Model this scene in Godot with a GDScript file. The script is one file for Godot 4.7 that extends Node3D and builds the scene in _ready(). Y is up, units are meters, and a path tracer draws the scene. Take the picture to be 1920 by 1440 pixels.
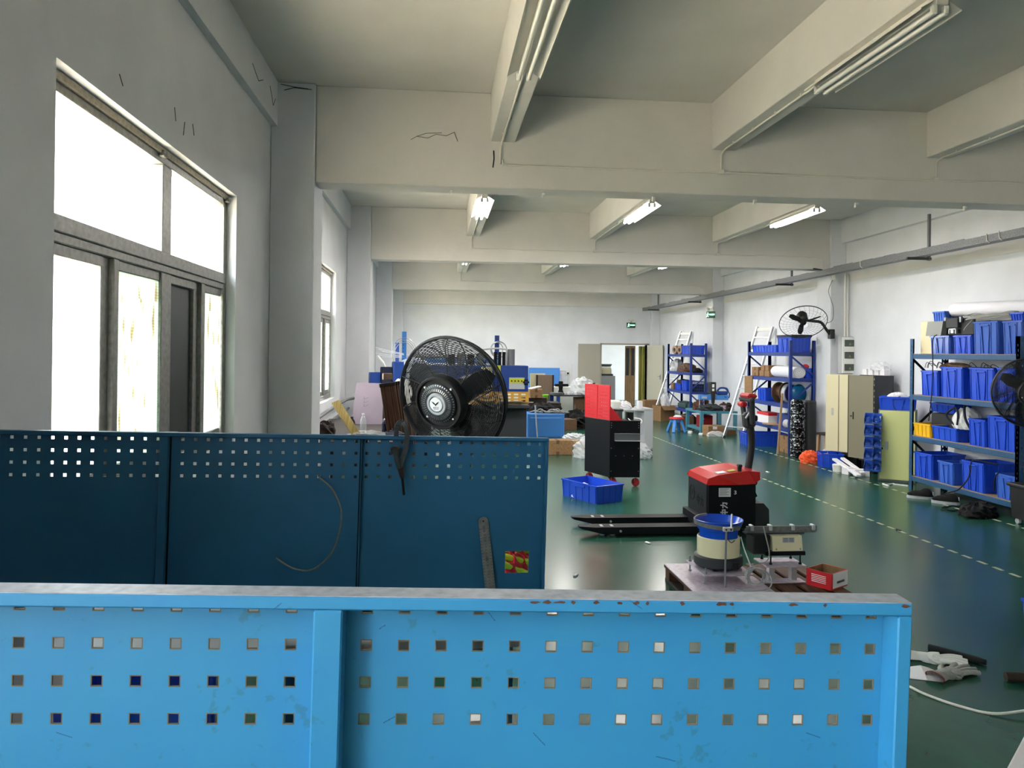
extends Node3D

var used := {}
var mats := {}
var texs := {}
var rng := RandomNumberGenerator.new()

func _ready() -> void:
	rng.seed = 20240611
	# ---- camera
	var cam := Camera3D.new()
	cam.name = "camera"
	cam.projection = Camera3D.PROJECTION_FRUSTUM
	cam.near = 0.05
	cam.far = 200.0
	cam.size = 1440.0 / 1443.0 * 0.05
	cam.frustum_offset = Vector2(0.0, -65.0 / 1443.0 * 0.05)
	add_child(cam)
	cam.transform = Transform3D(Basis(Vector3.UP, -0.0970) * Basis(Vector3.RIGHT, 0.0028) * Basis(Vector3.BACK, 0.0112), Vector3(0, 1.75, 0))
	cam.current = true
	# ---- overcast daylight and exposure
	var env := Environment.new()
	var sky := Sky.new()
	var sm := ProceduralSkyMaterial.new()
	sm.sky_top_color = Color(0.92, 0.97, 1.0)
	sm.sky_horizon_color = Color(1.0, 1.0, 0.98)
	sm.ground_horizon_color = Color(0.80, 0.80, 0.76)
	sm.ground_bottom_color = Color(0.72, 0.71, 0.66)
	sm.sun_angle_max = 0.0
	sky.sky_material = sm
	env.background_mode = Environment.BG_SKY
	env.sky = sky
	env.background_energy_multiplier = 8.0
	env.tonemap_mode = Environment.TONE_MAPPER_LINEAR
	env.tonemap_exposure = 3.4
	env.sdfgi_enabled = true
	env.ssao_enabled = true
	env.ssil_enabled = true
	# high hazy sun on the yard outside the windows
	var sun := DirectionalLight3D.new()
	sun.name = "sun"
	sun.light_energy = 7.0
	sun.light_color = Color(1.0, 0.95, 0.87)
	sun.light_angular_distance = 4.0
	sun.sky_mode = DirectionalLight3D.SKY_MODE_LIGHT_ONLY
	sun.shadow_enabled = true
	add_child(sun)
	sun.look_at_from_position(Vector3.ZERO, Vector3(0.14, -1.0, 0.0), Vector3.BACK)
	var we := WorldEnvironment.new()
	we.name = "world"
	we.environment = env
	add_child(we)
	# ---- setting
	make_materials()
	build_shell()
	build_windows()
	build_ceiling_fittings()
	build_doorway()
	# ---- objects
	build_pegboards()
	build_pallet_jack()
	build_bowl_feeder()
	build_tool_cart()
	build_floor_things()
	build_rack_near()
	build_rack_middle()
	build_rack_far()
	build_cabinets()
	build_wall_services()
	build_fans()
	build_drill_bench()
	build_left_clutter()
	build_machines()
	build_far_corner()


# ------------------------------------------------------------------ naming
func numbered(n: String) -> String:
	used[n] = int(used.get(n, -1)) + 1
	return n if used[n] == 0 else "%s_%03d" % [n, used[n]]

func tag(o: Node3D, label: String, category: String, group := "") -> Node3D:
	o.set_meta("label", label)
	o.set_meta("category", category)
	if group != "":
		o.set_meta("group", group)
	elif o.has_meta("group"):
		o.remove_meta("group")
	return o

func thing(called: String, label: String, category: String, at := Vector3.ZERO, turn := 0.0, group := "") -> Node3D:
	var o := Node3D.new()
	o.name = numbered(called)
	add_child(o)
	o.position = at
	o.rotation.y = turn
	return tag(o, label, category, group)

func part(called: String, st: SurfaceTool, m: Material, parent: Node3D, at := Vector3.ZERO) -> MeshInstance3D:
	var o := MeshInstance3D.new()
	o.name = called
	o.mesh = st.commit()
	o.material_override = m
	o.position = at
	parent.add_child(o, true)
	return o

func share(called: String, mesh: Mesh, m: Material, parent: Node3D, xf := Transform3D.IDENTITY) -> MeshInstance3D:
	var o := MeshInstance3D.new()
	o.name = called
	o.mesh = mesh
	o.material_override = m
	o.transform = xf
	parent.add_child(o, true)
	return o

func solo(called: String, st: SurfaceTool, m: Material, label: String, category: String, at := Vector3.ZERO, turn := 0.0, group := "") -> MeshInstance3D:
	var o := MeshInstance3D.new()
	o.name = numbered(called)
	o.mesh = st.commit()
	o.material_override = m
	add_child(o)
	o.position = at
	o.rotation.y = turn
	tag(o, label, category, group)
	return o

func setting(called: String) -> Node3D:
	var o := Node3D.new()
	o.name = called
	add_child(o)
	o.set_meta("kind", "structure")
	return o

func copy_of(o: Node3D, at: Vector3, turn: float, label: String, group := "") -> Node3D:
	var c: Node3D = o.duplicate()
	c.name = numbered(String(o.name).get_slice("_0", 0))
	add_child(c)
	c.position = at
	c.rotation.y = turn
	c.set_meta("label", label)
	if group != "":
		c.set_meta("group", group)
	return c

# ------------------------------------------------------------------ shapes
func S() -> SurfaceTool:
	var st := SurfaceTool.new()
	st.begin(Mesh.PRIMITIVE_TRIANGLES)
	return st

func tri3(st: SurfaceTool, a: Vector3, b: Vector3, c: Vector3, na: Vector3, nb: Vector3, nc: Vector3) -> void:
	var flip := (b - a).cross(c - a).dot(na + nb + nc) > 0.0
	st.set_normal(na)
	st.add_vertex(a)
	if flip:
		st.set_normal(nc)
		st.add_vertex(c)
		st.set_normal(nb)
		st.add_vertex(b)
	else:
		st.set_normal(nb)
		st.add_vertex(b)
		st.set_normal(nc)
		st.add_vertex(c)

func quad(st: SurfaceTool, a: Vector3, b: Vector3, c: Vector3, d: Vector3, n: Vector3) -> void:
	tri3(st, a, b, c, n, n, n)
	tri3(st, a, c, d, n, n, n)

func face(st: SurfaceTool, pts: Array, inside: Vector3) -> void:
	var n: Vector3 = (pts[1] - pts[0]).cross(pts[2] - pts[0])
	if n.length_squared() < 1e-16:
		n = (pts[2] - pts[0]).cross(pts[pts.size() - 1] - pts[0])
	n = n.normalized()
	if n.dot(pts[0] - inside) < 0.0:
		n = -n
	for i in range(1, pts.size() - 1):
		tri3(st, pts[0], pts[i], pts[i + 1], n, n, n)

func box(st: SurfaceTool, c: Vector3, s: Vector3, bv := 0.0, bs := Basis.IDENTITY) -> void:
	var h := s * 0.5
	if bv <= 0.0:
		for ax in 3:
			for sg in [-1.0, 1.0]:
				var n := Vector3.ZERO
				n[ax] = sg
				var u := Vector3.ZERO
				u[(ax + 1) % 3] = h[(ax + 1) % 3]
				var v := Vector3.ZERO
				v[(ax + 2) % 3] = h[(ax + 2) % 3]
				var o := n * h[ax]
				quad(st, c + bs * (o - u - v), c + bs * (o + u - v), c + bs * (o + u + v), c + bs * (o - u + v), bs * n)
		return
	var b: float = min(bv, min(h.x, min(h.y, h.z)) * 0.9)
	var corner := {}
	for x in [-1.0, 1.0]:
		for y in [-1.0, 1.0]:
			for z in [-1.0, 1.0]:
				var k := Vector3(x, y, z)
				corner[k] = [c + bs * (k * h - Vector3(0, y, z) * b), c + bs * (k * h - Vector3(x, 0, z) * b), c + bs * (k * h - Vector3(x, y, 0) * b)]
				face(st, corner[k], c)
	for ax in 3:
		var u1 := (ax + 1) % 3
		var v1 := (ax + 2) % 3
		for sg in [-1.0, 1.0]:
			var p := []
			for w in [[-1.0, -1.0], [1.0, -1.0], [1.0, 1.0], [-1.0, 1.0]]:
				var k := Vector3.ZERO
				k[ax] = sg
				k[u1] = w[0]
				k[v1] = w[1]
				p.append(corner[k][ax])
			face(st, p, c)
		for a in [-1.0, 1.0]:
			for d in [-1.0, 1.0]:
				var k0 := Vector3.ZERO
				k0[u1] = a
				k0[v1] = d
				var k1 := k0
				k0[ax] = -1.0
				k1[ax] = 1.0
				face(st, [corner[k0][u1], corner[k1][u1], corner[k1][v1], corner[k0][v1]], c)

func span(st: SurfaceTool, lo: Vector3, hi: Vector3, bv := 0.0) -> void:
	box(st, (lo + hi) * 0.5, (hi - lo).abs(), bv)

func frame_to(dir: Vector3, up := Vector3.UP) -> Basis:
	var z := dir.normalized()
	if abs(z.dot(up)) > 0.99:
		up = Vector3.RIGHT if abs(z.x) < 0.9 else Vector3.BACK
	var x := up.cross(z).normalized()
	return Basis(x, z.cross(x), z)

func bar(st: SurfaceTool, a: Vector3, b: Vector3, w: float, t: float, up := Vector3.UP, bv := 0.0) -> void:
	box(st, (a + b) * 0.5, Vector3(w, t, a.distance_to(b)), bv, frame_to(b - a, up))

func cyl(st: SurfaceTool, a: Vector3, b: Vector3, r: float, r2 := -1.0, seg := 14, cap := true) -> void:
	if r2 < 0.0:
		r2 = r
	var f := frame_to(b - a)
	var slope := (r - r2) / maxf(a.distance_to(b), 1e-6)
	for i in seg:
		var t0 := TAU * i / seg
		var t1 := TAU * (i + 1) / seg
		var d0 := f.x * cos(t0) + f.y * sin(t0)
		var d1 := f.x * cos(t1) + f.y * sin(t1)
		var n0 := (d0 + f.z * slope).normalized()
		var n1 := (d1 + f.z * slope).normalized()
		tri3(st, a + d0 * r, a + d1 * r, b + d1 * r2, n0, n1, n1)
		if r2 > 1e-5:
			tri3(st, a + d0 * r, b + d1 * r2, b + d0 * r2, n0, n1, n0)
		if cap:
			tri3(st, a, a + d0 * r, a + d1 * r, -f.z, -f.z, -f.z)
			if r2 > 1e-5:
				tri3(st, b, b + d0 * r2, b + d1 * r2, f.z, f.z, f.z)

func tube(st: SurfaceTool, pts: Array, r: float, seg := 6, closed := false) -> void:
	var n := pts.size()
	var rings := []
	var nor := []
	var last := Vector3.UP
	for i in n:
		var a: Vector3 = pts[(i - 1 + n) % n] if closed else pts[maxi(i - 1, 0)]
		var b: Vector3 = pts[(i + 1) % n] if closed else pts[mini(i + 1, n - 1)]
		var z := (b - a).normalized()
		var x := last.cross(z)
		if x.length() < 0.05:
			x = Vector3(0.3, 0.2, 0.9).cross(z)
		x = x.normalized()
		var y := z.cross(x)
		last = y
		var ring := []
		var nr := []
		for k in seg:
			var d := x * cos(TAU * k / seg) + y * sin(TAU * k / seg)
			ring.append(pts[i] + d * r)
			nr.append(d)
		rings.append(ring)
		nor.append(nr)
	for i in (n if closed else n - 1):
		var j := (i + 1) % n
		for k in seg:
			var l := (k + 1) % seg
			tri3(st, rings[i][k], rings[i][l], rings[j][l], nor[i][k], nor[i][l], nor[j][l])
			tri3(st, rings[i][k], rings[j][l], rings[j][k], nor[i][k], nor[j][l], nor[j][k])
	if not closed:
		for e in [0, n - 1]:
			var nn: Vector3 = (pts[0] - pts[1]).normalized() if e == 0 else (pts[n - 1] - pts[n - 2]).normalized()
			for k in seg:
				tri3(st, pts[e], rings[e][k], rings[e][(k + 1) % seg], nn, nn, nn)

func smooth_path(ctrl: Array, per := 8) -> Array:
	var out := []
	var n := ctrl.size()
	for i in n - 1:
		var p0: Vector3 = ctrl[maxi(i - 1, 0)]
		var p1: Vector3 = ctrl[i]
		var p2: Vector3 = ctrl[i + 1]
		var p3: Vector3 = ctrl[mini(i + 2, n - 1)]
		for k in per:
			out.append(p1.cubic_interpolate(p2, p0, p3, float(k) / per))
	out.append(ctrl[n - 1])
	return out

func ring(st: SurfaceTool, c: Vector3, radius: float, r: float, bs := Basis.IDENTITY, n := 40, seg := 5, sy := 1.0) -> void:
	var p := []
	for i in n:
		p.append(c + bs * Vector3(cos(TAU * i / n) * radius, sin(TAU * i / n) * radius * sy, 0))
	tube(st, p, r, seg, true)

func lathe(st: SurfaceTool, prof: Array, seg := 24, xf := Transform3D.IDENTITY) -> void:
	for i in prof.size() - 1:
		var p: Vector2 = prof[i]
		var q: Vector2 = prof[i + 1]
		var t := (q - p).normalized()
		var nn := Vector2(t.y, -t.x)
		for k in seg:
			var a0 := TAU * k / seg
			var a1 := TAU * (k + 1) / seg
			var e0 := Vector3(cos(a0), 0, sin(a0))
			var e1 := Vector3(cos(a1), 0, sin(a1))
			var n0: Vector3 = xf.basis * (e0 * nn.x + Vector3.UP * nn.y)
			var n1: Vector3 = xf.basis * (e1 * nn.x + Vector3.UP * nn.y)
			var v0 := xf * (e0 * p.x + Vector3.UP * p.y)
			var v1 := xf * (e1 * p.x + Vector3.UP * p.y)
			var v2 := xf * (e1 * q.x + Vector3.UP * q.y)
			var v3 := xf * (e0 * q.x + Vector3.UP * q.y)
			if p.x > 1e-6:
				tri3(st, v0, v1, v2, n0, n1, n1)
			if q.x > 1e-6:
				tri3(st, v0, v2, v3, n0, n1, n0)

func prism(st: SurfaceTool, poly: Array, depth: float, xf := Transform3D.IDENTITY) -> void:
	var p := PackedVector2Array(poly)
	var idx := Geometry2D.triangulate_polygon(p)
	var n := xf.basis.z.normalized()
	for i in range(0, idx.size(), 3):
		for s in [0.0, 1.0]:
			var q := []
			for k in 3:
				var v := p[idx[i + k]]
				q.append(xf * Vector3(v.x, v.y, depth * s))
			var nn := n if s > 0.5 else -n
			tri3(st, q[0], q[1], q[2], nn, nn, nn)
	var area := 0.0
	for i in p.size():
		area += p[i].cross(p[(i + 1) % p.size()])
	for i in p.size():
		var a := p[i]
		var b := p[(i + 1) % p.size()]
		var e := (b - a).normalized()
		var m := Vector2(e.y, -e.x) * signf(area)
		quad(st, xf * Vector3(a.x, a.y, 0), xf * Vector3(b.x, b.y, 0), xf * Vector3(b.x, b.y, depth), xf * Vector3(a.x, a.y, depth), (xf.basis * Vector3(m.x, m.y, 0)).normalized())

# a soft, crumpled lump (bags, cloth): flattened below, creased by noise
func lump(st: SurfaceTool, c: Vector3, r: Vector3, amp: float, seed_: int, freq := 2.0, flat := 0.35, nu := 28, nv := 16) -> void:
	var fn := FastNoiseLite.new()
	fn.seed = seed_
	fn.noise_type = FastNoiseLite.TYPE_SIMPLEX
	fn.frequency = freq
	fn.fractal_type = FastNoiseLite.FRACTAL_RIDGED
	fn.fractal_octaves = 3
	var g := []
	for j in nv + 1:
		var row := []
		var ph := PI * j / nv - PI / 2
		for i in nu:
			var th := TAU * i / nu
			var d := Vector3(cos(ph) * cos(th), sin(ph), cos(ph) * sin(th))
			var k := 1.0 + amp * fn.get_noise_3dv(d)
			var p := d * k
			if p.y < -flat:
				p.y = -flat
			row.append(c + Vector3(p.x * r.x, (p.y + flat) * r.y, p.z * r.z))
		g.append(row)
	for j in nv:
		for i in nu:
			var i2 := (i + 1) % nu
			var a: Vector3 = g[j][i]
			var b: Vector3 = g[j][i2]
			var d: Vector3 = g[j + 1][i2]
			var e: Vector3 = g[j + 1][i]
			face(st, [a, b, d], c + Vector3(0, r.y * flat, 0))
			face(st, [a, d, e], c + Vector3(0, r.y * flat, 0))

# sheet in the local xy plane, front at z = 0, with rectangular holes cut right through
func perforated(st: SurfaceTool, wear: SurfaceTool, lo: Vector2, hi: Vector2, th: float, holes: Array, border := 0.0) -> void:
	var xs := {lo.x: true, hi.x: true}
	var ys := {lo.y: true, hi.y: true}
	for h in holes:
		for v in [h.position.x, h.end.x]:
			xs[v] = true
		for v in [h.position.y, h.end.y]:
			ys[v] = true
		if border > 0.0:
			xs[h.position.x - border] = true
			xs[h.end.x + border] = true
			ys[h.position.y - border] = true
			ys[h.end.y + border] = true
	var xa := xs.keys().filter(func(v): return v >= lo.x - 1e-6 and v <= hi.x + 1e-6)
	var ya := ys.keys().filter(func(v): return v >= lo.y - 1e-6 and v <= hi.y + 1e-6)
	xa.sort()
	ya.sort()
	for j in ya.size() - 1:
		var ym: float = (ya[j] + ya[j + 1]) * 0.5
		var near := holes.filter(func(h): return ym > h.position.y - border and ym < h.end.y + border)
		var i := 0
		while i < xa.size() - 1:
			var xm: float = (xa[i] + xa[i + 1]) * 0.5
			var m := Vector2(xm, ym)
			var inside := false
			var edge := false
			for h in near:
				if h.has_point(m):
					inside = true
					break
				if border > 0.0 and h.grow(border).has_point(m):
					edge = true
			if not inside:
				var x0: float = xa[i]
				var x1: float = xa[i + 1]
				if near.is_empty():
					x1 = xa[xa.size() - 1]
					i = xa.size()
				var t: SurfaceTool = wear if edge and wear else st
				quad(t, Vector3(x0, ya[j], 0), Vector3(x1, ya[j], 0), Vector3(x1, ya[j + 1], 0), Vector3(x0, ya[j + 1], 0), Vector3.BACK)
				quad(st, Vector3(x0, ya[j], -th), Vector3(x1, ya[j], -th), Vector3(x1, ya[j + 1], -th), Vector3(x0, ya[j + 1], -th), Vector3.FORWARD)
			i += 1
	for h in holes:
		var a: Vector2 = h.position
		var b: Vector2 = h.end
		var w: SurfaceTool = wear if wear else st
		quad(w, Vector3(a.x, a.y, 0), Vector3(b.x, a.y, 0), Vector3(b.x, a.y, -th), Vector3(a.x, a.y, -th), Vector3.UP)
		quad(w, Vector3(a.x, b.y, 0), Vector3(b.x, b.y, 0), Vector3(b.x, b.y, -th), Vector3(a.x, b.y, -th), Vector3.DOWN)
		quad(w, Vector3(a.x, a.y, 0), Vector3(a.x, b.y, 0), Vector3(a.x, b.y, -th), Vector3(a.x, a.y, -th), Vector3.RIGHT)
		quad(w, Vector3(b.x, a.y, 0), Vector3(b.x, b.y, 0), Vector3(b.x, b.y, -th), Vector3(b.x, a.y, -th), Vector3.LEFT)
	quad(st, Vector3(lo.x, hi.y, 0), Vector3(hi.x, hi.y, 0), Vector3(hi.x, hi.y, -th), Vector3(lo.x, hi.y, -th), Vector3.UP)
	quad(st, Vector3(lo.x, lo.y, 0), Vector3(hi.x, lo.y, 0), Vector3(hi.x, lo.y, -th), Vector3(lo.x, lo.y, -th), Vector3.DOWN)
	quad(st, Vector3(lo.x, lo.y, 0), Vector3(lo.x, hi.y, 0), Vector3(lo.x, hi.y, -th), Vector3(lo.x, lo.y, -th), Vector3.LEFT)
	quad(st, Vector3(hi.x, lo.y, 0), Vector3(hi.x, hi.y, 0), Vector3(hi.x, hi.y, -th), Vector3(hi.x, lo.y, -th), Vector3.RIGHT)

func lettering(text: String, height: float, m: Material, parent: Node3D, xf: Transform3D, called := "lettering", bold := false) -> MeshInstance3D:
	var tm := TextMesh.new()
	var f := SystemFont.new()
	f.font_names = PackedStringArray(["Droid Sans"])
	if bold:
		f.font_weight = 700
	tm.font = f
	tm.text = text
	tm.font_size = 32
	tm.pixel_size = height / 32.0
	tm.depth = 0.001
	tm.curve_step = 2.0
	return share(called, tm, m, parent, xf)

# Chinese characters drawn stroke by stroke, as the fonts hold none
const STROKES := {
	"中": [[0.15, 0.74, 0.85, 0.74, 0.85, 0.36, 0.15, 0.36, 0.15, 0.74], [0.5, 0.98, 0.5, 0.02]],
	"力": [[0.12, 0.68, 0.82, 0.68, 0.76, 0.10, 0.60, 0.14], [0.48, 0.98, 0.42, 0.50, 0.12, 0.04]],
	"安": [[0.5, 0.98, 0.5, 0.86], [0.12, 0.70, 0.12, 0.84, 0.88, 0.84, 0.88, 0.70], [0.45, 0.72, 0.25, 0.35, 0.75, 0.05], [0.68, 0.55, 0.20, 0.05], [0.08, 0.48, 0.92, 0.48]],
	"全": [[0.08, 0.58, 0.5, 0.98, 0.92, 0.58], [0.28, 0.54, 0.72, 0.54], [0.28, 0.30, 0.72, 0.30], [0.5, 0.54, 0.5, 0.06], [0.1, 0.05, 0.9, 0.05]],
	"出": [[0.5, 0.98, 0.5, 0.05], [0.2, 0.85, 0.2, 0.55, 0.8, 0.55, 0.8, 0.85], [0.12, 0.42, 0.12, 0.05, 0.88, 0.05, 0.88, 0.42]],
	"口": [[0.15, 0.85, 0.85, 0.85, 0.85, 0.12, 0.15, 0.12, 0.15, 0.85]],
}

func characters(text: String, size: float, weight: float, m: Material, parent: Node3D, xf: Transform3D, called := "lettering") -> void:
	for i in text.length():
		var st := S()
		for s in STROKES[text[i]]:
			for k in range(0, s.size() - 2, 2):
				var a := Vector3(s[k] - 0.5, s[k + 1] - 0.5, 0) * size
				var b := Vector3(s[k + 2] - 0.5, s[k + 3] - 0.5, 0) * size
				var d := (b - a).normalized() * weight * 0.45
				var off := Vector3((i - (text.length() - 1) * 0.5) * size * 1.06, 0, 0)
				bar(st, xf * (a - d + off), xf * (b + d + off), weight, 0.0014, xf.basis.z)
		part(called, st, m, parent)

# ------------------------------------------------------------------ materials
func noise_tex(key: String, seed_: int, freq: float, lo: float, hi: float, size := 512, oct := 4, power := 1.0) -> ImageTexture:
	if texs.has(key):
		return texs[key]
	var fn := FastNoiseLite.new()
	fn.seed = seed_
	fn.noise_type = FastNoiseLite.TYPE_SIMPLEX_SMOOTH
	fn.frequency = freq
	fn.fractal_octaves = oct
	var src := fn.get_seamless_image(size, size)
	var im := Image.create(size, size, false, Image.FORMAT_RGB8)
	for y in size:
		for x in size:
			var v := lo + (hi - lo) * pow(src.get_pixel(x, y).r, power)
			im.set_pixel(x, y, Color(v, v, v))
	texs[key] = ImageTexture.create_from_image(im)
	return texs[key]

func mat(key: String, c := Color.WHITE, rough := 0.6, metal := 0.0, tex: Texture2D = null, scale := 1.0) -> StandardMaterial3D:
	if mats.has(key):
		return mats[key]
	var m := StandardMaterial3D.new()
	m.resource_name = key
	m.albedo_color = c
	m.roughness = rough
	m.metallic = metal
	if tex:
		m.albedo_texture = tex
		m.uv1_triplanar = true
		m.uv1_world_triplanar = true
		m.uv1_scale = Vector3.ONE * scale
	mats[key] = m
	return m

func bumped(m: StandardMaterial3D, tex: Texture2D, depth_cm: float) -> StandardMaterial3D:
	m.heightmap_enabled = true
	m.heightmap_texture = tex
	m.heightmap_scale = depth_cm
	return m

func glow(key: String, c: Color, energy: float) -> StandardMaterial3D:
	var m := mat(key, Color(0.9, 0.9, 0.9), 0.5)
	m.emission_enabled = true
	m.emission = c
	m.emission_energy_multiplier = energy
	return m

func make_materials() -> void:
	var soft := noise_tex("soft", 11, 0.008, 0.955, 1.0, 512, 4)
	var fine := noise_tex("fine", 12, 0.06, 0.0, 1.0, 512, 4)
	var grime := noise_tex("grime", 13, 0.02, 0.72, 1.0, 512, 5, 0.6)
	var wood := wood_tex()
	bumped(mat("plaster", Color(0.86, 0.87, 0.885), 0.85, 0.0, soft, 0.35), fine, 0.15)
	bumped(mat("ceiling_paint", Color(0.85, 0.84, 0.82), 0.9, 0.0, soft, 0.3), fine, 0.15)
	mat("crack", Color(0.24, 0.23, 0.21), 0.9)
	var fm := mat("floor_epoxy", Color(0.165, 0.375, 0.300), 0.2, 0.0, floor_tex(), 0.25)
	fm.roughness = 0.23
	fm.metallic_specular = 0.42
	mat("dash_paint", Color(0.72, 0.70, 0.58), 0.6, 0.0, grime, 2.0)
	mat("yard", Color(0.74, 0.70, 0.62), 0.9)
	mat("aluminium", Color(0.60, 0.60, 0.58), 0.45, 0.5, grime, 2.0)
	mat("window_putty", Color(0.72, 0.68, 0.60), 0.8, 0.0, grime, 3.0)
	var gl := mat("clear_pane", Color(0.93, 0.98, 0.96, 0.08), 0.05)
	gl.transparency = BaseMaterial3D.TRANSPARENCY_ALPHA
	var rb := mat("ribbed_pane", Color(1, 1, 1, 0.985), 0.5, 0.0, rib_tex(), 1.0)
	rb.uv1_world_triplanar = false
	rb.transparency = BaseMaterial3D.TRANSPARENCY_ALPHA
	rb.backlight_enabled = true
	rb.backlight = Color(0.74, 0.74, 0.74)
	mat("dark_pane", Color(0.10, 0.16, 0.145), 0.35, 0.0, rib_tex(), 1.0).uv1_world_triplanar = false
	mat("white_plastic", Color(0.86, 0.86, 0.83), 0.5)
	mat("conduit_white", Color(0.85, 0.84, 0.80), 0.5)
	mat("lamp_white", Color(0.84, 0.83, 0.80), 0.4)
	mat("tube_off", Color(0.88, 0.88, 0.86), 0.25)
	glow("tube_on", Color(1.0, 0.98, 0.97), 14.0)
	mat("steel", Color(0.62, 0.63, 0.64), 0.35, 0.9)
	mat("steel_dull", Color(0.55, 0.55, 0.54), 0.55, 0.6, grime, 3.0)
	mat("galvanised", Color(0.58, 0.59, 0.60), 0.6, 0.4, noise_tex("galv", 31, 0.09, 0.6, 1.0, 256, 3), 2.0)
	mat("black_steel", Color(0.10, 0.105, 0.12) * 0.8, 0.55).metallic_specular = 0.3
	mat("black_plastic", Color(0.085, 0.085, 0.09), 0.5)
	mat("rubber", Color(0.035, 0.035, 0.035), 0.8)
	mat("dark_grey", Color(0.18, 0.19, 0.20), 0.55)
	mat("mid_grey", Color(0.42, 0.43, 0.44), 0.5)
	mat("light_grey", Color(0.68, 0.69, 0.70), 0.5)
	mat("panel_blue", Color(0.19, 0.54, 0.75), 0.5, 0.0, stain_tex(), 1.3).uv1_world_triplanar = false
	mat("panel_grime", Color(0.40, 0.37, 0.31), 0.8)
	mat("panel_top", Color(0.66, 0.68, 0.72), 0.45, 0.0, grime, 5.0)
	mat("panel_blue_shaded", Color(0.09, 0.37, 0.53), 0.5, 0.0, noise_tex("shaded_panel_soft", 14, 0.01, 0.92, 1.0, 256, 3), 1.0).uv1_world_triplanar = false  # the near panel's blue with the second bench's shade put into the colour
	mat("rust", Color(0.33, 0.20, 0.14), 0.9)
	mat("bin_blue", Color(0.14, 0.31, 0.80), 0.22)
	mat("bin_blue_dull", Color(0.22, 0.40, 0.78), 0.4)
	mat("bin_blue_pale", Color(0.26, 0.40, 0.74), 0.12)
	mat("bin_yellow", Color(0.93, 0.72, 0.10), 0.4)
	mat("rack_steel_blue", Color(0.15, 0.35, 0.52), 0.45, 0.0, grime, 4.0)
	mat("rack_royal_blue", Color(0.09, 0.21, 0.52), 0.4)
	mat("board_mdf", Color(0.62, 0.52, 0.44), 0.8, 0.0, grime, 3.0)
	mat("cardboard", Color(0.60, 0.46, 0.31), 0.85, 0.0, grime, 2.0)
	mat("cardboard_dark", Color(0.42, 0.31, 0.21), 0.85, 0.0, grime, 2.0)
	mat("paper", Color(0.88, 0.87, 0.88), 0.8)
	mat("wood_pale", Color(0.70, 0.58, 0.43), 0.75, 0.0, wood, 1.0).uv1_world_triplanar = false
	mat("wood_brown", Color(0.40, 0.27, 0.18), 0.7, 0.0, wood, 1.0).uv1_world_triplanar = false
	mat("wood_dark", Color(0.20, 0.14, 0.11), 0.75, 0.0, wood, 1.0).uv1_world_triplanar = false
	mat("wood_yellow", Color(0.86, 0.76, 0.45), 0.7, 0.0, wood, 1.0).uv1_world_triplanar = false
	mat("red_paint", Color(0.78, 0.10, 0.10), 0.25)
	mat("red_panel", Color(0.80, 0.12, 0.16), 0.45)
	mat("red_plastic", Color(0.78, 0.12, 0.13), 0.4)
	mat("cream", Color(0.84, 0.80, 0.65), 0.45)
	mat("cream_shaded", Color(0.48, 0.455, 0.365), 0.5)  # cream darkened for the way the door faces; shade put into the colour
	mat("green_cream", Color(0.80, 0.82, 0.55), 0.5)
	mat("feeder_cream", Color(0.90, 0.87, 0.72), 0.35)
	mat("feeder_blue", Color(0.03, 0.30, 0.78), 0.2)
	mat("bench_teal", Color(0.28, 0.56, 0.64), 0.5, 0.0, grime, 4.0)
	mat("sky_blue", Color(0.25, 0.52, 0.82), 0.45)
	mat("machine_blue", Color(0.07, 0.22, 0.50), 0.45)
	mat("machine_yellow", Color(0.78, 0.58, 0.20), 0.5)
	mat("aluminium_bright", Color(0.80, 0.81, 0.82), 0.3, 0.7)
	mat("plate_mauve", Color(0.66, 0.59, 0.63), 0.4, 0.2, soft, 1.0)
	mat("sheet_lilac", Color(0.80, 0.75, 0.80), 0.35, 0.1, grime, 2.0)
	mat("guard_wire", Color(0.16, 0.165, 0.17), 0.35, 0.5)
	mat("door_beige", Color(0.62, 0.60, 0.55), 0.6)
	mat("door_cream", Color(0.78, 0.77, 0.70), 0.6)
	mat("green_plastic", Color(0.45, 0.80, 0.08), 0.4)
	mat("orange_bag", Color(0.93, 0.36, 0.16), 0.5)
	mat("fabric_white", Color(0.86, 0.86, 0.84), 0.95)
	mat("fabric_grey", Color(0.66, 0.66, 0.64), 0.95, 0.0, grime, 8.0)
	mat("fabric_red", Color(0.55, 0.07, 0.08), 0.9)
	mat("fabric_navy", Color(0.07, 0.09, 0.19), 0.9)
	mat("fabric_black", Color(0.025, 0.025, 0.028), 0.95)
	var film := mat("film", Color(0.93, 0.94, 0.95, 0.45), 0.3)
	film.roughness = 0.3
	film.transparency = BaseMaterial3D.TRANSPARENCY_ALPHA
	mat("foam_white", Color(0.88, 0.88, 0.90), 0.7)
	var fo := mat("foil", Color(0.78, 0.79, 0.81), 0.22, 0.85, foil_tex(), 2.5)
	bumped(fo, noise_tex("crumple", 41, 0.03, 0.0, 1.0, 256, 3), 1.2)
	mat("mark_black", Color(0.03, 0.03, 0.03), 0.7)
	mat("mark_white", Color(0.92, 0.92, 0.92), 0.6)
	mat("mark_grey", Color(0.34, 0.36, 0.40), 0.6)
	mat("sign_green", Color(0.02, 0.28, 0.16), 0.4)
	glow("sign_lit", Color(0.55, 1.0, 0.75), 1.2)
	mat("label_yellow", Color(0.72, 0.72, 0.16), 0.6)
	mat("meter_glass", Color(0.30, 0.33, 0.31), 0.15)
	mat("meter_mark", Color(0.50, 0.48, 0.24), 0.6)
	mat("cast_steel", Color(0.27, 0.28, 0.29), 0.45, 0.4, grime, 4.0)
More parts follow.
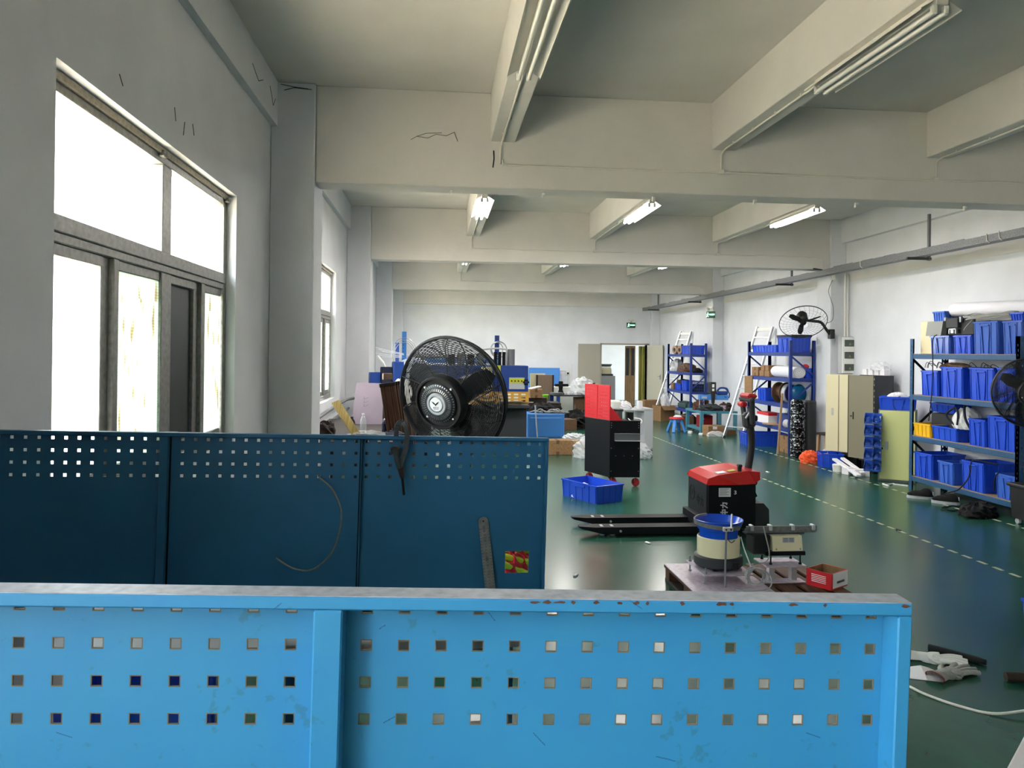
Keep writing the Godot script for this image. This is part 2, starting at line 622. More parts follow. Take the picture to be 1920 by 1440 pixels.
	mat("curtain", Color(0.52, 0.50, 0.22), 0.9)
	var bt := mat("bottle_clear", Color(0.9, 0.95, 0.95, 0.2), 0.06)
	bt.transparency = BaseMaterial3D.TRANSPARENCY_ALPHA

func wood_tex() -> ImageTexture:
	var fn := FastNoiseLite.new()
	fn.seed = 5
	fn.frequency = 0.02
	fn.fractal_octaves = 4
	var im := Image.create(256, 256, false, Image.FORMAT_RGB8)
	for y in 256:
		for x in 256:
			var v := 0.86 + 0.22 * fn.get_noise_2d(x * 6.0, y * 0.35) + 0.06 * fn.get_noise_2d(x * 20.0, y * 2.0)
			im.set_pixel(x, y, Color(v, v * 0.98, v * 0.96))
	texs["wood"] = ImageTexture.create_from_image(im)
	return texs["wood"]

func foil_tex() -> ImageTexture:
	var fn := FastNoiseLite.new()
	fn.seed = 9
	fn.noise_type = FastNoiseLite.TYPE_CELLULAR
	fn.cellular_return_type = FastNoiseLite.RETURN_CELL_VALUE
	fn.frequency = 0.06
	var im := Image.create(256, 256, false, Image.FORMAT_RGB8)
	for y in 256:
		for x in 256:
			var v := 0.12 if fn.get_noise_2d(x, y) < 0.25 else 1.0
			im.set_pixel(x, y, Color(v, v, v))
	return ImageTexture.create_from_image(im)

# dusty, scratched green epoxy: four metres to a tile
func floor_tex() -> ImageTexture:
	var n := 1024
	var fn := FastNoiseLite.new()
	fn.seed = 77
	fn.frequency = 0.004
	fn.fractal_octaves = 5
	var a := fn.get_seamless_image(n, n)
	fn.seed = 78
	fn.frequency = 0.03
	var b := fn.get_seamless_image(n, n)
	var im := Image.create(n, n, false, Image.FORMAT_RGB8)
	for y in n:
		for x in n:
			var v := 0.74 + 0.16 * a.get_pixel(x, y).r + 0.05 * b.get_pixel(x, y).r
			im.set_pixel(x, y, Color(v, v, v))
	var r := RandomNumberGenerator.new()
	r.seed = 3
	for k in 170:
		var p := Vector2(r.randf() * n, r.randf() * n)
		var d := Vector2.from_angle(r.randf() * TAU)
		var bend := r.randf_range(-0.02, 0.02)
		var hard := r.randf_range(0.04, 0.2)
		for i in r.randi_range(10, 90):
			p += d
			d = d.rotated(bend)
			var px := posmod(int(p.x), n)
			var py := posmod(int(p.y), n)
			var c := im.get_pixel(px, py)
			im.set_pixel(px, py, c.lerp(Color(1, 0.98, 0.95), hard))
	for k in 260:
		var c0 := Vector2i(r.randi() % n, r.randi() % n)
		var dark := r.randf() < 0.6
		for i in r.randi_range(2, 10):
			var q := Vector2i(posmod(c0.x + r.randi_range(-2, 2), n), posmod(c0.y + r.randi_range(-2, 2), n))
			im.set_pixel(q.x, q.y, Color(0.35, 0.33, 0.3) if dark else Color(1, 1, 0.97))
	return ImageTexture.create_from_image(im)

# ribbed glass with ochre run marks
func rib_tex() -> ImageTexture:
	if texs.has("rib"):
		return texs["rib"]
	var fn := FastNoiseLite.new()
	fn.seed = 8
	fn.frequency = 0.012
	fn.fractal_octaves = 5
	var im := Image.create(512, 512, false, Image.FORMAT_RGB8)
	for y in 512:
		for x in 512:
			var rib := 0.94 + 0.06 * sin(y * TAU / 8.0)
			var s := clampf((fn.get_noise_2d(x * 1.6, y * 0.5) - 0.26) * 3.0, 0.0, 0.7)
			im.set_pixel(x, y, Color(0.92, 0.97, 0.95).lerp(Color(0.72, 0.63, 0.40), s) * rib)
	texs["rib"] = ImageTexture.create_from_image(im)
	return texs["rib"]

# faded blue paint with rubbed, chalky and brown-stained areas
func stain_tex() -> ImageTexture:
	var n := 1024
	var fn := FastNoiseLite.new()
	fn.seed = 15
	fn.frequency = 0.0045
	fn.fractal_octaves = 4
	var g := FastNoiseLite.new()
	g.seed = 16
	g.frequency = 0.03
	g.fractal_octaves = 4
	var im := Image.create(n, n, false, Image.FORMAT_RGB8)
	for y in n:
		for x in n:
			var chalk := clampf(fn.get_noise_2d(x, y) * 0.9 + 0.25, 0.0, 0.45)
			var c := Color(0.93, 0.93, 0.94).lerp(Color(1.0, 0.96, 0.93), chalk * 1.4)
			var brown := clampf((g.get_noise_2d(x, y) + 0.9 * fn.get_noise_2d(x + 400, y + 90) - 0.62) * 1.6, 0.0, 0.35)
			c = c.lerp(Color(0.95, 0.70, 0.52), brown)
			im.set_pixel(x, y, c)
	var r := RandomNumberGenerator.new()
	r.seed = 4
	for k in 26:
		var p := Vector2(r.randf() * n, r.randf() * n)
		var d := Vector2.from_angle(r.randf() * TAU)
		for i in r.randi_range(8, 30):
			p += d
			var q := Vector2i(posmod(int(p.x), n), posmod(int(p.y), n))
			im.set_pixel(q.x, q.y, Color(0.45, 0.5, 0.55))
	return ImageTexture.create_from_image(im)

const XL := -1.44
const XR := 6.87
const TOP := 4.04
const BEAMS := [10.1, 4.47, -1.17, -6.81, -12.45, -18.30, -24.06]
const WIN := [[9.0, 5.0], [3.95, -0.65], [-3.05, -5.67], [-8.50, -11.12], [-14.20, -16.80], [-19.90, -22.50]]  # first two unseen, widened to throw more light from behind the camera
const CROSS := [0.45, 2.47, 4.55]

func build_shell() -> void:
	var pl: Material = mats["plaster"]
	var fl := setting("floor")
	var s := S()
	span(s, Vector3(XL - 0.3, -0.2, -24.25), Vector3(7.4, 0, 11.3))
	part("slab", s, mats["floor_epoxy"], fl)
	var d := S()
	box(d, Vector3.ZERO, Vector3(0.032, 0.002, 0.105))
	var dm := d.commit()
	for k in 62:
		share("dash", dm, mats["dash_paint"], fl, Transform3D(Basis(Vector3.UP, 0.006), Vector3(4.64 - 0.0115 * k * 0.185, 0.0012, -5.2 - k * 0.185)))
	for k in 36:
		share("dash", dm, mats["dash_paint"], fl, Transform3D(Basis.IDENTITY, Vector3(6.0 - 0.017 * k * 0.2, 0.0012, -6.9 - k * 0.2)))
	# left wall with its window openings and columns
	var wl := setting("wall_left")
	s = S()
	var z := 11.2
	for w in WIN:
		span(s, Vector3(XL - 0.24, 0, w[0]), Vector3(XL, TOP, z))
		span(s, Vector3(XL - 0.24, 0, w[1]), Vector3(XL, 1.07, w[0]))
		span(s, Vector3(XL - 0.24, 2.84, w[1]), Vector3(XL, TOP, w[0]))
		z = w[1]
	span(s, Vector3(XL - 0.24, 0, -24.25), Vector3(XL, TOP, z))
	part("plaster", s, pl, wl)
	for b in BEAMS:
		s = S()
		span(s, Vector3(XL, 0, b - 0.44), Vector3(-1.07, TOP, b + 0.05), 0.008)
		part("column", s, pl, trim())
	s = S()
	span(s, Vector3(XL, 3.66, -24.2), Vector3(-1.385, TOP, 11.2))
	part("wall_beam", s, pl, wl)
	# right wall, a touch out of parallel
	var wr := setting("wall_right")
	wr.position = Vector3(XR, 0, -12.35)
	wr.rotation.y = -0.017
	s = S()
	span(s, Vector3(0, 0, -12.2), Vector3(0.24, TOP, 23.7))
	part("plaster", s, pl, wr)
	for b in BEAMS:
		s = S()
		span(s, Vector3(-0.27, 0, b + 12.35 - 0.44), Vector3(0, TOP, b + 12.35 + 0.05), 0.008)
		var tc := trim()
		tc.transform = wr.transform
		part("column", s, pl, tc)
	s = S()
	span(s, Vector3(-0.09, 3.64, -11.9), Vector3(0, TOP, 23.5))
	part("wall_beam", s, pl, wr)
	s = S()
	span(s, Vector3(-0.012, 2.99, -11.6), Vector3(0, 3.14, 23.2))
	part("paint_band", s, mats["ceiling_paint"], wr)
	# end walls
	var wb := setting("wall_back")
	s = S()
	span(s, Vector3(XL - 0.2, 0, -24.40), Vector3(5.22, TOP, -24.15))
	span(s, Vector3(6.70, 0, -24.40), Vector3(7.35, TOP, -24.15))
	span(s, Vector3(5.22, 2.0, -24.40), Vector3(6.70, TOP, -24.15))
	part("plaster", s, pl, wb)
	var wf := setting("wall_front")
	s = S()
	span(s, Vector3(XL - 0.24, 0, 11.0), Vector3(7.2, TOP, 11.24))
	part("plaster", s, pl, wf)
	# ceiling with its beams
	var ce := setting("ceiling")
	var cm: Material = mats["ceiling_paint"]
	s = S()
	span(s, Vector3(XL - 0.24, TOP, -24.4), Vector3(7.4, TOP + 0.2, 11.25))
	part("slab", s, cm, ce)
	for b in BEAMS:
		s = S()
		span(s, Vector3(-1.07, 3.2, b - 0.30), Vector3(7.0, TOP, b), 0.006)
		part("main_beam", s, cm, trim())
	for x in CROSS:
		for k in BEAMS.size() - 1:
			s = S()
			span(s, Vector3(x, 3.61, BEAMS[k + 1]), Vector3(x + 0.22, TOP, BEAMS[k] - 0.30), 0.006)
			part("cross_beam", s, cm, trim())
	# cracks in the plaster of the first main beam and of the left column head
	s = S()
	var zc := -6.807
	for c in [[[-0.25, 3.60], [-0.20, 3.63], [-0.10, 3.62], [-0.03, 3.655], [0.06, 3.645], [0.13, 3.68]], [[0.13, 3.68], [0.16, 3.60]], [[-0.20, 3.63], [-0.12, 3.66], [0.02, 3.67]]]:
		var p := []
		for v in c:
			p.append(Vector3(v[0], v[1], zc))
		tube(s, p, 0.0022, 4)
	tube(s, [Vector3(0.478, 3.53, zc), Vector3(0.483, 3.46, zc), Vector3(0.474, 3.38, zc)], 0.005, 4)
	for c in [[[-1.36, 4.02], [-1.24, 4.0], [-1.13, 3.99]], [[-1.33, 3.97], [-1.25, 3.995], [-1.10, 3.985]]]:
		var p2 := []
		for v in c:
			p2.append(Vector3(v[0], v[1], -6.757))
		tube(s, p2, 0.003, 4)
	part("crack", s, mats["crack"], ce)
	s = S()
	for c in [[[-3.62, 2.98], [-3.66, 2.94]], [[-4.35, 3.06], [-4.37, 2.99]], [[-4.52, 3.03], [-4.50, 2.95]], [[-4.66, 3.06], [-4.69, 3.0]], [[-5.3, 2.78], [-5.34, 2.70]]]:
		tube(s, [Vector3(XL + 0.001, c[0][1], c[0][0]), Vector3(XL + 0.001, c[1][1], c[1][0])], 0.0025, 4)
	for c in [[[-5.85, 3.86], [-6.05, 3.80], [-6.2, 3.86]], [[-6.45, 3.90], [-6.58, 3.78], [-6.66, 3.86]]]:
		var p3 := []
		for v in c:
			p3.append(Vector3(-1.384, v[1], v[0]))
		tube(s, p3, 0.0028, 4)
	part("crack", s, mats["crack"], wl)
	# paved yard outside the windows
	var yd := setting("ground_outside")
	s = S()
	span(s, Vector3(-60, -0.6, -60), Vector3(XL - 0.3, -0.3, 60))
	part("paving", s, mats["yard"], yd)

func trim() -> Node3D:
	used["trim_n"] = int(used.get("trim_n", 0)) + 1
	return setting("trim_%d" % used["trim_n"])

func build_windows() -> void:
	for i in WIN.size():
		var z0: float = WIN[i][0]
		var z1: float = WIN[i][1]
		var w := setting("window_%d" % (i + 1))
		var al: Material = mats["aluminium"]
		var xf := -1.54
		var put := func(called: String, za: float, zb: float, ya: float, yb: float, t: float, m: Material, off := 0.0):
			var s := S()
			span(s, Vector3(xf + off - t / 2, ya, za), Vector3(xf + off + t / 2, yb, zb), 0.004)
			part(called, s, m, w)
		var f := func(px: float) -> float: return z0 + (z1 - z0) * px
		put.call("head_frame", z1, z0, 2.76, 2.84, 0.07, al)
		put.call("head_track", z1, z0, 2.80, 2.838, 0.10, mats["window_putty"], 0.0)
		put.call("sill_frame", z1, z0, 1.07, 1.13, 0.08, al)
		put.call("jamb", z0 - 0.06, z0, 1.07, 2.84, 0.07, al)
		put.call("jamb", z1, z1 + 0.07, 1.07, 2.84, 0.07, al)
		put.call("transom", z1 + 0.07, z0 - 0.06, 2.205, 2.275, 0.09, al)
		put.call("track", z1 + 0.07, z0 - 0.06, 2.165, 2.205, 0.07, al)
		put.call("mullion", f.call(0.568), f.call(0.515), 2.275, 2.76, 0.06, al)
		put.call("pane", f.call(0.515), z0 - 0.06, 2.275, 2.76, 0.005, mats["clear_pane"])
		put.call("pane", z1 + 0.07, f.call(0.568), 2.275, 2.76, 0.005, mats["clear_pane"])
		# sliding sashes below
		put.call("sash_stile", f.call(0.275), f.call(0.24), 1.13, 2.165, 0.045, al, -0.012)
		put.call("sash_stile", f.call(0.292), f.call(0.270), 1.13, 2.165, 0.045, al, 0.012)
		put.call("sash_stile", f.call(0.572), f.call(0.513), 1.13, 2.165, 0.06, al)
		put.call("sash_stile", f.call(0.785), f.call(0.75), 1.13, 2.165, 0.045, al, -0.012)
		put.call("sash_stile", f.call(0.812), f.call(0.782), 1.13, 2.165, 0.045, al, 0.012)
		for r in [[0.02, 0.24], [0.292, 0.513], [0.572, 0.75], [0.812, 0.97]]:
			put.call("sash_rail", f.call(r[1]), f.call(r[0]), 2.115, 2.165, 0.04, al)
			put.call("sash_rail", f.call(r[1]), f.call(r[0]), 1.13, 1.19, 0.04, al)
		put.call("pane", f.call(0.24), f.call(0.02), 1.19, 2.115, 0.005, mats["clear_pane"], -0.012)
		put.call("pane", f.call(0.513), f.call(0.292), 1.19, 2.115, 0.005, mats["ribbed_pane"], 0.012)
		put.call("pane", f.call(0.75), f.call(0.572), 1.19, 2.115, 0.005, mats["dark_pane"] if i == 2 else mats["clear_pane"], -0.012)
		put.call("pane", f.call(0.97), f.call(0.812), 1.19, 2.115, 0.005, mats["ribbed_pane"], 0.012)
		if i == 2:
			var s := S()
			for zz in [0.0, 0.48, 0.97]:
				box(s, Vector3(xf + 0.05, 2.80, f.call(zz) - 0.03), Vector3(0.03, 0.035, 0.05), 0.004)
			part("bracket", s, mats["steel_dull"], w)

func build_ceiling_fittings() -> void:
	# twin-tube strip lights under the cross beams
	var place := ["over the windows' side", "over the middle aisle", "over the shelving side"]
	var bays := [[-4.35, false, "nearest dark bay"], [-9.70, true, "second bay"], [-15.15, true, "third bay"], [-20.9, true, "last bay"], [1.3, false, "bay behind the benches"]]
	for b in bays:
		for i in 3:
			var x: float = CROSS[i] + 0.11 - 0.02
			var lab := "%s twin-tube strip light %s, %s" % ["lit white" if b[1] else "unlit white", place[i], b[2]]
			var o := thing("fluorescent_light", lab, "light", Vector3(x, 3.61, b[0]), 0.0, "strip lights under the ceiling beams")
			var s := S()
			span(s, Vector3(-0.035, -0.055, -0.64), Vector3(0.035, 0, 0.64), 0.004)
			part("housing", s, mats["lamp_white"], o)
			s = S()
			for sg in [-1.0, 1.0]:
				face(s, [Vector3(sg * 0.035, -0.03, -0.63), Vector3(sg * 0.035, -0.03, 0.63), Vector3(sg * 0.11, -0.075, 0.63), Vector3(sg * 0.11, -0.075, -0.63)], Vector3(0, -1, 0))
				face(s, [Vector3(sg * 0.035, -0.028, -0.63), Vector3(sg * 0.035, -0.028, 0.63), Vector3(sg * 0.11, -0.073, 0.63), Vector3(sg * 0.11, -0.073, -0.63)], Vector3(0, -1, 0))
				box(s, Vector3(sg * 0.11, -0.076, 0), Vector3(0.004, 0.012, 1.26))
			part("reflector", s, mats["lamp_white"], o)
			for sg in [-1.0, 1.0]:
				s = S()
				cyl(s, Vector3(sg * 0.032, -0.085, -0.61), Vector3(sg * 0.032, -0.085, 0.61), 0.014, -1, 12)
				part("tube", s, mats["tube_on"] if b[1] else mats["tube_off"], o)
				for e in [-1.0, 1.0]:
					s = S()
					box(s, Vector3(sg * 0.032, -0.075, e * 0.615), Vector3(0.03, 0.05, 0.03), 0.006)
					part("lamp_holder", s, mats["white_plastic"], o)
			if b[1]:
				var l := AreaLight3D.new()
				l.name = "lamp_light"
				l.area_size = Vector2(0.12, 1.2)
				l.light_color = Color(1.0, 0.985, 0.97)
				l.light_energy = 1.7
				l.area_range = 30.0
				l.shadow_enabled = true
				l.rotation.x = -PI / 2
				l.position = Vector3(0, -0.105, 0)
				o.add_child(l)
	# white wiring conduit along the faces of the main beams
	var names := ["first main beam", "second main beam", "third main beam"]
	for k in 3:
		var zb: float = BEAMS[3 + k]
		var o := thing("wiring_conduit", "thin white wiring conduit along the face of the %s" % names[k], "conduit", Vector3(0, 0, zb), 0.0, "")
		var s := S()
		var run := [Vector3(0.56, 3.45, 0.011), Vector3(0.565, 3.412, 0.011), Vector3(0.60, 3.405, 0.011), Vector3(1.6, 3.40, 0.011), Vector3(2.6, 3.405, 0.011), Vector3(3.6, 3.40, 0.011), Vector3(4.66, 3.40, 0.011), Vector3(5.6, 3.405, 0.011), Vector3(6.35, 3.40, 0.011), Vector3(6.46, 3.36, 0.011), Vector3(6.50, 3.20, 0.011)]
		tube(s, run, 0.009, 6)
		part("pipe", s, mats["conduit_white"], o)
		for i in 3:
			s = S()
			var x: float = CROSS[i] + 0.09
			tube(s, [Vector3(x, 3.41, 0.012), Vector3(x, 3.56, 0.012), Vector3(x + 0.006, 3.585, 0.03), Vector3(x + 0.01, 3.598, 0.09), Vector3(x + 0.01, 3.598, 1.85)], 0.009, 6)
			part("drop_pipe", s, mats["conduit_white"], o)
			s = S()
			for c in 4:
				box(s, Vector3(x + 0.01, 3.602, 0.3 + c * 0.42), Vector3(0.04, 0.014, 0.012), 0.002)
			part("clip", s, mats["conduit_white"], o)
			if i > 0:
				s = S()
				box(s, Vector3(x, 3.408, 0.014), Vector3(0.055, 0.045, 0.026), 0.006)
				part("junction_box", s, mats["conduit_white"], o)
	for k in 6:
		var s := S()
		box(s, Vector3(0, -0.012, 0), Vector3(0.03, 0.024, 0.03), 0.004)
		box(s, Vector3(-0.012, -0.034, 0), Vector3(0.006, 0.022, 0.026))
		solo("ceiling_hook", s, mats["white_plastic"], "small white clip under the first main beam", "clip", Vector3([0.11, 0.95, 1.98, 2.95, 3.95, 5.05][k], 3.2, -6.96), 0.0, "clips under the first main beam")
	# sagging cable tray along the right wall
	var t := thing("cable_tray", "long dusty grey metal cable tray hung along the right wall", "cable tray", Vector3(6.42, 3.07, -15.2), -0.008)
	var s2 := S()
	box(s2, Vector3(0, 0, 0), Vector3(0.14, 0.004, 17.0))
	part("tray_floor", s2, mats["galvanised"], t)
	for sg in [-1.0, 1.0]:
		s2 = S()
		var pp := []
		var r := RandomNumberGenerator.new()
		r.seed = 31 + int(sg)
		for k in 60:
			var za := -8.5 + 17.0 * k / 60.0
			var h := 0.095 + r.randf_range(-0.012, 0.010)
			span(s2, Vector3(sg * 0.07 - 0.002, 0, za), Vector3(sg * 0.07 + 0.002, h, za + 17.0 / 60.0))
		part("tray_side", s2, mats["galvanised"], t)
	for zz in [5.55, 1.5, -3.6, -7.4]:
		s2 = S()
		box(s2, Vector3(0.12, 0.26, zz), Vector3(0.035, 0.62, 0.035), 0.004)
		part("hanger", s2, mats["mid_grey"], t)
		s2 = S()
		box(s2, Vector3(-0.02, -0.025, zz), Vector3(0.34, 0.035, 0.035), 0.004)
		part("bracket_arm", s2, mats["dark_grey"], t)
	for zz in [8.2, 7.1, 6.9, 4.2]:
		s2 = S()
		tube(s2, [Vector3(-0.075, 0.10, zz), Vector3(-0.085, 0.02, zz + 0.02), Vector3(-0.06, -0.01, zz + 0.03)], 0.006, 5)
		part("tie", s2, mats["white_plastic"], t)
	s2 = S()
	tube(s2, smooth_path([Vector3(-0.06, 0.09, 3.0), Vector3(-0.09, 0.13, 2.8), Vector3(-0.02, 0.16, 2.6), Vector3(0.03, 0.25, 2.55)], 5), 0.012, 6)
	part("cable", s2, mats["rubber"], t)

func build_doorway() -> void:
	var d := setting("door_1")
	var s := S()
	span(s, Vector3(5.17, 0, -24.42), Vector3(5.22, 2.05, -24.12), 0.005)
	span(s, Vector3(6.70, 0, -24.42), Vector3(6.75, 2.05, -24.12), 0.005)
	span(s, Vector3(5.17, 2.0, -24.42), Vector3(6.75, 2.05, -24.12), 0.005)
	part("door_frame", s, mats["door_beige"], d)
	s = S()
	span(s, Vector3(4.46, 0.01, -24.13), Vector3(5.17, 2.02, -24.09), 0.004)
	part("door_leaf", s, mats["door_beige"], d)
	var leaf := Node3D.new()
	leaf.name = "door_leaf"
	d.add_child(leaf, true)
	leaf.position = Vector3(6.72, 0, -24.10)
	leaf.rotation.y = deg_to_rad(-68.0)
	s = S()
	span(s, Vector3(0, 0.01, -0.02), Vector3(0.74, 2.0, 0.02), 0.004)
	part("leaf_panel", s, mats["door_cream"], leaf)
	s = S()
	box(s, Vector3(0.66, 1.0, 0.025), Vector3(0.035, 0.16, 0.012), 0.003)
	bar(s, Vector3(0.66, 1.02, 0.045), Vector3(0.56, 1.02, 0.045), 0.018, 0.018)
	part("handle", s, mats["steel"], leaf)
	# the small lit room beyond
	var wb := setting("wall_beyond")
	s = S()
	span(s, Vector3(4.2, 0, -28.2), Vector3(8.2, 2.9, -28.0))
	span(s, Vector3(4.0, 0, -28.2), Vector3(4.2, 2.9, -24.4))
	span(s, Vector3(8.2, 0, -28.2), Vector3(8.4, 2.9, -24.4))
	part("plaster", s, mats["plaster"], wb)
	s = S()
	span(s, Vector3(5.55, 0, -28.0), Vector3(5.95, 2.9, -27.8))
	part("pilaster", s, mats["plaster"], wb)
	var fb := setting("floor_beyond")
	s = S()
	span(s, Vector3(4.0, -0.2, -28.2), Vector3(8.4, 0, -24.25))
	part("slab", s, mats["floor_epoxy"], fb)
	var cb := setting("ceiling_beyond")
	s = S()
	span(s, Vector3(4.0, 2.9, -28.2), Vector3(8.4, 3.0, -24.4))
	part("slab", s, mats["ceiling_paint"], cb)
	var la := thing("ceiling_lamp", "white ceiling lamp in the small room beyond the doors", "light", Vector3(6.1, 2.9, -26.0))
	s = S()
	box(s, Vector3(0, -0.03, 0), Vector3(0.34, 0.06, 1.24), 0.008)
	part("housing", s, mats["lamp_white"], la)
	s = S()
	box(s, Vector3(0, -0.065, 0), Vector3(0.28, 0.012, 1.18))
	part("lamp_diffuser", s, glow("diffuser_on", Color(0.95, 1.0, 0.98), 0.8), la)
	var l := AreaLight3D.new()
	l.name = "lamp_light"
	l.area_size = Vector2(0.28, 1.18)
	l.light_color = Color(0.92, 1.0, 0.97)
	l.light_energy = 0.3
	l.area_range = 20.0
	l.shadow_enabled = true
	l.rotation.x = -PI / 2
	l.position = Vector3(0, -0.08, 0)
	la.add_child(l)
	var c := thing("filing_cabinet", "grey steel cabinet in the room beyond the doors", "cabinet", Vector3(5.62, 0, -25.3))
	s = S()
	span(s, Vector3(-0.27, 0, -0.25), Vector3(0.27, 0.98, 0.25), 0.006)
	part("body", s, mats["light_grey"], c)
	s = S()
	span(s, Vector3(-0.25, 0.52, 0.25), Vector3(0.25, 0.93, 0.262), 0.004)
	part("drawer", s, mats["light_grey"], c)
	s = S()
	span(s, Vector3(-0.25, 0.06, 0.25), Vector3(0.25, 0.49, 0.262), 0.004)
	part("drawer", s, mats["light_grey"], c)
	var k := thing("bowl_machine", "pale round machine standing on the grey steel cabinet", "machine", Vector3(5.62, 0.98, -25.3))
	s = S()
	box(s, Vector3(0, 0.03, 0), Vector3(0.42, 0.06, 0.36), 0.01)
	part("base", s, mats["dark_grey"], k)
	s = S()
	lathe(s, [Vector2(0.0, 0.06), Vector2(0.19, 0.06), Vector2(0.19, 0.20), Vector2(0.15, 0.28), Vector2(0.0, 0.28)], 20)
	part("drum", s, mats["feeder_cream"], k)
	s = S()
	lathe(s, [Vector2(0.0, 0.30), Vector2(0.16, 0.30), Vector2(0.21, 0.38), Vector2(0.20, 0.385), Vector2(0.14, 0.32), Vector2(0.0, 0.32)], 20)
	part("bowl", s, mats["mid_grey"], k)
	s = S()
	cyl(s, Vector3(-0.22, 0.06, 0.1), Vector3(-0.22, 0.32, 0.1), 0.02)
	box(s, Vector3(-0.22, 0.34, 0.1), Vector3(0.08, 0.1, 0.06), 0.006)
	part("gauge_post", s, mats["mid_grey"], k)
	var wd := thing("wardrobe", "tall wooden cupboard with dark glass panels beyond the doors", "cupboard", Vector3(6.42, 0, -25.2), -0.25)
	s = S()
	span(s, Vector3(-0.17, 0, -0.2), Vector3(0.17, 1.98, 0.2), 0.006)
	part("body", s, mats["wood_pale"], wd)
	for sg in [-1.0, 1.0]:
		s = S()
		span(s, Vector3(sg * 0.085 - 0.05, 1.0, 0.2), Vector3(sg * 0.085 + 0.05, 1.9, 0.212), 0.003)
		part("glass_panel", s, mats["dark_pane"], wd)
	var cu := thing("curtain", "olive green curtain hanging in the room beyond the doors", "curtain", Vector3(6.75, 0.02, -24.75))
	s = S()
	for k2 in 14:
		var x0 := -0.16 + k2 * 0.03
		var za := 0.025 * sin(k2 * 1.9)
		var zb := 0.025 * sin((k2 + 1) * 1.9)
		face(s, [Vector3(x0, 0, za), Vector3(x0 + 0.03, 0, zb), Vector3(x0 + 0.03, 1.95, zb), Vector3(x0, 1.95, za)], Vector3(x0, 1, -1))
		face(s, [Vector3(x0, 0, za - 0.006), Vector3(x0 + 0.03, 0, zb - 0.006), Vector3(x0 + 0.03, 1.95, zb - 0.006), Vector3(x0, 1.95, za - 0.006)], Vector3(x0, 1, 1))
	part("cloth", s, mats["curtain"], cu)
	# green exit signs
	var e := thing("exit_sign", "green exit sign with twin spotlights above the double doors", "sign", Vector3(6.16, 2.63, -24.14))
	exit_sign(e, true)
	var e2 := thing("exit_sign", "small green exit sign on the right wall beside a column", "sign", Vector3(6.64, 2.70, -18.2), -PI / 2 + 0.6)
	exit_sign(e2, false)

func exit_sign(e: Node3D, wide: bool) -> void:
	var w := 0.28 if wide else 0.24
	var s := S()
	box(s, Vector3(0, 0, 0.015), Vector3(w, 0.16, 0.03), 0.004)
	part("plate", s, mats["sign_green"], e)
	s = S()
	# running figure and arrow
	cyl(s, Vector3(-0.075, 0.045, 0.030), Vector3(-0.075, 0.045, 0.033), 0.014, -1, 10)
	bar(s, Vector3(-0.075, 0.03, 0.032), Vector3(-0.085, -0.015, 0.032), 0.022, 0.003, Vector3.BACK)
	bar(s, Vector3(-0.085, -0.015, 0.032), Vector3(-0.055, -0.05, 0.032), 0.014, 0.003, Vector3.BACK)
	bar(s, Vector3(-0.085, -0.015, 0.032), Vector3(-0.112, -0.055, 0.032), 0.014, 0.003, Vector3.BACK)
	bar(s, Vector3(-0.075, 0.025, 0.032), Vector3(-0.045, 0.005, 0.032), 0.01, 0.003, Vector3.BACK)
	bar(s, Vector3(-0.075, 0.025, 0.032), Vector3(-0.108, 0.008, 0.032), 0.01, 0.003, Vector3.BACK)
	part("pictogram_light", s, mats["sign_lit"], e)
	characters("安全出口", 0.038, 0.006, mats["sign_lit"], e, Transform3D(Basis.IDENTITY, Vector3(0.045, 0.005, 0.031)), "sign_lettering")
	for sg in [-1.0, 1.0]:
		s = S()
		cyl(s, Vector3(sg * 0.06, 0.14, 0.02), Vector3(sg * 0.075, 0.12, 0.09), 0.035, 0.045, 14)
		part("spotlight", s, mats["white_plastic"], e)
	s = S()
	box(s, Vector3(0, 0.16, 0.02), Vector3(0.16, 0.08, 0.04), 0.006)
	part("battery_box", s, mats["white_plastic"], e)

# ------------------------------------------------------------------ benches with perforated backs
func grid_holes(i0: int, i1: int, rows: Array, size: float) -> Array:
	var out := []
	for i in range(i0, i1 + 1):
		for r in rows:
			out.append(Rect2(i * 0.038 - size / 2, -r * 0.038 - size / 2, size, size))
	return out

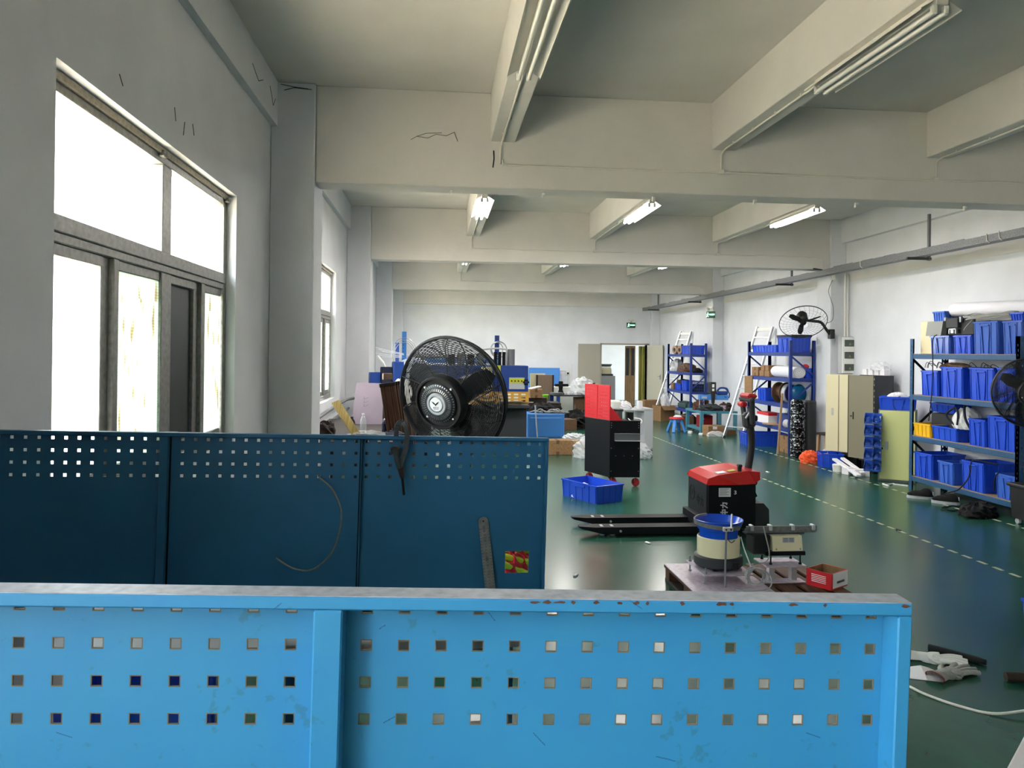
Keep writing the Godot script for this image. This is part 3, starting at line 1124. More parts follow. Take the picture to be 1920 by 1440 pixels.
func build_pegboards() -> void:
	var b := thing("workbench", "sky blue workbench back of perforated steel, paint worn, edges chipped", "workbench", Vector3(-0.4104, 0, -0.8088), deg_to_rad(-1.8728))
	var p := Node3D.new()
	p.name = "back_panel"
	b.add_child(p)
	p.transform = Transform3D(Basis(Vector3.RIGHT, deg_to_rad(0.83)) * Basis(Vector3.BACK, deg_to_rad(-1.219)), Vector3(0, 1.4556, 0))
	var pb: Material = mats["panel_blue"]
	for sec in [[-0.913, -0.305, -23, -9], [-0.300, 0.308, -7, 7], [0.318, 0.894, 9, 23]]:
		var s := S()
		var w := S()
		perforated(s, w, Vector2(sec[0], -0.45), Vector2(sec[1], 0.0585), 0.0018, grid_holes(sec[2], sec[3], [-1, 0, 1, 2], 0.0098), 0.0011)
		part("perforated_sheet", s, pb, p)
		part("hole_edges", w, mats["panel_grime"], p)
	var s := S()
	span(s, Vector3(-0.93, 0.0455, 0.0), Vector3(0.9018, 0.0590, 0.0300), 0.0018)
	part("top_rail", s, pb, p)
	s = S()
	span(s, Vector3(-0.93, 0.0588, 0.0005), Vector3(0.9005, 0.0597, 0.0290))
	part("dust_sheen", s, mats["panel_top"], p)  # grey of dust, with the window's reflection painted into its paleness
	for x in [[0.2930, 0.3215], [-0.318, -0.289], [-0.93, -0.912]]:
		s = S()
		span(s, Vector3(x[0], -0.45, 0.0), Vector3(x[1], 0.0452, 0.0300), 0.0018)
		part("upright", s, pb, p)
	s = S()
	span(s, Vector3(0.8865, -0.45, 0.0), Vector3(0.9018, 0.0452, 0.0300), 0.0015)
	part("side_rail", s, pb, p)
	s = S()
	box(s, Vector3(0.5, -0.455, 0.012), Vector3(0.80, 0.02, 0.028), 0.002)
	box(s, Vector3(-0.3, -0.455, 0.012), Vector3(1.2, 0.02, 0.028), 0.002)
	part("bottom_rail", s, pb, p)
	# chipped paint along the rail
	var r := RandomNumberGenerator.new()
	r.seed = 12
	for c in [[0.510, 0.007], [0.523, 0.006], [0.535, 0.007], [0.549, 0.003], [0.572, 0.004], [0.596, 0.003], [0.613, 0.004], [0.624, 0.002], [0.66, 0.003], [0.70, 0.007], [0.711, 0.003], [0.775, 0.006], [0.808, 0.002], [0.894, 0.006]]:
		s = S()
		var poly := []
		for k in 9:
			var a := TAU * k / 9
			poly.append(Vector2(cos(a) * c[1] * r.randf_range(0.6, 1.0), sin(a) * 0.0017 * r.randf_range(0.3, 1.4)))
		prism(s, poly, 0.0005, Transform3D(Basis.IDENTITY, Vector3(c[0], 0.0565, 0.0300)))
		part("rust_chip", s, mats["rust"], p)
	s = S()
	span(s, Vector3(-0.93, 0.75, -0.72), Vector3(0.90, 0.79, 0.0), 0.004)
	part("tabletop", s, mats["light_grey"], b)
	for x in [-0.90, 0.87]:
		for z in [-0.68, -0.03]:
			s = S()
			span(s, Vector3(x - 0.025, 0, z - 0.025), Vector3(x + 0.025, 1.0 if z > -0.1 else 0.75, z + 0.025), 0.003)
			part("leg", s, pb, b)
	# ---- second bench
	var b2 := thing("workbench", "shade-darkened blue workbench back of perforated steel in three sections, ruler leaning", "workbench", Vector3(-0.07, 0, -2.537), deg_to_rad(3.4))
	var p2 := Node3D.new()
	p2.name = "back_panel"
	b2.add_child(p2)
	p2.transform = Transform3D(Basis(Vector3.BACK, deg_to_rad(-1.19)), Vector3(0, 1.4522, 0))
	var pt: Material = mats["panel_blue_shaded"]
	for sec in [[-1.378, -0.757, -1.21, -4, 11], [-0.7515, -0.1745, -0.643, -2, 12], [-0.1665, 0.436, 0.0, -4, 11]]:
		var holes := []
		for h in grid_holes(sec[3], sec[4], [0, 1, 2, 3], 0.0098):
			holes.append(Rect2(h.position + Vector2(sec[2], -0.003), h.size))
		if sec[1] > 0.0:
			holes.append(Rect2(0.312, -0.434, 0.08, 0.0725))
		s = S()
		perforated(s, null, Vector2(sec[0], -0.52), Vector2(sec[1], 0.019), 0.0018, holes)
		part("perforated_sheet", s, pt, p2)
	s = S()
	span(s, Vector3(-1.40, 0.0075, 0.0), Vector3(0.4445, 0.0195, 0.0240), 0.002)
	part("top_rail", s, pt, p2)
	for x in [[-0.782, -0.757], [-0.1700, -0.1672], [0.4350, 0.4445], [-1.40, -1.378]]:
		s = S()
		span(s, Vector3(x[0], -0.52, 0.0), Vector3(x[1], 0.0072, 0.0200), 0.0012)
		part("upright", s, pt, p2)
	for x in [-0.757, -0.1705]:
		s = S()
		span(s, Vector3(x - 0.02, -0.475, -0.032), Vector3(x + 0.02, 0.018, -0.004), 0.002)
		part("gap_backing", s, mats["black_steel"], p2)  # black backing added behind the gap so that it looks dark
	s = S()
	span(s, Vector3(-1.40, 0.76, -0.74), Vector3(0.45, 0.80, -0.005), 0.004)
	part("tabletop", s, mats["mid_grey"], b2)
	for x in [-1.37, -0.46, 0.42]:
		for z in [-0.70, -0.05]:
			s = S()
			span(s, Vector3(x - 0.025, 0, z - 0.025), Vector3(x + 0.025, 1.02 if z > -0.1 else 0.76, z + 0.025), 0.003)
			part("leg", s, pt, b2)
	s = S()
	span(s, Vector3(-1.37, 0.16, -0.70), Vector3(0.42, 0.19, 0.03), 0.003)
	part("lower_shelf", s, mats["dark_grey"], b2)
	# bent steel wire hanging from a hole
	var o := thing("steel_wire", "curved bare steel wire hooked in the second bench back", "wire", Vector3(-0.07, 1.4522, -2.537), deg_to_rad(3.4))
	s = S()
	tube(s, smooth_path([Vector3(-0.303, -0.108, -0.012), Vector3(-0.300, -0.112, 0.012), Vector3(-0.258, -0.146, 0.035), Vector3(-0.230, -0.214, 0.045), Vector3(-0.236, -0.290, 0.045), Vector3(-0.267, -0.358, 0.04), Vector3(-0.319, -0.400, 0.032), Vector3(-0.377, -0.395, 0.028), Vector3(-0.430, -0.362, 0.02)], 8), 0.0032, 8)
	part("wire", s, mats["steel_dull"], o)
	# metre rule leaning against the panel
	var ru := thing("steel_ruler", "one metre steel ruler leaning upright against the second bench", "ruler", Vector3(0.270, 0.19, -2.50), deg_to_rad(3.4))
	ru.transform.basis = Basis(Vector3.UP, deg_to_rad(3.4)) * Basis(Vector3.RIGHT, deg_to_rad(-2.9)) * Basis(Vector3.BACK, deg_to_rad(6.2))
	s = S()
	var poly := [Vector2(-0.017, 0), Vector2(0.017, 0), Vector2(0.017, 1.005), Vector2(0.012, 1.016), Vector2(0.0, 1.02), Vector2(-0.012, 1.016), Vector2(-0.017, 1.005)]
	prism(s, poly, 0.0012)
	part("blade", s, mats["steel_dull"], ru)
	s = S()
	for k in 31:
		var y := 0.70 + k * 0.01
		var l := 0.010 if k % 10 == 0 else 0.006
		for sg in [-1.0, 1.0]:
			box(s, Vector3(sg * (0.0165 - l / 2), y - 0.02, 0.0013), Vector3(l, 0.0009, 0.0003))
	cyl(s, Vector3(0, 1.005, 0.001), Vector3(0, 1.005, 0.0016), 0.0028, -1, 10)
	part("graduation", s, mats["mark_black"], ru)
	for k in 22:
		var v := 100 - k
		var y := 0.98 - k * 0.01
		var big := v % 10 == 0
		lettering(str(v) if big else str(v % 10), 0.012 if big else 0.007, mats["mark_black"], ru, Transform3D(Basis(Vector3.BACK, PI / 2), Vector3(0, y, 0.0012)), "numeral")
	# earth clamp hung over the rail
	var c := thing("welding_clamp", "worn welding clamp with black cable hung over the second bench", "clamp", Vector3(-0.07, 1.4522, -2.537), deg_to_rad(3.4))
	s = S()
	var jaw := smooth_path([Vector3(-0.060, 0.022, 0.034), Vector3(-0.058, 0.050, 0.033), Vector3(-0.045, 0.067, 0.03), Vector3(-0.030, 0.050, 0.034), Vector3(-0.025, 0.010, 0.036), Vector3(-0.032, -0.030, 0.036), Vector3(-0.046, -0.075, 0.036)], 6)
	for k in jaw.size() - 1:
		bar(s, jaw[k], jaw[k + 1] + (jaw[k + 1] - jaw[k]) * 0.2, 0.016, 0.010, Vector3.BACK, 0.001)
	part("jaw", s, mats["cast_steel"], c)
	s = S()
	tube(s, smooth_path([Vector3(-0.061, -0.026, 0.035), Vector3(-0.055, -0.055, 0.035), Vector3(-0.046, -0.085, 0.035)], 5), 0.009, 8)
	lathe(s, [Vector2(0, -0.012), Vector2(0.014, -0.012), Vector2(0.016, 0.004), Vector2(0.010, 0.012), Vector2(0, 0.012)], 12, Transform3D(Basis.IDENTITY, Vector3(-0.061, -0.022, 0.036)))
	part("handle", s, mats["dark_grey"], c)
	s = S()
	cyl(s, Vector3(-0.044, -0.080, 0.036), Vector3(-0.039, -0.112, 0.036), 0.011, 0.007, 12)
	part("collar", s, mats["wood_dark"], c)
	s = S()
	tube(s, smooth_path([Vector3(-0.040, -0.105, 0.036), Vector3(-0.037, -0.130, 0.036), Vector3(-0.033, -0.168, 0.03)], 5), 0.0045, 8)
	part("cable", s, mats["rubber"], c)
	# things glimpsed through the holes and the cut-out
	var v := thing("safety_vest", "red and lime safety vest bundled on the second bench", "vest", Vector3(0.30, 0.80, -2.90), 0.1)
	s = S()
	lump(s, Vector3(0, 0, 0), Vector3(0.085, 0.13, 0.10), 0.25, 4, 1.6, 0.5)
	part("red_cloth", s, mats["red_plastic"], v)
	s = S()
	for k in 3:
		bar(s, Vector3(-0.07, 0.17 + k * 0.02, 0.06 - k * 0.03), Vector3(0.08, 0.11 + k * 0.045, 0.09 - k * 0.03), 0.022, 0.03, Vector3(0, 0.6, 0.8), 0.008)
	part("lime_stripe", s, mat("lime_cloth", Color(0.80, 0.92, 0.25), 0.8), v)
	var c1 := crate("storage_crate", 0.34, 0.26, 0.44, "bin_blue", 4, 3, "blue plastic crate on the floor between the two benches, lower of two", "crate", Vector3(-0.77, 0.0, -2.12), 0.03)
	copy_of(c1, Vector3(-0.77, 0.441, -2.12), 0.03, "blue plastic crate stacked on another between the two benches")
	s = S()
	lump(s, Vector3.ZERO, Vector3(0.12, 0.05, 0.09), 0.3, 9, 1.8, 0.4, 20, 10)
	solo("paper_bundle", s, mats["paper"], "crumpled white paper on the stacked crates between benches", "paper", Vector3(-0.77, 0.75, -2.12))
	s = S()
	box(s, Vector3(0, 0.14, 0), Vector3(0.28, 0.28, 0.22), 0.006)
	solo("parts_box", s, mats["black_plastic"], "black box standing on the second bench near the column", "box", Vector3(-0.35, 0.795, -2.92), 0.2)
	s = S()
	box(s, Vector3(0, 0.07, 0), Vector3(0.2, 0.14, 0.2), 0.006)
	solo("parts_box", s, mats["light_grey"], "pale grey box on the second bench beside the vest", "box", Vector3(0.02, 0.8, -2.92), -0.3)

# an open, ribbed plastic crate; its front faces +z
func crate(called: String, w: float, d: float, h: float, m: String, ribs: int, side_ribs: int, label: String, category: String, at: Vector3, turn: float, group := "", pocket := false) -> Node3D:
	var o := thing(called, label, category, at, turn, group)
	var key := "%s_%.2f_%.2f_%.2f_%d" % [m, w, d, h, int(pocket)]
	if not texs.has(key):
		var s := S()
		var t := 0.005
		var tp := 0.018
		var hw := w / 2
		var hd := d / 2
		var ring4 := func(x: float, z: float, y: float) -> Array: return [Vector3(-x, y, z), Vector3(x, y, z), Vector3(x, y, -z), Vector3(-x, y, -z)]
		var ot: Array = ring4.call(hw - 0.008, hd - 0.008, h)
		var ob: Array = ring4.call(hw - tp, hd - tp, 0.0)
		var it: Array = ring4.call(hw - 0.008 - t, hd - 0.008 - t, h)
		var ib: Array = ring4.call(hw - tp - t, hd - tp - t, t)
		var mid := Vector3(0, h / 2, 0)
		for k in 4:
			var l := (k + 1) % 4
			face(s, [ot[k], ot[l], ob[l], ob[k]], mid)
			var n: Vector3 = -((ot[k] + ot[l]) * 0.5 - Vector3(0, h, 0)).normalized()
			quad(s, it[k], it[l], ib[l], ib[k], n)
			quad(s, ot[k], ot[l], it[l], it[k], Vector3.UP)
		face(s, ob, mid)
		quad(s, ib[0], ib[1], ib[2], ib[3], Vector3.UP)
		# ribs
		for side in 4:
			var nrib: int = ribs if side % 2 == 0 else side_ribs
			var len_: float = w if side % 2 == 0 else d
			var off: float = hd if side % 2 == 0 else hw
			var bs := Basis(Vector3.UP, PI / 2 * side)
			for k in nrib + 1:
				var u: float = (float(k) / nrib - 0.5) * (len_ - 0.05)
				var pocketed: bool = pocket and side == 0 and abs(u) < len_ * 0.2
				if not pocketed:
					bar(s, bs * Vector3(u, h - 0.02, off - 0.006), bs * Vector3(u * 0.97, 0.004, off - tp + 0.002), 0.009, 0.009, bs * Vector3.BACK)
			if pocket and side % 2 == 0:
				for sg in [-1.0, 1.0]:
					bar(s, bs * Vector3(sg * len_ * 0.17, h * 0.86, off - 0.004), bs * Vector3(sg * len_ * 0.10, 0.01, off - tp + 0.004), 0.02, 0.016, bs * Vector3.BACK)
		var body := s.commit()
		s = S()
		for side in 4:
			var bs := Basis(Vector3.UP, PI / 2 * side)
			var len_: float = w if side % 2 == 0 else d
			var off: float = hd if side % 2 == 0 else hw
			box(s, bs * Vector3(0, h - 0.010, off - 0.005), (Vector3(len_, 0.02, 0.010) if side % 2 == 0 else Vector3(0.010, 0.02, len_)), 0.002)
		var rim := s.commit()
		s = S()
		if pocket:
			box(s, Vector3(0, h * 0.875, hd - 0.001), Vector3(w * 0.34, h * 0.045, 0.022), 0.003)
		else:
			box(s, Vector3(hw - 0.004, h * 0.80, 0), Vector3(0.014, 0.03, d * 0.34), 0.004)
		texs[key] = [body, rim, s.commit()]
	share("body", texs[key][0], mats[m], o)
	share("rim", texs[key][1], mats[m], o)
	share("handle", texs[key][2], mats[m], o)
	share("handle", texs[key][2], mats[m], o, Transform3D(Basis(Vector3.UP, PI), Vector3.ZERO))
	return o

# ------------------------------------------------------------------ electric pallet jack
func build_pallet_jack() -> void:
	var j := thing("pallet_jack", "black electric pallet jack with red hood parked on the green floor", "pallet jack", Vector3(2.62, 0, -7.20))
	var blk: Material = mats["black_steel"]
	var s := S()
	# battery and motor housing: x to the right, far side at negative z
	var prof := [Vector2(0.0, 0.09), Vector2(0.0, 0.50), Vector2(0.03, 0.53), Vector2(0.46, 0.53), Vector2(0.47, 0.50), Vector2(0.47, 0.09)]
	prism(s, prof, 0.60, Transform3D(Basis.IDENTITY, Vector3(0, 0, -0.60)))
	part("housing", s, blk, j)
	s = S()
	span(s, Vector3(-0.012, 0.10, -0.57), Vector3(0.0, 0.49, -0.03), 0.008)
	part("front_cover", s, mats["black_plastic"], j)
	s = S()
	ring(s, Vector3(-0.013, 0.34, -0.44), 0.075, 0.004, Basis(Vector3.UP, PI / 2), 24, 5)
	part("embossed_ring", s, blk, j)
	lettering("EP", 0.08, blk, j, Transform3D(Basis(Vector3.UP, -PI / 2), Vector3(-0.014, 0.34, -0.44)), "embossed_lettering")
	characters("中力", 0.10, 0.014, blk, j, Transform3D(Basis(Vector3.UP, -PI / 2), Vector3(-0.0135, 0.30, -0.20)), "embossed_lettering")
	s = S()
	var hood := [Vector2(-0.015, 0.515), Vector2(0.0, 0.57), Vector2(0.10, 0.605), Vector2(0.40, 0.645), Vector2(0.52, 0.635), Vector2(0.525, 0.56), Vector2(0.47, 0.525), Vector2(0.30, 0.52)]
	prism(s, hood, 0.56, Transform3D(Basis.IDENTITY, Vector3(0, 0, -0.58)))
	# sloping shoulders
	for zz in [[-0.58, -0.61], [-0.02, 0.012]]:
		face(s, [Vector3(-0.015, 0.515, zz[1]), Vector3(0.0, 0.57, zz[0]), Vector3(0.10, 0.605, zz[0]), Vector3(0.30, 0.515, zz[1])], Vector3(0.1, 0.55, -0.3))
		face(s, [Vector3(0.30, 0.515, zz[1]), Vector3(0.10, 0.605, zz[0]), Vector3(0.40, 0.645, zz[0]), Vector3(0.47, 0.525, zz[1])], Vector3(0.1, 0.55, -0.3))
		face(s, [Vector3(-0.015, 0.515, zz[1]), Vector3(0.30, 0.515, zz[1]), Vector3(0.30, 0.515, zz[0]), Vector3(-0.015, 0.515, zz[0])], Vector3(0.1, 0.6, -0.3))
	part("hood", s, mats["red_paint"], j)
	s = S()
	box(s, Vector3(0.16, 0.618, -0.12), Vector3(0.09, 0.002, 0.10), 0.0, Basis(Vector3.BACK, 0.13))
	part("sticker", s, mats["mark_white"], j)
	s = S()
	box(s, Vector3(0.27, 0.636, -0.12), Vector3(0.07, 0.002, 0.07), 0.0, Basis(Vector3.BACK, 0.13))
	part("sticker", s, mats["label_yellow"], j)
	s = S()
	cyl(s, Vector3(0.33, 0.62, -0.06), Vector3(0.33, 0.68, -0.06), 0.018, 0.022, 12)
	box(s, Vector3(0.33, 0.69, -0.06), Vector3(0.04, 0.03, 0.06), 0.008)
	part("key_switch", s, mats["black_plastic"], j)
	s = S()
	span(s, Vector3(0.10, 0.37, 0.0), Vector3(0.22, 0.455, 0.002), 0.0)
	part("rating_label", s, mats["paper"], j)
	s = S()
	for k in 5:
		box(s, Vector3(0.155 - 0.01 * (k % 2), 0.445 - k * 0.014, 0.0025), Vector3(0.09 - 0.02 * (k % 2), 0.004, 0.0005))
	part("label_print", s, mats["mark_grey"], j)
	lettering("3", 0.05, mats["mark_white"], j, Transform3D(Basis.IDENTITY, Vector3(0.265, 0.41, 0.002)), "lettering", true)
	characters("中力", 0.066, 0.012, mats["mark_white"], j, Transform3D(Basis(Vector3.BACK, PI / 2), Vector3(0.155, 0.255, 0.0015)))
	lettering("EP", 0.085, mats["mark_white"], j, Transform3D(Basis(Vector3.BACK, PI / 2), Vector3(0.155, 0.125, 0.002)))
	# drive wheel cover and mast
	s = S()
	var cov := [Vector2(0.36, 0.04), Vector2(0.36, 0.26), Vector2(0.40, 0.30), Vector2(0.56, 0.30), Vector2(0.615, 0.24), Vector2(0.62, 0.10), Vector2(0.59, 0.03)]
	prism(s, cov, 0.46, Transform3D(Basis.IDENTITY, Vector3(0, 0, -0.48)))
	part("drive_cover", s, mats["black_plastic"], j)
	s = S()
	cyl(s, Vector3(0.50, 0.11, -0.34), Vector3(0.50, 0.11, -0.20), 0.11, -1, 24)
	part("drive_wheel", s, mats["rubber"], j)
	s = S()
	box(s, Vector3(0.50, 0.40, -0.30), Vector3(0.09, 0.22, 0.16), 0.01)
	for zz in [-0.38, -0.22]:
		bar(s, Vector3(0.47, 0.50, zz), Vector3(0.56, 0.32, zz), 0.05, 0.012, Vector3.BACK, 0.002)
	cyl(s, Vector3(0.545, 0.47, -0.40), Vector3(0.545, 0.47, -0.20), 0.028, -1, 14)
	part("tiller_base", s, blk, j)
	s = S()
	var arm := smooth_path([Vector3(0.535, 0.42, -0.30), Vector3(0.545, 0.60, -0.30), Vector3(0.575, 0.80, -0.30), Vector3(0.585, 0.95, -0.30), Vector3(0.565, 1.10, -0.30)], 6)
	tube(s, arm, 0.037, 12)
	part("tiller_arm", s, mats["black_plastic"], j)
	s = S()
	bar(s, Vector3(0.56, 1.06, -0.30), Vector3(0.545, 1.22, -0.30), 0.12, 0.10, Vector3.BACK, 0.025)
	bar(s, Vector3(0.555, 1.10, -0.39), Vector3(0.53, 1.36, -0.43), 0.05, 0.05, Vector3.BACK, 0.016)
	bar(s, Vector3(0.555, 1.10, -0.21), Vector3(0.53, 1.36, -0.17), 0.05, 0.05, Vector3.BACK, 0.016)
	bar(s, Vector3(0.53, 1.35, -0.46), Vector3(0.53, 1.35, -0.14), 0.05, 0.05, Vector3.UP, 0.016)
	part("control_head", s, mats["dark_grey"], j)
	s = S()
	box(s, Vector3(0.545, 1.385, -0.30), Vector3(0.10, 0.05, 0.24), 0.02)
	box(s, Vector3(0.485, 1.30, -0.30), Vector3(0.07, 0.05, 0.12), 0.016)
	part("belly_switch", s, mats["red_plastic"], j)
	s = S()
	cyl(s, Vector3(0.50, 1.16, -0.245), Vector3(0.535, 1.22, -0.235), 0.012, -1, 8)
	cyl(s, Vector3(0.535, 1.22, -0.235), Vector3(0.51, 1.28, -0.235), 0.012, -1, 8)
	part("chrome_trim", s, mats["steel"], j)
	s = S()
	box(s, Vector3(0.60, 1.16, -0.30), Vector3(0.07, 0.06, 0.08), 0.012)
	part("throttle", s, mats["black_plastic"], j)
	# forks
	for zf in [-0.02, -0.44]:
		s = S()
		var top := [Vector2(0.02, -0.08), Vector2(0.02, 0.08), Vector2(-1.10, 0.08), Vector2(-1.25, 0.03), Vector2(-1.25, -0.03), Vector2(-1.10, -0.08)]
		prism(s, top, 0.012, Transform3D(Basis(Vector3.RIGHT, Vector3.BACK, Vector3.UP), Vector3(0, 0.075, zf - 0.06)))
		span(s, Vector3(-1.02, 0.02, zf - 0.14), Vector3(0.02, 0.076, zf - 0.128))
		span(s, Vector3(-1.02, 0.02, zf + 0.008), Vector3(0.02, 0.076, zf + 0.02))
		face(s, [Vector3(-1.02, 0.02, zf + 0.02), Vector3(-1.02, 0.076, zf + 0.02), Vector3(-1.25, 0.076, zf - 0.03), Vector3(-1.22, 0.06, zf - 0.03)], Vector3(-1.0, 0.05, zf - 0.3))
		face(s, [Vector3(-1.02, 0.02, zf - 0.14), Vector3(-1.02, 0.076, zf - 0.14), Vector3(-1.25, 0.076, zf - 0.09), Vector3(-1.22, 0.06, zf - 0.09)], Vector3(-1.0, 0.05, zf + 0.3))
		part("fork", s, blk, j)
		s = S()
		for x in [-1.03, -0.93]:
			cyl(s, Vector3(x, 0.045, zf - 0.10), Vector3(x, 0.045, zf - 0.02), 0.045, -1, 18)
		part("load_roller", s, mats["light_grey"], j)
		s = S()
		cyl(s, Vector3(-0.86, 0.05, zf + 0.02), Vector3(-0.86, 0.05, zf + 0.026), 0.012, -1, 10)
		part("axle_bolt", s, mats["light_grey"], j)
	s = S()
	span(s, Vector3(-0.06, 0.05, -0.60), Vector3(0.0, 0.16, 0.0), 0.006)
	part("fork_carriage", s, blk, j)
	for ch in j.get_children():
		var nm := String(ch.name)
		if nm.begins_with("hood") or nm.begins_with("sticker") or nm.begins_with("key") or nm.begins_with("housing"):
			ch.position.y -= 0.03
		if nm.begins_with("control") or nm.begins_with("belly") or nm.begins_with("chrome") or nm.begins_with("throttle") or nm.begins_with("tiller_arm"):
			ch.position += Vector3(-0.035, -0.055, 0)

# ------------------------------------------------------------------ vibratory bowl feeder on a pallet
func build_bowl_feeder() -> void:
	var p := thing("wooden_pallet", "wooden pallet topped with grey sheet under the bowl feeder", "pallet", Vector3(2.30, 0, -5.30))
	for k in 7:
		var s := S()
		var x := -0.48 + k * 0.163
		span(s, Vector3(x - 0.06, 0.10, -0.50), Vector3(x + 0.06, 0.12, 0.50), 0.003)
		part("deck_board", s, mats["wood_brown"], p)
	for z in [-0.44, 0.0, 0.44]:
		var s := S()
		span(s, Vector3(-0.53, 0.02, z - 0.05), Vector3(0.55, 0.10, z + 0.05), 0.003)
		part("bearer", s, mats["wood_brown"], p)
	for x in [-0.48, 0.0, 0.5]:
		var s := S()
		span(s, Vector3(x - 0.05, 0.0, -0.5), Vector3(x + 0.05, 0.02, 0.5), 0.002)
		part("bottom_board", s, mats["wood_dark"], p)
	var sh := thing("steel_sheet", "pale lilac steel sheet lying on the wooden pallet", "sheet", Vector3(2.05, 0.12, -5.28))
	var s := S()
	span(s, Vector3(-0.29, 0.0, -0.52), Vector3(0.27, 0.006, 0.45), 0.001)
	part("sheet", s, mats["sheet_lilac"], sh)
	var f := thing("bowl_feeder", "vibratory bowl feeder with blue bowl and cream drum on pallet", "bowl feeder", Vector3(2.06, 0.126, -5.45))
	var m := func(called: String, st: SurfaceTool, key: String): part(called, st, mats[key], f)
	s = S()
	box(s, Vector3(0, 0.066, 0.01), Vector3(0.36, 0.012, 0.40), 0.002)
	m.call("base_plate", s, "sheet_lilac")
	for q in [[-0.16, -0.15], [-0.16, 0.18], [0.16, -0.15], [0.16, 0.18]]:
		s = S()
		cyl(s, Vector3(q[0], 0.0, q[1]), Vector3(q[0], 0.115, q[1]), 0.006, -1, 8)
		cyl(s, Vector3(q[0], 0.072, q[1]), Vector3(q[0], 0.086, q[1]), 0.012, -1, 6)
		cyl(s, Vector3(q[0], 0.0, q[1]), Vector3(q[0], 0.012, q[1]), 0.012, -1, 6)
		m.call("levelling_bolt", s, "steel")
	s = S()
	lathe(s, [Vector2(0, 0.09), Vector2(0.165, 0.09), Vector2(0.175, 0.10), Vector2(0.175, 0.155), Vector2(0.165, 0.165), Vector2(0, 0.165)], 32)
	for k in 4:
		var a := TAU * k / 4 + 0.5
		cyl(s, Vector3(cos(a) * 0.13, 0.072, sin(a) * 0.13), Vector3(cos(a) * 0.13, 0.10, sin(a) * 0.13), 0.02, -1, 10)
	m.call("foot_ring", s, "dark_grey")
	s = S()
	lathe(s, [Vector2(0, 0.165), Vector2(0.152, 0.165), Vector2(0.152, 0.292), Vector2(0.146, 0.300), Vector2(0.143, 0.292), Vector2(0.143, 0.28), Vector2(0, 0.28)], 36)
	m.call("drum", s, "feeder_cream")
	s = S()
	lathe(s, [Vector2(0, 0.286), Vector2(0.13, 0.286), Vector2(0.136, 0.296), Vector2(0.138, 0.345), Vector2(0.15, 0.352), Vector2(0.156, 0.365), Vector2(0.176, 0.420), Vector2(0.172, 0.421), Vector2(0.148, 0.372), Vector2(0.10, 0.352), Vector2(0, 0.346)], 40)
	m.call("bowl", s, "feeder_blue")
	s = S()
	var tr := []
	for k in 24:
		var a := PI * 0.55 + k * PI * 1.15 / 23.0
		tr.append(Vector3(cos(a) * 0.172, 0.412 - 0.030 * k / 23.0, -sin(a) * 0.172))
	for k in 23:
		bar(s, tr[k], tr[k + 1], 0.012, 0.028, Vector3.UP, 0.001)
	m.call("spiral_track", s, "steel_dull")
	# sensor post with its clamp
	s = S()
	cyl(s, Vector3(-0.055, -0.12, 0.27), Vector3(-0.045, 0.42, 0.27), 0.007, -1, 10)
	m.call("sensor_post", s, "steel")
	s = S()
	box(s, Vector3(-0.035, 0.405, 0.27), Vector3(0.07, 0.028, 0.026), 0.003)
	m.call("post_clamp", s, "aluminium_bright")
	s = S()
	cyl(s, Vector3(-0.01, 0.41, 0.27), Vector3(0.06, 0.47, 0.10), 0.007, -1, 8)
	m.call("sensor_rod", s, "steel")
	s = S()
	for x in [-0.052, -0.018]:
		cyl(s, Vector3(x, 0.405, 0.283), Vector3(x, 0.405, 0.288), 0.006, -1, 8)
	m.call("screw", s, "black_steel")
	s = S()
	tube(s, smooth_path([Vector3(0.02, 0.39, 0.16), Vector3(0.0, 0.33, 0.17), Vector3(0.03, 0.285, 0.165), Vector3(0.06, 0.30, 0.16)], 5), 0.003, 5)
	m.call("sensor_lead", s, "rubber")
	s = S()
	box(s, Vector3(0.135, 0.20, 0.075), Vector3(0.035, 0.045, 0.002), 0.0, Basis(Vector3.UP, 1.05))
	m.call("plate_label", s, "mark_grey")
	s = S()
	box(s, Vector3(0.06, 0.125, 0.168), Vector3(0.05, 0.04, 0.02), 0.003)
	cyl(s, Vector3(0.06, 0.125, 0.175), Vector3(0.06, 0.125, 0.185), 0.005, -1, 8)
	m.call("cable_gland", s, "black_plastic")
	# coiled cable
	s = S()
	var co := []
	for k in 130:
		var a := k * TAU / 20.0
		var rr := 0.062 + 0.012 * sin(k * 0.31)
		co.append(Vector3(0.16 + cos(a) * rr + 0.0003 * k, 0.065 + sin(a) * rr * 0.95, 0.26 + 0.02 * sin(k * 0.17)))
	tube(s, co, 0.0035, 5)
	tube(s, smooth_path([Vector3(0.14, 0.0, 0.28), Vector3(0.0, 0.004, 0.31), Vector3(0.06, 0.004, 0.36), Vector3(0.24, 0.01, 0.33), Vector3(0.27, 0.08, 0.28), Vector3(0.22, 0.12, 0.24)], 6), 0.0045, 6)
	m.call("coiled_cable", s, "light_grey")
	s = S()
	tube(s, smooth_path([Vector3(0.145, 0.30, 0.06), Vector3(0.155, 0.22, 0.10), Vector3(0.16, 0.13, 0.20), Vector3(0.13, 0.10, 0.25)], 6), 0.005, 6)
	m.call("cable", s, "paper")
	# linear feeder beside it
	var l := thing("linear_feeder", "linear feeder track with cream cover on its own aluminium stand", "feeder", Vector3(2.50, 0.126, -5.42))
	var ml := func(called: String, st: SurfaceTool, key: String): part(called, st, mats[key], l)
	for q in [-0.10, 0.065]:
		s = S()
		box(s, Vector3(q, 0.052, 0.10), Vector3(0.045, 0.104, 0.045), 0.003)
		ml.call("stand_leg", s, "aluminium_bright")
	s = S()
	box(s, Vector3(0.0, 0.110, 0.03), Vector3(0.30, 0.012, 0.22), 0.002)
	ml.call("stand_plate", s, "sheet_lilac")
	s = S()
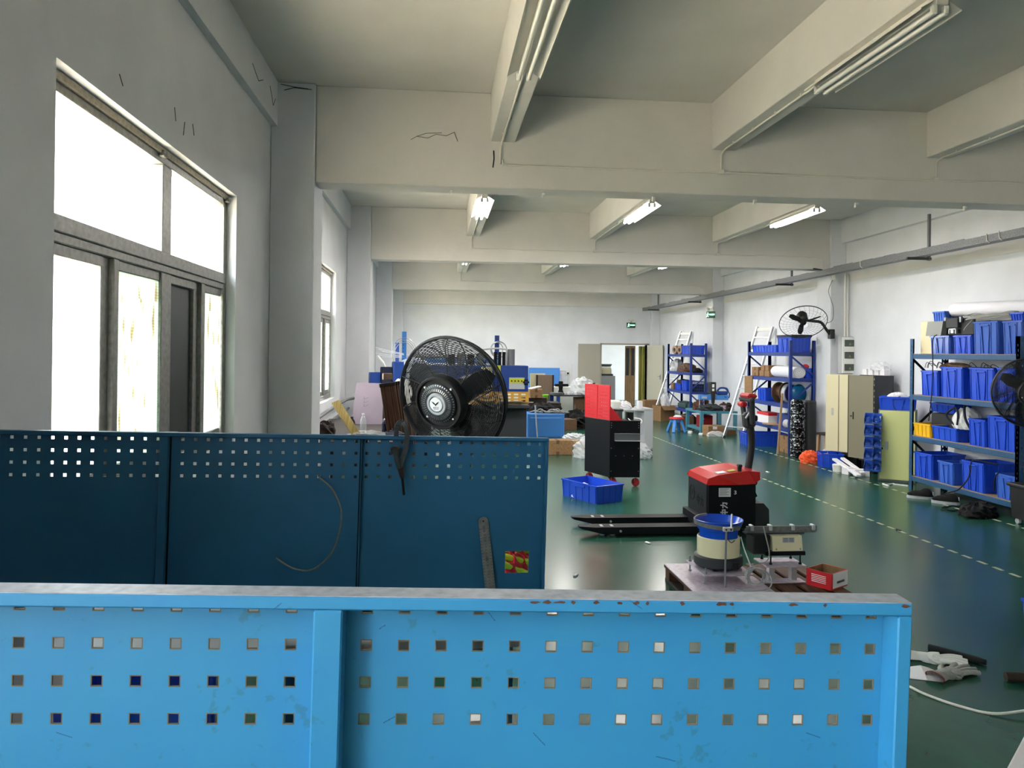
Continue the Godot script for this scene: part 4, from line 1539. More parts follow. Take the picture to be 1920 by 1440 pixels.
	box(s, Vector3(-0.02, 0.004, 0.12), Vector3(0.30, 0.008, 0.10), 0.001)
	ml.call("foot_plate", s, "sheet_lilac")
	for q in [[-0.10, 0.10], [0.12, 0.10], [-0.10, -0.05], [0.12, -0.05]]:
		s = S()
		cyl(s, Vector3(q[0], 0.116, q[1]), Vector3(q[0], 0.18, q[1]), 0.006, -1, 8)
		cyl(s, Vector3(q[0], 0.116, q[1]), Vector3(q[0], 0.128, q[1]), 0.011, -1, 6)
		ml.call("spring_bolt", s, "black_steel")
	s = S()
	box(s, Vector3(0.015, 0.19, 0.02), Vector3(0.30, 0.03, 0.15), 0.004)
	ml.call("base_block", s, "black_steel")
	s = S()
	prism(s, [Vector2(-0.075, 0.205), Vector2(0.150, 0.205), Vector2(0.140, 0.315), Vector2(-0.080, 0.315)], 0.13, Transform3D(Basis.IDENTITY, Vector3(0, 0, -0.05)))
	ml.call("cover", s, "feeder_cream")
	s = S()
	box(s, Vector3(0.04, 0.285, 0.0805), Vector3(0.09, 0.036, 0.001))
	ml.call("cover_label", s, "light_grey")
	s = S()
	for k in 4:
		for c in 2:
			box(s, Vector3(0.02 + c * 0.042, 0.297 - k * 0.008, 0.0812), Vector3(0.032, 0.003, 0.0004))
	ml.call("label_print", s, "mark_grey")
	s = S()
	for x in [-0.05, 0.13]:
		cyl(s, Vector3(x, 0.22, 0.08), Vector3(x, 0.22, 0.084), 0.006, -1, 8)
	ml.call("screw", s, "steel")
	s = S()
	box(s, Vector3(-0.155, 0.25, 0.01), Vector3(0.13, 0.14, 0.13), 0.008)
	ml.call("coil_housing", s, "black_plastic")
	s = S()
	span(s, Vector3(-0.25, 0.335, 0.012), Vector3(0.285, 0.372, 0.022))
	span(s, Vector3(-0.25, 0.335, -0.012), Vector3(0.285, 0.352, -0.002))
	span(s, Vector3(-0.25, 0.326, -0.02), Vector3(0.27, 0.336, 0.03))
	ml.call("guide_rail", s, "steel_dull")
	s = S()
	span(s, Vector3(-0.26, 0.318, -0.03), Vector3(0.18, 0.327, 0.04))
	ml.call("rail_support", s, "dark_grey")
	for x in [-0.21, -0.07, 0.10, 0.255]:
		s = S()
		box(s, Vector3(x, 0.362, 0.012), Vector3(0.022, 0.04, 0.05), 0.003)
		ml.call("rail_clip", s, "aluminium_bright")
	s = S()
	tube(s, smooth_path([Vector3(-0.13, 0.375, 0.04), Vector3(-0.13, 0.30, 0.09), Vector3(-0.12, 0.20, 0.12), Vector3(-0.15, 0.145, 0.13), Vector3(-0.24, 0.125, 0.12)], 6), 0.005, 6)
	ml.call("air_hose", s, "fabric_grey")
	# printed carton on the floor
	var bx := thing("open_carton", "small open red and white printed carton on the floor", "box", Vector3(2.77, 0.12, -5.22), 0.55)
	carton(bx, 0.21, 0.19, 0.115, mats["red_panel"], mats["cardboard"])
	s = S()
	span(s, Vector3(-0.085, 0.01, 0.0955), Vector3(0.105, 0.113, 0.0962))
	part("white_panel", s, mats["paper"], bx)
	s = S()
	for k in 12:
		box(s, Vector3(-0.03 + k * 0.008, 0.045, 0.0968), Vector3(0.005, 0.014, 0.0006))
		box(s, Vector3(-0.03 + k * 0.008, 0.052 - 0.01 * (k % 2), 0.0968), Vector3(0.007, 0.003, 0.0006))
	part("print", s, mats["mark_black"], bx)
	s = S()
	for k in 5:
		box(s, Vector3(-0.1062, 0.085 - k * 0.012, 0.0), Vector3(0.0006, 0.005, 0.11))
	part("print", s, mats["mark_white"], bx)

# open-topped carton with walls of real thickness
func carton(o: Node3D, w: float, d: float, h: float, m: Material, inner: Material) -> void:
	var s := S()
	var t := 0.005
	span(s, Vector3(-w / 2, 0, d / 2 - t), Vector3(w / 2, h, d / 2))
	span(s, Vector3(-w / 2, 0, -d / 2), Vector3(w / 2, h, -d / 2 + t))
	span(s, Vector3(-w / 2, 0, -d / 2 + t), Vector3(-w / 2 + t, h, d / 2 - t))
	span(s, Vector3(w / 2 - t, 0, -d / 2 + t), Vector3(w / 2, h, d / 2 - t))
	part("walls", s, m, o)
	s = S()
	span(s, Vector3(-w / 2 + t, 0.0, -d / 2 + t), Vector3(w / 2 - t, 0.004, d / 2 - t))
	for q in [[0.0, d / 2 - t - 0.0008, w / 2 - t, 0.0008], [0.0, -d / 2 + t + 0.0008, w / 2 - t, 0.0008]]:
		box(s, Vector3(q[0], h / 2, q[1]), Vector3(q[2] * 2, h - 0.002, q[3]))
	for x in [-w / 2 + t + 0.0008, w / 2 - t - 0.0008]:
		box(s, Vector3(x, h / 2, 0), Vector3(0.0008, h - 0.002, d - 2 * t))
	part("lining", s, inner, o)

# closed carton with tape and flaps' seam
func closed_carton(o: Node3D, w: float, d: float, h: float, m: Material) -> void:
	var s := S()
	box(s, Vector3(0, h / 2, 0), Vector3(w, h, d), 0.004)
	part("body", s, m, o)
	for q in [[Vector3(0, h + 0.0006, 0), Vector3(0.05, 0.001, d)], [Vector3(0, h - 0.03, d / 2 + 0.0006), Vector3(0.05, 0.06, 0.001)], [Vector3(0, 0.03, d / 2 + 0.0006), Vector3(0.05, 0.06, 0.001)]]:
		s = S()
		box(s, q[0], q[1])
		part("tape", s, mats["cardboard_dark"], o)

# ------------------------------------------------------------------ red and black tool cart
func caster(o: Node3D, at: Vector3, r: float, wheel: Material) -> void:
	var s := S()
	box(s, at + Vector3(0, r * 2 + 0.012, 0), Vector3(0.06, 0.006, 0.05), 0.001)
	for sg in [-1.0, 1.0]:
		bar(s, at + Vector3(sg * 0.02, r * 2 + 0.01, 0), at + Vector3(sg * 0.02, r, 0.012), 0.03, 0.004, Vector3.RIGHT)
	part("caster_fork", s, mats["steel"], o)
	s = S()
	lathe(s, [Vector2(0, -0.013), Vector2(r * 0.75, -0.013), Vector2(r, -0.008), Vector2(r, 0.008), Vector2(r * 0.75, 0.013), Vector2(0, 0.013)], 18, Transform3D(Basis(Vector3.UP, -0.6) * Basis(Vector3.RIGHT, PI / 2), at + Vector3(0, r, 0.012)))
	part("caster_wheel", s, wheel, o)

func build_tool_cart() -> void:
	var c := thing("tool_cart", "black tool cart on casters with red perforated back panel", "cart", Vector3(2.26, 0, -9.89), 0.43)
	# local: right-hand side face runs along +x from the near corner, the back face runs towards -z
	var bk: Material = mats["black_steel"]
	c.rotation.y = -0.05
	var bs := Basis(Vector3.UP, 0.30)
	var s := S()
	var dx := 0.40
	var back := Vector3(-0.25, 0, -0.54)
	var a := Vector3(0, 0.12, 0)
	var b := Vector3(dx, 0.12, 0.0)
	var pts := [a, b, b + back, a + back]
	var up := Vector3(0, 0.74, 0)
	var mid := Vector3(0.08, 0.5, -0.27)
	for k in 4:
		face(s, [pts[k], pts[(k + 1) % 4], pts[(k + 1) % 4] + up, pts[k] + up], mid)
	face(s, pts, mid)
	var inn := []
	for q in pts:
		inn.append(q + up)
	face(s, inn, mid)
	part("body", s, bk, c)
	s = S()
	cyl(s, Vector3.ZERO, Vector3(0, 0, 0.004), 0.006, -1, 8)
	var screw := s.commit()
	for q in [[0.02, 0.83], [0.02, 0.80], [0.02, 0.77], [0.38, 0.83], [0.38, 0.80], [0.38, 0.77], [0.02, 0.50], [0.38, 0.50], [0.02, 0.20], [0.38, 0.20], [0.08, 0.40], [0.19, 0.40], [0.30, 0.40]]:
		share("screw", screw, mats["steel"], c, Transform3D(Basis.IDENTITY, Vector3(q[0], q[1], 0)))
	# red back panel stands on the long back face
	var p := Node3D.new()
	p.name = "red_back_panel"
	c.add_child(p)
	var dir := (-back).normalized()
	p.transform = Transform3D(Basis(dir, Vector3.UP, dir.cross(Vector3.UP)), a + back + Vector3(0, 0.74, 0) + Vector3(-0.004, 0, 0.0))
	var ln := back.length()
	for sec in [0, 1]:
		s = S()
		var holes := []
		var x0: float = 0.012 + sec * ln / 2
		var x1: float = ln / 2 - 0.008 + sec * (ln / 2 - 0.004)
		for i in 5:
			for jx in 9:
				holes.append(Rect2(x0 + 0.045 + i * 0.042, 0.045 + jx * 0.045, 0.010, 0.010))
		perforated(s, null, Vector2(x0, 0.006), Vector2(x1, 0.452), 0.002, holes)
		part("perforated_sheet", s, mats["red_panel"], p)
	for x in [0.004, ln / 2, ln - 0.004]:
		s = S()
		box(s, Vector3(x, 0.228, -0.004), Vector3(0.012, 0.456, 0.016), 0.002)
		part("panel_frame", s, mats["red_panel"], p)
	s = S()
	box(s, Vector3(ln / 2, 0.456, -0.004), Vector3(ln, 0.010, 0.016), 0.002)
	part("panel_frame", s, mats["red_panel"], p)
	s = S()
	box(s, Vector3(ln * 0.35, 0.47, -0.004), Vector3(0.04, 0.02, 0.02), 0.003)
	part("hook", s, mats["black_plastic"], p)
	s = S()
	prism(s, [Vector2(0.0, 0.0), Vector2(0.16, 0.0), Vector2(0.0, 0.19)], 0.003, Transform3D(Basis.IDENTITY, Vector3(0.004, 0.86, -0.008)))
	part("gusset", s, mats["red_panel"], c)
	s = S()
	span(s, Vector3(0.06, 0.60, 0.003), Vector3(0.42, 0.605, 0.10), 0.001)
	span(s, Vector3(0.06, 0.69, 0.003), Vector3(0.42, 0.695, 0.03), 0.001)
	span(s, Vector3(0.06, 0.60, 0.002), Vector3(0.40, 0.695, 0.006), 0.001)
	part("side_tray", s, mats["mid_grey"], c)
	for q in [Vector3(0.05, 0, -0.04), Vector3(0.35, 0, -0.04), Vector3(-0.19, 0, -0.50), Vector3(0.12, 0, -0.50)]:
		caster(c, q, 0.054, mats["fabric_red"])
	# things on the cart
	var kt := thing("steel_kettle", "small steel pot standing on the black tool cart", "pot", Vector3(2.42, 0.86, -10.12))
	s = S()
	lathe(s, [Vector2(0, 0), Vector2(0.06, 0), Vector2(0.06, 0.11), Vector2(0.065, 0.115), Vector2(0, 0.115)], 20)
	part("pot", s, mats["steel"], kt)
	s = S()
	cyl(s, Vector3(0, 0.11, 0), Vector3(0, 0.135, 0), 0.075, 0.07, 20)
	part("lid", s, mats["black_plastic"], kt)
	var mo := thing("motor_block", "black motor block with white cable on the tool cart", "motor", Vector3(2.56, 0.86, -10.05))
	s = S()
	box(s, Vector3(0, 0.055, 0), Vector3(0.09, 0.11, 0.09), 0.008)
	for k in 4:
		box(s, Vector3(0.0, 0.03 + k * 0.022, 0.047), Vector3(0.08, 0.008, 0.01))
	part("block", s, mats["black_plastic"], mo)
	s = S()
	tube(s, smooth_path([Vector3(-0.03, 0.02, 0.05), Vector3(-0.02, 0.0, 0.12), Vector3(0.05, -0.045, 0.165), Vector3(0.12, -0.02, 0.168), Vector3(0.11, 0.02, 0.14), Vector3(0.04, 0.03, 0.1)], 6), 0.006, 6)
	part("cable", s, mats["mark_white"], mo)
	# grey cart behind it
	var g := thing("grey_cart", "light grey steel cart on black casters behind the tool cart", "cart", Vector3(3.35, 0, -13.1), 0.12)
	s = S()
	span(s, Vector3(0.16, 0.12, -0.25), Vector3(0.32, 0.80, 0.25), 0.006)
	part("side_panel", s, mats["light_grey"], g)
	s = S()
	span(s, Vector3(-0.42, 0.12, -0.25), Vector3(-0.39, 0.80, 0.25), 0.004)
	part("side_panel", s, mats["light_grey"], g)
	for y in [0.16, 0.76]:
		s = S()
		span(s, Vector3(-0.40, y, -0.25), Vector3(0.30, y + 0.02, 0.25), 0.003)
		part("shelf", s, mats["light_grey"], g)
	for q in [Vector3(-0.36, 0, 0.2), Vector3(0.28, 0, 0.2), Vector3(-0.36, 0, -0.2), Vector3(0.28, 0, -0.2)]:
		caster(g, q, 0.05, mats["rubber"])
	s = S()
	lathe(s, [Vector2(0, 0), Vector2(0.16, 0), Vector2(0.17, 0.02), Vector2(0.17, 0.12), Vector2(0.15, 0.14), Vector2(0, 0.14)], 24)
	solo("white_basin", s, mats["white_plastic"], "round white plastic tub on the light grey cart", "tub", Vector3(3.02, 0.78, -13.15))
	s = S()
	lump(s, Vector3.ZERO, Vector3(0.12, 0.09, 0.10), 0.25, 21, 1.8, 0.4, 20, 12)
	solo("plastic_bag", s, mats["paper"], "small white plastic bag on the light grey cart", "bag", Vector3(3.24, 0.78, -13.1))
	s = S()
	box(s, Vector3(0, 0.07, 0), Vector3(0.08, 0.14, 0.08), 0.006)
	solo("white_box", s, mats["paper"], "narrow white box upright on the light grey cart", "box", Vector3(3.50, 0.78, -13.05), 0.3)

func build_floor_things() -> void:
	var c := crate("storage_crate", 0.42, 0.68, 0.21, "bin_blue", 4, 5, "empty-looking blue plastic crate alone on the floor by the tool cart", "crate", Vector3(1.868, 0, -9.10), 0.48)
	var s := S()
	lump(s, Vector3.ZERO, Vector3(0.12, 0.11, 0.14), 0.25, 31, 1.8, 0.4, 20, 12)
	solo("plastic_bag", s, mats["paper"], "white plastic bag lying inside the lone blue crate", "bag", Vector3(1.76, 0.008, -9.18))
	# work gloves
	glove("white cotton work glove, fingers spread, on the green floor", Vector3(2.85, 0.0, -4.16), -0.45, mats["fabric_white"], 5)
	glove("soiled cotton work glove with red cuff on the green floor", Vector3(2.82, 0.0, -3.96), 0.35, mats["fabric_grey"], 6)
	s = S()
	var pg := []
	for i in 9:
		pg.append(0.012 * sin(i * 1.3) + 0.012)
	for i in 8:
		var x0 := -0.16 + i * 0.04
		face(s, [Vector3(x0, 0.004 + pg[i], -0.07), Vector3(x0 + 0.04, 0.004 + pg[i + 1], -0.07), Vector3(x0 + 0.04, 0.004, 0.07), Vector3(x0, 0.004, 0.07)], Vector3(x0, -1, 0))
		face(s, [Vector3(x0, 0.001 + pg[i], -0.07), Vector3(x0 + 0.04, 0.001 + pg[i + 1], -0.07), Vector3(x0 + 0.04, 0.001, 0.07), Vector3(x0, 0.001, 0.07)], Vector3(x0, 1, 0))
	solo("paper_sheet", s, mats["paper"], "crinkled white paper under the work gloves", "paper", Vector3(2.60, 0, -4.01), -0.35)
	s = S()
	tube(s, smooth_path([Vector3(-0.09, 0.019, -0.12), Vector3(-0.03, 0.019, -0.05), Vector3(0.03, 0.019, 0.03), Vector3(0.08, 0.019, 0.10)], 6), 0.019, 10)
	cyl(s, Vector3(0.075, 0.019, 0.095), Vector3(0.095, 0.019, 0.12), 0.016, -1, 10)
	solo("rubber_hose", s, mats["rubber"], "short length of black rubber hose behind the gloves", "hose", Vector3(3.02, 0, -4.20), 0.0)
	s = S()
	tube(s, smooth_path([Vector3(2.30, 0.007, -4.05), Vector3(2.47, 0.007, -3.93), Vector3(2.52, 0.007, -3.76), Vector3(2.60, 0.007, -3.62), Vector3(2.72, 0.007, -3.52), Vector3(2.88, 0.03, -3.49), Vector3(3.02, 0.02, -3.53), Vector3(3.12, 0.007, -3.62), Vector3(3.10, 0.007, -3.72), Vector3(3.16, 0.007, -3.80), Vector3(3.35, 0.007, -3.78)], 8), 0.007, 8)
	solo("white_cable", s, mats["conduit_white"], "white electric cable curving over the green floor near gloves", "cable")
	s = S()
	tube(s, smooth_path([Vector3(-0.07, 0.026, 0.0), Vector3(0.0, 0.028, 0.0), Vector3(0.08, 0.028, 0.02), Vector3(0.2, 0.026, 0.05)], 5), 0.026, 12)
	solo("wooden_rod", s, mats["wood_dark"], "dark brown round wooden rod on the floor beyond the cable", "rod", Vector3(3.14, 0, -3.86), -0.25)
	var bb := crate("storage_crate", 0.3, 0.4, 0.2, "bin_blue", 3, 4, "blue plastic crate on the green floor beyond the wooden rod", "crate", Vector3(3.93, 0, -4.44), 0.1)
	var wt := thing("white_table", "white table beside the right end of the blue bench", "table", Vector3(1.39, 0, -1.75), 0.727)
	s = S()
	span(s, Vector3(-0.5, 0.725, 0.0), Vector3(0.7, 0.75, 0.6), 0.006)
	part("tabletop", s, mats["paper"], wt)
	for q in [Vector3(-0.45, 0, 0.05), Vector3(0.65, 0, 0.05), Vector3(-0.45, 0, 0.55), Vector3(0.65, 0, 0.55)]:
		s = S()
		cyl(s, q, q + Vector3(0, 0.725, 0), 0.018, -1, 10)
		part("leg", s, mats["light_grey"], wt)
	# shoes by the near rack
	shoe("black trainer with grey sole beside the near rack, heel first", Vector3(5.93, 0, -8.93), 2.55)
	shoe("black trainer with grey sole under the near rack, toe out", Vector3(6.03, 0, -8.60), 2.45)
	s = S()
	var lp := []
	for k in 60:
		var a := TAU * k / 24.0
		lp.append(Vector3(cos(a) * (0.20 + 0.008 * sin(k)), 0.008 + 0.004 * (k % 3), sin(a) * 0.10))
	tube(s, lp, 0.008, 6)
	solo("black_cable", s, mats["rubber"], "looped black cable lying on the floor behind the trainers", "cable", Vector3(5.92, 0, -8.28), 0.4)
	s = S()
	lump(s, Vector3.ZERO, Vector3(0.26, 0.10, 0.15), 0.35, 17, 1.5, 0.25, 30, 14)
	solo("black_cloth", s, mats["fabric_black"], "crumpled black cloth on the floor by the fan base", "cloth", Vector3(5.98, 0, -7.98), 0.6)
	var wp := thing("metal_offcuts", "few white metal offcuts on the floor by the green cabinet", "offcuts", Vector3(6.12, 0, -9.88))
	for q in [[0.0, 0.0, 0.5], [0.12, 0.05, -0.9], [-0.08, 0.04, 1.4]]:
		s = S()
		box(s, Vector3(q[0], 0.008, q[1]), Vector3(0.2, 0.016, 0.02), 0.002, Basis(Vector3.UP, q[2]))
		part("strip", s, mats["white_plastic"], wp)
	# scraps
	for q in [[1.95, -6.92, "paper"], [4.62, -7.3, "mark_black"], [1.10, -5.95, "light_grey"], [4.9, -11.0, "paper"], [5.05, -14.4, "mark_black"]]:
		s = S()
		box(s, Vector3(0, 0.006, 0), Vector3(0.07, 0.012, 0.025), 0.003)
		solo("floor_scrap", s, mats[q[2]], "tiny offcut scrap lying loose on the green floor", "scrap", Vector3(q[0], 0, q[1]), q[0], "scraps on the floor")

func glove(label: String, at: Vector3, turn: float, m: Material, seed_: int) -> void:
	var g := thing("work_glove", label, "glove", at, turn)
	var s := S()
	lump(s, Vector3(0, 0, 0), Vector3(0.065, 0.032, 0.05), 0.18, seed_, 1.5, 0.4, 22, 12)
	var fing := [[0.05, -0.038, 0.16, -0.30], [0.058, -0.014, 0.175, -0.08], [0.058, 0.012, 0.17, 0.10], [0.05, 0.036, 0.145, 0.30]]
	for f in fing:
		var a := Vector3(f[0], 0.018, f[1])
		var d := Vector3(cos(f[3]), 0, sin(f[3]))
		tube(s, smooth_path([a - d * 0.03, a + d * (f[2] - f[0]) * 0.4 + Vector3(0, 0.008, 0), a + d * (f[2] - f[0])], 4), 0.0135, 8)
	tube(s, smooth_path([Vector3(-0.03, 0.016, -0.035), Vector3(0.0, 0.018, -0.065), Vector3(0.04, 0.014, -0.085)], 4), 0.015, 8)
	part("hand", s, m, g)
	s = S()
	var cuff := []
	lathe(s, [Vector2(0.050, 0.0), Vector2(0.047, 0.05), Vector2(0.055, 0.10)], 16, Transform3D(Basis(Vector3(0, 0.42, 0), Vector3(-1, 0, 0), Vector3(0, 0, 1)), Vector3(-0.03, 0.022, 0)))
	part("cuff", s, m, g)
	s = S()
	lathe(s, [Vector2(0.055, 0.10), Vector2(0.0565, 0.108), Vector2(0.053, 0.108)], 16, Transform3D(Basis(Vector3(0, 0.42, 0), Vector3(-1, 0, 0), Vector3(0, 0, 1)), Vector3(-0.03, 0.022, 0)))
	part("cuff_hem", s, mats["fabric_red"], g)

func shoe(label: String, at: Vector3, turn: float) -> void:
	var g := thing("trainer", label, "shoe", at, turn)
	var s := S()
	var sole := []
	for k in 20:
		var a := TAU * k / 20
		sole.append(Vector2(cos(a) * 0.15, sin(a) * (0.048 + 0.008 * cos(a))))
	prism(s, sole, 0.032, Transform3D(Basis(Vector3.RIGHT, Vector3.FORWARD, Vector3.UP), Vector3.ZERO))
	part("sole", s, mats["light_grey"], g)
	s = S()
	lump(s, Vector3(0.0, 0.03, 0), Vector3(0.14, 0.055, 0.045), 0.08, 3, 1.0, 0.2, 22, 10)
	lump(s, Vector3(-0.06, 0.04, 0), Vector3(0.075, 0.075, 0.042), 0.06, 4, 1.0, 0.2, 20, 10)
	part("upper", s, mats["fabric_black"], g)
	s = S()
	bar(s, Vector3(-0.08, 0.05, 0.043), Vector3(0.0, 0.085, 0.035), 0.01, 0.004, Vector3.BACK)
	bar(s, Vector3(-0.14, 0.04, 0.0), Vector3(-0.135, 0.09, 0.0), 0.02, 0.008, Vector3.RIGHT)
	part("stripe", s, mats["mark_white"], g)

# ------------------------------------------------------------------ shelving along the right wall
func rack(label: String, x0: float, zf: float, zn: float, depth: float, levels: Array, h: float, m: Material, slotted: bool, deck: Material) -> Node3D:
	var len_ := zn - zf
	var o := thing("storage_rack", label, "rack", Vector3(x0 + depth / 2, 0, (zf + zn) / 2))
	var hx := depth / 2
	var hz := len_ / 2
	for sx in [-1.0, 1.0]:
		for sz in [-1.0, 1.0]:
			var s := S()
			if slotted:
				var holes := []
				for k in int(h / 0.055) - 1:
					holes.append(Rect2(0.020 + 0.006 * (k % 2), 0.05 + k * 0.055, 0.012, 0.024))
				var f1 := S()
				perforated(f1, null, Vector2(0, 0), Vector2(0.058, h), 0.003, holes)
				var m1 := f1.commit()
				# outer faces of the angle post: one towards the aisle, one towards the end
				s.append_from(m1, 0, Transform3D(Basis(Vector3(0, 0, -sz), Vector3.UP, Vector3(sx, 0, 0)) if sx * sz > 0 else Basis(Vector3(0, 0, -sz), Vector3.UP, Vector3(sx, 0, 0)), Vector3(sx * hx, 0, sz * hz)))
				s.append_from(m1, 0, Transform3D(Basis(Vector3(-sx, 0, 0), Vector3.UP, Vector3(0, 0, sz)), Vector3(sx * hx, 0, sz * hz)))
			else:
				box(s, Vector3(sx * (hx - 0.002), h / 2, sz * (hz - 0.024)), Vector3(0.004, h, 0.048))
				box(s, Vector3(sx * (hx - 0.024), h / 2, sz * (hz - 0.002)), Vector3(0.048, h, 0.004))
				for k in 3:
					box(s, Vector3(sx * (hx - 0.024), h / 2, sz * (hz - 0.046)), Vector3(0.044, h, 0.003))
			part("post", s, m, o)
	for y in levels:
		for sx in [-1.0, 1.0]:
			var s := S()
			box(s, Vector3(sx * (hx - 0.022), y - 0.036, 0), Vector3(0.036, 0.062, len_ - 0.01), 0.004)
			part("beam", s, m, o)
		for sz in [-1.0, 1.0]:
			var s := S()
			box(s, Vector3(0, y - 0.03, sz * (hz - 0.03)), Vector3(depth - 0.05, 0.05, 0.02), 0.002)
			part("end_beam", s, m, o)
		var d := S()
		box(d, Vector3(0, y - 0.0065, 0), Vector3(depth - 0.012, 0.013, len_ - 0.012), 0.001)
		part("shelf_board", d, deck, o)
	for sz in [-1.0, 1.0]:
		var y0: float = levels[0] - 0.06
		var s := S()
		for k in levels.size() - 1:
			var ya: float = levels[k] - 0.06
			var yb: float = levels[k + 1]
			if k % 2 == 0:
				bar(s, Vector3(-hx + 0.02, ya, sz * (hz - 0.012)), Vector3(hx - 0.02, yb + 0.05, sz * (hz - 0.012)), 0.03, 0.012, Vector3.BACK)
			else:
				bar(s, Vector3(hx - 0.02, ya, sz * (hz - 0.012)), Vector3(-hx + 0.02, yb + 0.05, sz * (hz - 0.012)), 0.03, 0.012, Vector3.BACK)
		part("brace", s, mats["black_steel"] if slotted else m, o)
	return o

func bin_in(label: String, x0: float, zf: float, zn: float, y: float, h: float, depth: float, m := "bin_blue", called := "storage_bin", pocket := true, group := "") -> Node3D:
	return crate(called, absf(zn - zf), depth, h, m, 4, 5, label, "bin", Vector3(x0 + depth / 2, y, (zf + zn) / 2), -PI / 2, group, pocket)

func build_rack_near() -> void:
	var lv := [1.78, 1.245, 0.715, 0.185]
	rack("steel blue slotted storage rack with four shelves, nearest the fan", 6.20, -9.58, -7.66, 0.50, lv, 1.975, mats["rack_steel_blue"], true, mats["board_mdf"])
	# top shelf
	bin_in("low blue bin under the black machine on the top shelf", 6.24, -9.24, -8.86, 1.781, 0.225, 0.42, "bin_blue_pale")
	bin_in("low blue bin second along the top shelf of near rack", 6.24, -8.80, -8.47, 1.781, 0.225, 0.42, "bin_blue")
	bin_in("tall glossy blue bin with cable coil on the top shelf", 6.24, -8.45, -8.05, 1.781, 0.375, 0.44, "bin_blue_pale")
	bin_in("tall glossy blue bin at near end of the top shelf", 6.24, -7.98, -7.68, 1.781, 0.365, 0.44, "bin_blue_pale")
	bin_in("small blue bin set on the tall end bin up top", 6.26, -7.90, -7.69, 2.148, 0.09, 0.36, "bin_blue", "storage_bin", false)
	var s := S()
	box(s, Vector3(0, 0.21, 0), Vector3(0.03, 0.42, 0.30), 0.004)
	var cp := solo("cream_panel", s, mats["cream"], "upright cream metal panel at far end of the top shelf", "panel", Vector3(6.34, 1.781, -9.40), 0.0)
	var mc := thing("black_machine", "black printer-like machine lying over the low blue bins", "machine", Vector3(6.40, 2.008, -8.86))
	s = S()
	prism(s, [Vector2(-0.46, 0.0), Vector2(-0.16, 0.0), Vector2(-0.12, 0.18), Vector2(-0.42, 0.18)], 0.16, Transform3D(Basis(Vector3(0, 0, 1), Vector3.UP, Vector3(-1, 0, 0)), Vector3(0.0, 0, 0)))
	part("end_cover", s, mat("cover_grey", Color(0.55, 0.56, 0.54), 0.5), mc)
	s = S()
	box(s, Vector3(0.02, 0.11, 0.06), Vector3(0.22, 0.22, 0.56), 0.01)
	part("chassis", s, mats["black_plastic"], mc)
	s = S()
	box(s, Vector3(-0.11, 0.15, 0.0), Vector3(0.05, 0.12, 0.22), 0.006)
	box(s, Vector3(-0.10, 0.05, 0.02), Vector3(0.06, 0.05, 0.16), 0.004)
	part("carriage", s, mats["dark_grey"], mc)
	s = S()
	for z in [-0.06, 0.06]:
		box(s, Vector3(-0.135, 0.05, 0.02 + z), Vector3(0.008, 0.06, 0.012))
	box(s, Vector3(-0.135, 0.076, 0.02), Vector3(0.008, 0.012, 0.13))
	box(s, Vector3(-0.136, 0.045, 0.02), Vector3(0.008, 0.04, 0.05))
	part("bright_bracket", s, mats["aluminium_bright"], mc)
	s = S()
	for z in [-0.14, 0.14]:
		cyl(s, Vector3(-0.10, 0.20, z), Vector3(0.1, 0.20, z), 0.012, -1, 8)
		box(s, Vector3(-0.11, 0.19, z), Vector3(0.03, 0.07, 0.03), 0.003)
	part("guide_rod", s, mats["steel"], mc)
	bin_in("tiny blue bin perched on the grey machine cover", 6.30, -9.28, -9.04, 2.192, 0.125, 0.26, "bin_blue_dull", "storage_bin", false)
	s = S()
	tube(s, [Vector3(6.44, 2.33, -9.03), Vector3(6.43, 2.335, -9.0), Vector3(6.46, 2.27, -7.2)], 0.085, 20)
	lathe(s, [Vector2(0.085, 0.0), Vector2(0.07, 0.035), Vector2(0.03, 0.05), Vector2(0.0, 0.052)], 20, Transform3D(Basis(Vector3.RIGHT, -PI / 2), Vector3(6.44, 2.33, -9.03)))
	solo("plastic_roll", s, mats["foam_white"], "long translucent white roll of plastic film on top of bins", "roll", Vector3(0, 0, 0))
	s = S()
	var r := RandomNumberGenerator.new()
	r.seed = 8
	for k in 7:
		var y := 2.165 + k * 0.007
		tube(s, smooth_path([Vector3(6.25, y + 0.02, -8.62 + r.randf() * 0.08), Vector3(6.24, y + r.randf() * 0.05, -8.42), Vector3(6.28, y + 0.02 + r.randf() * 0.03, -8.2), Vector3(6.30, y + 0.05, -7.95 + r.randf() * 0.06), Vector3(6.38, y + 0.04, -7.92), Vector3(6.36, y + 0.01, -8.3), Vector3(6.32, y, -8.6)], 6), 0.006, 6)
	tube(s, smooth_path([Vector3(6.23, 2.18, -8.44), Vector3(6.21, 2.10, -8.52), Vector3(6.21, 2.06, -8.56)], 5), 0.006, 6)
	solo("cable_bundle", s, mats["fabric_grey"], "tied bundle of pale grey cable over the tall bins", "cable")
	s = S()
	tube(s, smooth_path([Vector3(6.22, 2.02, -9.06), Vector3(6.19, 1.95, -9.10), Vector3(6.185, 1.6, -9.09), Vector3(6.185, 1.25, -9.11), Vector3(6.185, 0.93, -9.16)], 6), 0.006, 6)
	solo("black_lead", s, mats["rubber"], "thin black lead hanging down across the near rack", "cable")
	# second shelf
	bin_in("blue bin with loose wires at far end of second shelf", 6.24, -9.42, -9.07, 1.246, 0.32, 0.42)
	bin_in("tall blue bin beside the wired bin on second shelf", 6.24, -9.03, -8.62, 1.246, 0.375, 0.44)
	bin_in("tall blue bin with pale label on second shelf", 6.24, -8.51, -8.10, 1.246, 0.38, 0.44)
	bin_in("tall blue bin behind the fan guard on second shelf", 6.24, -8.06, -7.69, 1.246, 0.385, 0.44)
	s = S()
